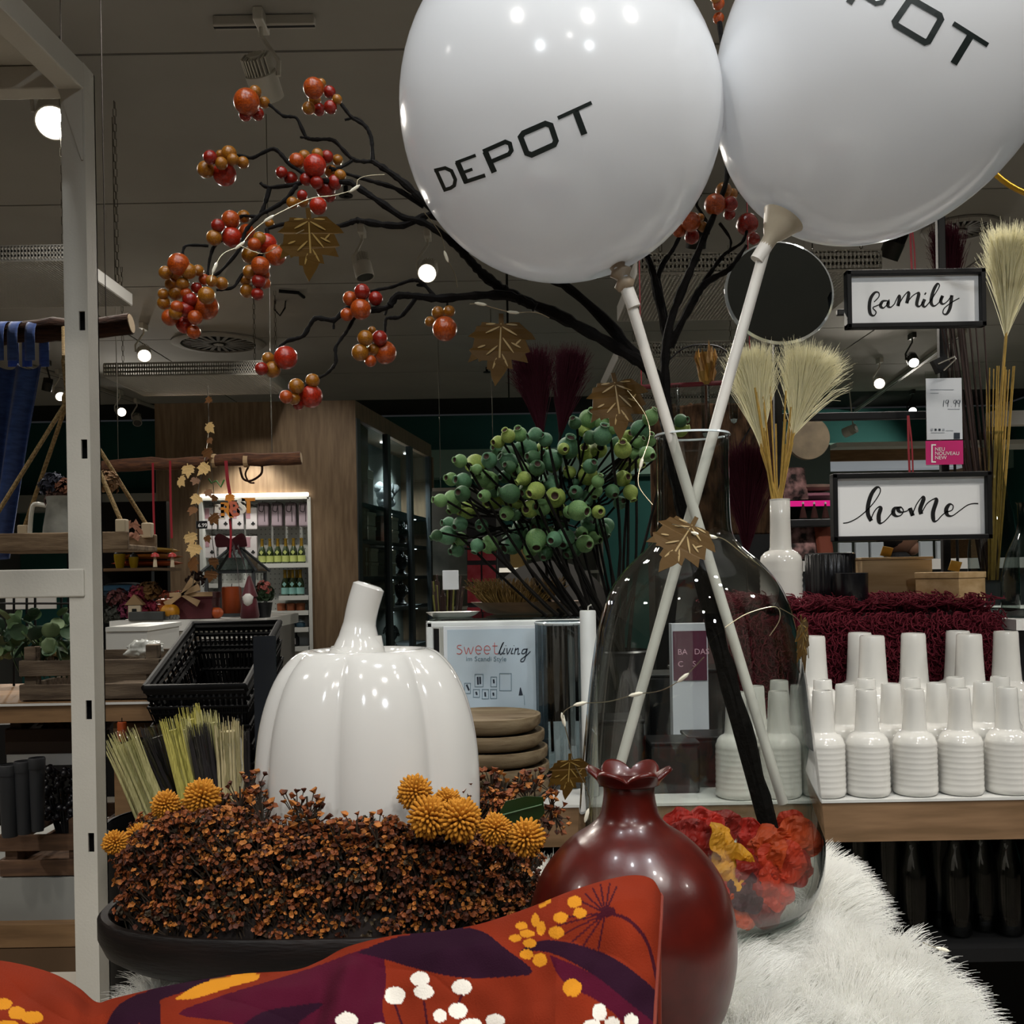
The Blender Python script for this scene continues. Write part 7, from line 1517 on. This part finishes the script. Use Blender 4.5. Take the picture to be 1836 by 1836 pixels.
sk = thing('balloon_stick', 'white balloon stick crossing from the second balloon to the left of the vase', 'stick', P(1112, 1370, .99), 'balloon sticks'); MB().tube([P(1112, 1372, 1.015), nk2 - ax2 * .02], .0052, 16).build('tube', M_stk, sk, smooth=True); MB().tube([nk2 - ax2 * .036, nk2 - ax2 * .010], .0066, 16).build('sleeve', M_stk, sk, smooth=True)
# ================================================================ berry branches
M_br = mat('branch_dark', '#0d0907', .8, spec=.15, col2='#070504', scale=60, bump=.6, bscale=120)
BM = {'o': mat('berry_orange', '#a8480c', .28, spec=.5, col2='#7a2c08', scale=7, detail=9, bump=.12, bscale=9), 'g': mat('berry_gold', '#96600f', .3, spec=.5, col2='#6e3e0a', scale=7, detail=9, bump=.12, bscale=9), 'r': mat('berry_red', '#8a1c0c', .26, spec=.5, col2='#661208', scale=7, detail=9, bump=.12, bscale=9), 'R': mat('berry_scarlet', '#a8280e', .28, spec=.5, col2='#7a1808', scale=7, detail=9, bump=.12, bscale=9)}
bme = {k: mesh_only(MB().ball((0, 0, 0), 1, 20, 14), 'berry', m) for k, m in BM.items()}
def limb(o, pts, r0, r1, d0=1.0, d1=None, seed=0, name='limb'):
    d1 = d0 if d1 is None else d1; n = len(pts); rr = random.Random(seed + len(pts)); 
    def dp(x, y, d):   # the twigs bend back behind the balloons
        for cx, cy, R_ in ((1007, 213, 300), (1588, 95, 315)):
            k = R_ * R_ - (x - cx) ** 2 - (y - cy) ** 2
            if k > 0: d = max(d, .965 + math.sqrt(k) * .95 / F)
        return d
    q = [P(x, y, dp(x, y, d0 + (d1 - d0) * i / (2 * n - 2))) for i, (x, y) in enumerate(cr(pts, 2))]
    q = cr(q, 3); m = len(q); MB().tube(q, [(r0 + (r1 - r0) * i / (m - 1)) * rr.uniform(.8, 1.28) for i in range(m)], 8).build(name, M_br, o, smooth=True)
def berries(o, lst, ox, oy, s_, d):
    for i, (x, y, r, k) in enumerate(lst):
        dd = d + ((i * 37) % 11 - 5) * .0028 - r / s_ * .0003; p = P(ox + x / s_, oy + y / s_, dd); inst(bme[k], 'berry', o, p, (i, i * 2, 0), S(r / s_, dd) * 1.1)
b1 = thing('berry_branch', 'dark branch arching far left with the large orange berry clusters', 'berry branch', P(1380, 1500, 1.0))
limb(b1, [(1385, 1505), (1340, 1330), (1296, 1170), (1252, 1000), (1218, 860), (1192, 740), (1172, 672), (1120, 632), (1050, 592), (990, 560), (930, 535), (892, 512), (860, 486), (832, 455), (800, 425), (757, 398), (723, 390), (690, 368), (657, 346), (628, 327)], .0074, .0028, .985, 1.03)
limb(b1, [(835, 450), (815, 415), (775, 385), (723, 404), (668, 400), (641, 395), (617, 403), (560, 412), (520, 400), (478, 411)], .0042, .0018, 1.02, 1.03)
limb(b1, [(628, 327), (590, 325), (559, 323), (532, 330), (483, 336), (467, 328)], .0028, .0016, 1.03, 1.03)
limb(b1, [(551, 315), (519, 294), (491, 267), (453, 283), (425, 278), (405, 290)], .0022, .0014, 1.03, 1.03)
limb(b1, [(483, 338), (475, 365), (463, 387), (437, 387), (420, 395)], .0022, .0014, 1.03, 1.03)
limb(b1, [(532, 332), (510, 360), (480, 378), (463, 388), (440, 415), (429, 447), (391, 490), (360, 500)], .0024, .0014, 1.03, 1.02)
limb(b1, [(415, 425), (385, 440), (374, 477), (372, 500)], .0018, .0012, 1.03, 1.02); limb(b1, [(374, 441), (333, 441), (328, 462)], .0016, .0012, 1.03, 1.02)
limb(b1, [(478, 411), (475, 447), (434, 493), (418, 515), (388, 520)], .0022, .0014, 1.03, 1.02)
b2 = thing('berry_branch', 'dark branch rising to the two topmost orange berry clusters', 'berry branch', P(1200, 800, 1.0))
limb(b2, [(1375, 1490), (1290, 1180), (1240, 980), (1205, 830), (1182, 700), (1150, 650), (1080, 570), (1010, 510), (960, 490), (900, 470), (850, 440), (800, 400), (760, 362), (723, 327), (690, 303), (668, 289)], .0062, .003, .985, 1.05)
limb(b2, [(668, 289), (666, 251), (655, 226), (630, 210), (606, 180), (585, 172)], .0022, .0014, 1.05, 1.05); limb(b2, [(655, 226), (640, 212), (618, 215)], .0018, .0012, 1.05, 1.05)
limb(b2, [(668, 289), (633, 286), (600, 253), (573, 250), (549, 246), (532, 212), (508, 208), (483, 188), (460, 180)], .0022, .0014, 1.05, 1.05); limb(b2, [(549, 247), (538, 246)], .0016, .001, 1.05, 1.05)
limb(b2, [(760, 370), (709, 338), (663, 324), (620, 311), (590, 300)], .0026, .0016, 1.05, 1.04); limb(b2, [(633, 287), (612, 300), (595, 305)], .0018, .0014, 1.05, 1.04)
b3 = thing('berry_branch', 'dark twig drooping towards the low red berry clusters', 'berry branch', P(916, 531, 1.0))
limb(b3, [(960, 552), (916, 531), (852, 530), (791, 535), (745, 531), (711, 531), (696, 550), (660, 556), (623, 553), (599, 574), (565, 571), (544, 602), (516, 611), (499, 626), (490, 640)], .0044, .0014, 1.0, 1.0)
limb(b3, [(778, 531), (757, 507), (736, 503), (702, 515), (669, 521), (650, 530)], .002, .0012, 1.0, 1.0); limb(b3, [(745, 535), (718, 568), (693, 571), (690, 596), (680, 610)], .002, .0012, 1.0, 1.0)
limb(b3, [(640, 560), (623, 592), (602, 623), (602, 650), (583, 672), (560, 682), (545, 695)], .002, .0012, 1.0, .99); limb(b3, [(802, 534), (802, 545), (800, 560)], .0016, .001, 1.0, 1.0); limb(b3, [(599, 574), (598, 590)], .0014, .001, 1.0, 1.0); limb(b3, [(696, 550), (690, 565)], .0014, .001, 1.0, 1.0)
b4 = thing('berry_branch', 'upright dark branch with berries behind the two balloons', 'berry branch', P(1190, 690, 1.0))
limb(b4, [(1390, 1500), (1300, 1200), (1235, 960), (1205, 800), (1192, 690), (1197, 600), (1215, 540), (1240, 480), (1265, 420), (1290, 360), (1305, 300), (1300, 150), (1290, 40)], .0055, .0022, .985, 1.05)
limb(b4, [(1196, 610), (1180, 530), (1165, 470), (1150, 440)], .005, .0025, 1.03, 1.03); limb(b4, [(1200, 600), (1180, 500), (1205, 450), (1225, 415), (1240, 405)], .003, .0016, 1.04, 1.05)
limb(b4, [(1200, 620), (1240, 545), (1265, 508), (1300, 488), (1318, 470), (1338, 440)], .0045, .0016, 1.04, 1.05); limb(b4, [(1262, 505), (1280, 480), (1300, 455), (1330, 435), (1340, 410)], .0022, .0014, 1.05, 1.05); limb(b4, [(1290, 400), (1310, 430), (1306, 455)], .0018, .001, 1.05, 1.05)
berries(b2, [(670, 230, 78, 'o'), (725, 165, 38, 'g'), (785, 235, 34, 'g'), (660, 315, 38, 'r'), (742, 310, 38, 'r')], 260, 120, 3.672, 1.045)
berries(b2, [(1110, 140, 62, 'o'), (1215, 165, 37, 'r'), (1118, 215, 38, 'g'), (1265, 215, 30, 'g'), (1078, 272, 38, 'g'), (1145, 280, 38, 'r'), (1220, 265, 40, 'r'), (1160, 110, 30, 'g')], 260, 120, 3.672, 1.045)
berries(b1, [(430, 595, 42, 'r'), (553, 570, 46, 'g'), (495, 575, 25, 'g'), (502, 635, 38, 'g'), (400, 675, 50, 'g'), (523, 705, 70, 'R'), (580, 610, 36, 'g'), (645, 630, 36, 'g')], 260, 120, 3.672, 1.025)
berries(b2, [(1118, 650, 68, 'R'), (1000, 620, 48, 'o'), (1050, 590, 38, 'g'), (1135, 575, 35, 'g'), (1198, 590, 38, 'r'), (1268, 612, 32, 'g'), (900, 695, 36, 'r'), (960, 735, 42, 'r'), (1225, 690, 40, 'g'), (1285, 715, 36, 'g'), (1190, 800, 60, 'r'), (1130, 760, 40, 'r'), (1250, 760, 45, 'r'), (1215, 850, 38, 'r'), (1060, 740, 38, 'r')], 260, 120, 3.672, 1.04)
berries(b1, [(1035, 845, 32, 'r'), (970, 895, 36, 'g'), (1040, 885, 36, 'g'), (1140, 915, 52, 'R')], 260, 120, 3.672, 1.03)
berries(b1, [(480, 1045, 40, 'r'), (565, 1005, 54, 'o'), (650, 985, 38, 'g'), (455, 1125, 46, 'g'), (570, 1120, 60, 'R'), (670, 1090, 50, 'o'), (755, 1130, 40, 'g'), (800, 1165, 62, 'R'), (690, 1240, 50, 'g'), (860, 1240, 62, 'o'), (820, 1030, 28, 'g'), (720, 1170, 40, 'o')], 260, 120, 3.672, 1.03)
berries(b1, [(760, 1310, 56, 'o'), (690, 1350, 42, 'g'), (660, 1400, 36, 'g'), (750, 1410, 42, 'r'), (790, 1425, 34, 'o'), (672, 1475, 42, 'g'), (740, 1495, 38, 'r'), (790, 1370, 30, 'o')], 260, 120, 3.672, 1.025)
berries(b1, [(222, 1300, 66, 'o'), (135, 1355, 40, 'g'), (205, 1360, 40, 'g'), (285, 1345, 48, 'g'), (350, 1340, 34, 'g'), (175, 1430, 40, 'g'), (250, 1425, 38, 'g'), (120, 1495, 32, 'g'), (200, 1490, 42, 'g'), (270, 1490, 34, 'o'), (340, 1455, 34, 'r'), (405, 1505, 52, 'g'), (295, 1530, 44, 'r'), (125, 1555, 40, 'g'), (210, 1580, 38, 'o'), (270, 1595, 50, 'r'), (400, 1580, 76, 'o'), (200, 1620, 40, 'g'), (165, 1650, 50, 'o'), (260, 1700, 50, 'R'), (330, 1650, 44, 'o'), (320, 1745, 42, 'o'), (440, 1410, 36, 'g'), (505, 1425, 38, 'g'), (390, 1400, 34, 'o')], 260, 120, 3.672, 1.015)
berries(b3, [(1430, 1480, 48, 'r'), (1350, 1525, 44, 'o'), (1518, 1525, 44, 'r'), (1420, 1595, 62, 'o'), (1330, 1630, 40, 'o')], 260, 120, 3.672, .995)
berries(b3, [(705, 545, 42, 'g'), (790, 545, 42, 'r'), (745, 500, 22, 'g'), (675, 630, 46, 'g'), (752, 612, 32, 'g'), (820, 630, 62, 'o'), (735, 680, 32, 'o')], 440, 440, 3.279, .995)
berries(b3, [(1132, 395, 34, 'g'), (1198, 388, 32, 'g'), (1085, 448, 28, 'g'), (1172, 490, 66, 'o'), (237, 660, 63, 'R'), (135, 665, 34, 'g'), (95, 725, 36, 'r'), (160, 730, 44, 'g'), (383, 885, 64, 'R'), (300, 828, 42, 'g'), (395, 795, 38, 'g'), (240, 890, 36, 'o'), (285, 900, 34, 'g'), (310, 935, 30, 'r')], 440, 440, 3.279, .99)
berries(b4, [(165, 50, 44, 'o'), (105, 95, 30, 'o'), (170, 125, 34, 'r'), (225, 75, 24, 'g'), (210, 30, 20, 'g')], 1180, 380, 2.799, 1.05)
berries(b4, [(140, 1122, 53, 'o'), (188, 1045, 40, 'g'), (235, 1065, 28, 'g'), (225, 1120, 38, 'r'), (220, 1175, 30, 'r'), (318, 1230, 55, 'r'), (355, 1310, 30, 'r'), (160, 20, 30, 'o'), (160, 100, 28, 'o'), (145, -20, 30, 'g')], 1236, 0, 3.06, 1.05)
# ================================================================ brass maple leaves and fairy light wire
M_leafb = mat('leaf_brass', '#4a3410', .5, metal=.0, spec=.12); M_vein = mat('leaf_vein', '#8a7038', .45, metal=.0)
def maple(px, py, wpx, d, rot, lab, tilt=(0, 0)):
    c = P(px, py, d); R = Matrix.Rotation(tilt[1], 3, 'Z') @ Matrix.Rotation(tilt[0], 3, 'X') @ Matrix.Rotation(rot, 3, 'Y'); k = S(wpx, d); o = thing('brass_maple_leaf', lab, 'metal leaf', c, 'brass maple leaves')
    MB().poly(LEAF, .012, lambda u, v, w: c + R @ (Vector((u, w + .25 * u * u - .1 * abs(u), v)) * k)).build('leaf_plate', M_leafb, o)
    for a_, b_ in VEINS:
        w0 = .014; dx, dy = b_[0] - a_[0], b_[1] - a_[1]; L = math.hypot(dx, dy); nx, ny = -dy / L * w0, dx / L * w0; seg = 5; vs_ = []
        for i in range(seg + 1):
            t = i / seg; x, y = a_[0] + dx * t, a_[1] + dy * t; f = math.sin(math.pi * (.12 + .76 * t))
            for s_ in (-1, 1): u, v = x + nx * s_ * f, y + ny * s_ * f; vs_.append(c + R @ (Vector((u, -.004 + .25 * u * u - .1 * abs(u), v)) * k))
        MB().add(vs_, [(i * 2, i * 2 + 1, i * 2 + 3, i * 2 + 2) for i in range(seg)]).build('vein', M_vein, o)
maple(897, 620, 122, .99, 0.05, 'brass maple leaf hanging below the arching branch above the plum plumes')
maple(556, 432, 118, .985, -.05, 'brass maple leaf among the berry clusters, folded at the top', (.25, .2))
maple(1108, 722, 116, 1.0, -.12, 'brass maple leaf hanging in front of the seed pods', (-.1, .1))
maple(1222, 972, 118, .80, .55, 'brass maple leaf lying on the shoulder of the glass vase', (-.35, -.1))
maple(1020, 1388, 82, .86, 0.0, 'dark brass maple leaf dangling left of the pomegranate vase', (.2, .3))
maple(1440, 1148, 100, .93, -.25, 'brass maple leaf seen edge-on at the right side of the glass vase', (0, 1.05))
fw = thing('fairy_light_wire', 'thin silver fairy light wire winding through branches and around the vase', 'string lights', P(1055, 1470, .86))
M_sil = mat('wire_silver', '#a3987e', .3, metal=.9); M_led = mat('led_drop', '#e6e0cc', .1, spec=.8, coat=.5)
def wire(pts, d0, d1=None, leds=()):
    n = len(pts); d1 = d0 if d1 is None else d1; q = [P(x, y, d0 + (d1 - d0) * i / (n - 1)) for i, (x, y) in enumerate(pts)]; MB().tube(cr(q, 5), .0004, 5).build('wire', M_sil, fw)
    for i in leds:
        a_ = q[i]; t = (q[min(i + 1, n - 1)] - q[max(i - 1, 0)]).normalized(); MB().tube([a_ - t * .006, a_ - t * .003, a_ + t * .003, a_ + t * .006], [.0005, .0016, .0016, .0005], 8).build('led_drop', M_led, fw, smooth=True)
wire([(690, 313), (660, 315), (642, 322), (636, 338), (600, 350), (560, 355), (520, 372), (482, 392), (452, 415), (430, 440), (400, 455), (385, 480), (378, 505)], 1.0, .99, (3, 7, 9, 11))
wire([(430, 440), (470, 455), (500, 440), (520, 425), (545, 412)], .99, .98, (3,)); wire([(760, 380), (790, 420), (800, 460), (815, 490), (820, 515)], 1.0, 1.0, (2,))
wire([(842, 545), (862, 545), (885, 552), (920, 560), (960, 560), (985, 570)], .985, .985, (1, 3)); wire([(1125, 700), (1155, 740), (1165, 780), (1150, 830), (1145, 870), (1170, 905)], .97, .93, (3,))
wire([(1205, 940), (1225, 945), (1250, 958), (1275, 962), (1300, 968), (1340, 1000)], .79, .82, (2, 3)); wire([(1010, 1290), (1012, 1275), (1040, 1262), (1090, 1258), (1140, 1245), (1185, 1238), (1225, 1215), (1262, 1178)], .86, .80, (2, 4, 6))
wire([(1010, 1290), (1020, 1330), (1030, 1370), (1050, 1410), (1058, 1440), (1052, 1462)], .86, .86, (0, 5)); wire([(1300, 1125), (1340, 1100), (1390, 1088), (1398, 1110), (1380, 1140)], .84, .86, ()); wire([(1398, 1090), (1430, 1110), (1445, 1140), (1450, 1180)], .88, .93, ())
wire([(1655, 1690), (1672, 1697), (1690, 1702)], .86, .86, (2,))
# ================================================================ printed cushion / cloth at the front
TOP = [(-90, 1722), (0, 1728), (80, 1748), (130, 1775), (165, 1803), (200, 1795), (300, 1772), (420, 1752), (520, 1745), (570, 1728), (620, 1702), (700, 1682), (780, 1674), (860, 1660), (950, 1630), (1020, 1602), (1090, 1580), (1140, 1572), (1172, 1580), (1187, 1606)]
tops = cr(TOP, 8)
def topy(x):
    for (a, b), (c, d) in zip(tops, tops[1:]):
        if a <= x <= c: return b + (d - b) * (x - a) / max(1e-6, c - a)
    return tops[-1][1]
def col_at(x, y):
    base = (114, 38, 20); n_ = noise.noise(Vector((x * .012, y * .012, 0))); c = [b * (1 + .10 * n_) for b in base]
    def inp(poly):
        ins = False; j = len(poly) - 1
        for i in range(len(poly)):
            xi, yi = poly[i]; xj, yj = poly[j]
            if (yi > y) != (yj > y) and x < (xj - xi) * (y - yi) / (yj - yi) + xi: ins = not ins
            j = i
        return ins
    for poly, cc in PR_POLY:
        bx = poly[1]
        if bx[0] <= x <= bx[2] and bx[1] <= y <= bx[3] and inp(poly[0]): c = list(cc)
    for pts, wd, cc in PR_LINE:
        for (a, b), (e, f) in zip(pts, pts[1:]):
            if min(a, e) - wd > x or max(a, e) + wd < x or min(b, f) - wd > y or max(b, f) + wd < y: continue
            L2 = (e - a) ** 2 + (f - b) ** 2; t = max(0, min(1, ((x - a) * (e - a) + (y - b) * (f - b)) / L2)) if L2 else 0
            if (x - a - t * (e - a)) ** 2 + (y - b - t * (f - b)) ** 2 < (wd / 2) ** 2: c = list(cc)
    for (a, b, r, ry, cc) in PR_DOT:
        dx, dy = (x - a) / r, (y - b) / ry
        if dx * dx + dy * dy < 1 + .25 * noise.noise(Vector((math.atan2(dy, dx) * 1.5, a, b))): c = list(cc)
    return c
PLUM, WINE, OCH, IV, LINE = (38, 16, 30), (70, 16, 34), (190, 124, 32), (216, 208, 196), (58, 18, 28)
def PG(pts, c):
    q = cr(pts + [pts[0]], 4); return ((q, (min(p[0] for p in q), min(p[1] for p in q), max(p[0] for p in q), max(p[1] for p in q))), c)
PR_POLY = [PG([(640, 1705), (680, 1700), (692, 1750), (685, 1800), (668, 1860), (430, 1870), (420, 1835), (320, 1818), (400, 1785), (480, 1760), (560, 1735)], WINE), PG([(420, 1850), (470, 1815), (540, 1802), (580, 1800), (540, 1830), (500, 1870)], PLUM),
           PG([(640, 1708), (700, 1684), (790, 1664), (860, 1668), (905, 1700), (955, 1742), (900, 1752), (820, 1752), (740, 1735), (690, 1720)], PLUM),
           PG([(185, 1850), (215, 1800), (290, 1768), (380, 1752), (405, 1752), (340, 1775), (275, 1800), (235, 1850)], PLUM), PG([(248, 1860), (256, 1790), (272, 1775), (286, 1790), (284, 1860)], PLUM),
           PG([(312, 1792), (350, 1768), (400, 1752), (455, 1744), (462, 1756), (420, 1768), (350, 1790)], OCH),
           PG([(930, 1708), (960, 1688), (1010, 1688), (1080, 1708), (1140, 1745), (1195, 1800), (1195, 1850), (1130, 1800), (1060, 1745), (985, 1708)], PLUM), PG([(985, 1712), (1060, 1745), (1130, 1800), (1190, 1850), (1150, 1860), (1080, 1800), (1010, 1760)], WINE)]
PR_LINE = [([(1085, 1637), (1085 + dx, 1637 + dy)], 3.2, LINE) for dx, dy in ((-45, -22), (-36, -34), (-22, -44), (-8, -50), (8, -52), (20, -46), (-75, 8), (-85, 22), (-78, 40), (-60, 52), (-40, 60), (-12, 64))]
PR_LINE += [(cr([(1085, 1637), (1125, 1648), (1158, 1685), (1172, 1730), (1178, 1760)], 5), 6, LINE), ([(1085, 1637), (1096, 1634)], 16, LINE), ([(708, 1800), (725, 1850)], 4, LINE), ([(760, 1795), (768, 1850)], 4, LINE), ([(828, 1785), (815, 1815)], 4, LINE), ([(985, 1615), (970, 1625)], 7, OCH), ([(889, 1840), (880, 1870)], 4, LINE)]
PR_DOT = [(1030, 1617, 13, 11, OCH), (1040, 1637, 12, 9, OCH), (1005, 1645, 13, 10, OCH), (998, 1672, 14, 11, OCH), (960, 1650, 7, 12, OCH), (935, 1660, 11, 7, OCH), (945, 1674, 14, 7, OCH), (970, 1664, 8, 13, OCH), (924, 1682, 11, 7, OCH), (950, 1691, 12, 8, OCH), (944, 1711, 12, 9, OCH), (968, 1721, 13, 12, OCH), (1026, 1771, 17, 16, OCH),
          (708, 1785, 19, 16, IV), (753, 1755, 17, 13, IV), (760, 1778, 18, 13, IV), (828, 1770, 18, 14, IV), (821, 1812, 17, 14, IV), (789, 1821, 12, 12, IV), (622, 1830, 20, 15, IV), (888, 1830, 17, 12, IV), (845, 1838, 20, 12, IV), (680, 1845, 14, 12, IV), (1075, 1815, 13, 16, IV), (1098, 1834, 14, 10, IV), (1132, 1830, 13, 12, IV), (1062, 1838, 16, 10, IV),
          (6, 1800, 16, 10, OCH), (30, 1816, 15, 12, OCH), (58, 1824, 20, 11, OCH), (14, 1838, 20, 9, OCH), (-30, 1790, 14, 12, OCH)]
cl = thing('printed_floral_cushion', 'rust coloured cushion with dark leaf and berry print at the front', 'cushion', (.0, .58, TZ + .03))
NU, NV = 760, 190; V_ = []; C_ = []; xs = [-90 + 1277 * i / NU for i in range(NU + 1)]
for j in range(NV + 1):
    v = j / NV
    for i, x in enumerate(xs):
        ty = topy(x); u = i / NU; dr = .675 - .045 * min(1, max(0, (x - 700) / 300)); dr -= .02 * math.exp(-((x - 165) / 60) ** 2)
        rd_ = P(x, ty, dr)
        if v < .12:      # back side up to the ridge
            t = v / .12; p = Vector((rd_.x, dr + .022 * (1 - t) ** .5, TZ + .028 + (rd_.z - TZ - .028) * math.sin(t * math.pi / 2)))
        else:
            t = (v - .12) / .88; a_ = min(1, t / .16); dn = dr - .012 * math.sin(a_ * math.pi / 2) - .125 * t; yy = ty + (2060 - ty) * (t ** 1.05)
            xin = x - 26 * t * max(0, min(1, (x - 900) / 280)); p = P(xin, yy, dn)
            fo = .004 * abs(math.sin(x * .008 - yy * .016 + .8 * noise.noise(Vector((x * .004, yy * .006, 8))))) ** .7 + .003 * math.sin(x * .021 + yy * .013 + 1.5 * noise.noise(Vector((x * .006, yy * .01, 3)))) + .003 * noise.noise(Vector((x * .02, yy * .02, 0))); fo += .006 * math.exp(-((x - 640 + (yy - 1700) * .3) / 28) ** 2) - .005 * math.exp(-((x - 600 + (yy - 1700) * .3) / 25) ** 2)
            p += Vector((0, -.4, .6)) * fo * 1.5 * min(1, t * 8)
        V_.append(p)
        q = Vector(p) - Vector((0, 0, H)); uu, vv = q.x / q.y * F, q.z / q.y * F; ix, iy = PX + uu * CA - vv * SA, PY - (uu * SA + vv * CA)
        C_.append(col_at(ix, iy) if v > .10 else (120, 42, 22))
mb = MB(); W_ = NU + 1
mb.add(V_, [(j * W_ + i, j * W_ + i + 1, (j + 1) * W_ + i + 1, (j + 1) * W_ + i) for j in range(NV) for i in range(NU)])
# right end panel and underside
k0 = len(mb.v); ring = [j * W_ + NU for j in range(NV + 1)]; ringL = [j * W_ for j in range(NV + 1)]
mb.f.append(tuple(ring)); mb.f.append(tuple(ringL[::-1]))
o = mb.build('cover', mat('cotton_print', '#8c2e16', .95, spec=.05, attr='print', bump=.25, bscale=900), cl, smooth=True)
at = o.data.color_attributes.new('print', 'FLOAT_COLOR', 'POINT'); A = np.ones((len(mb.v), 4), dtype=np.float32); A[:, :3] = np.array([lin(c) for c in C_], dtype=np.float32); at.data.foreach_set('color', A.ravel())
seam = [Vector(V_[j * W_ + NU]) for j in range(0, NV + 1, 3)]; MB().tube(seam, .0012, 6, False).build('seam', mat('seam_rust', '#6e2412', .85), cl, smooth='all')
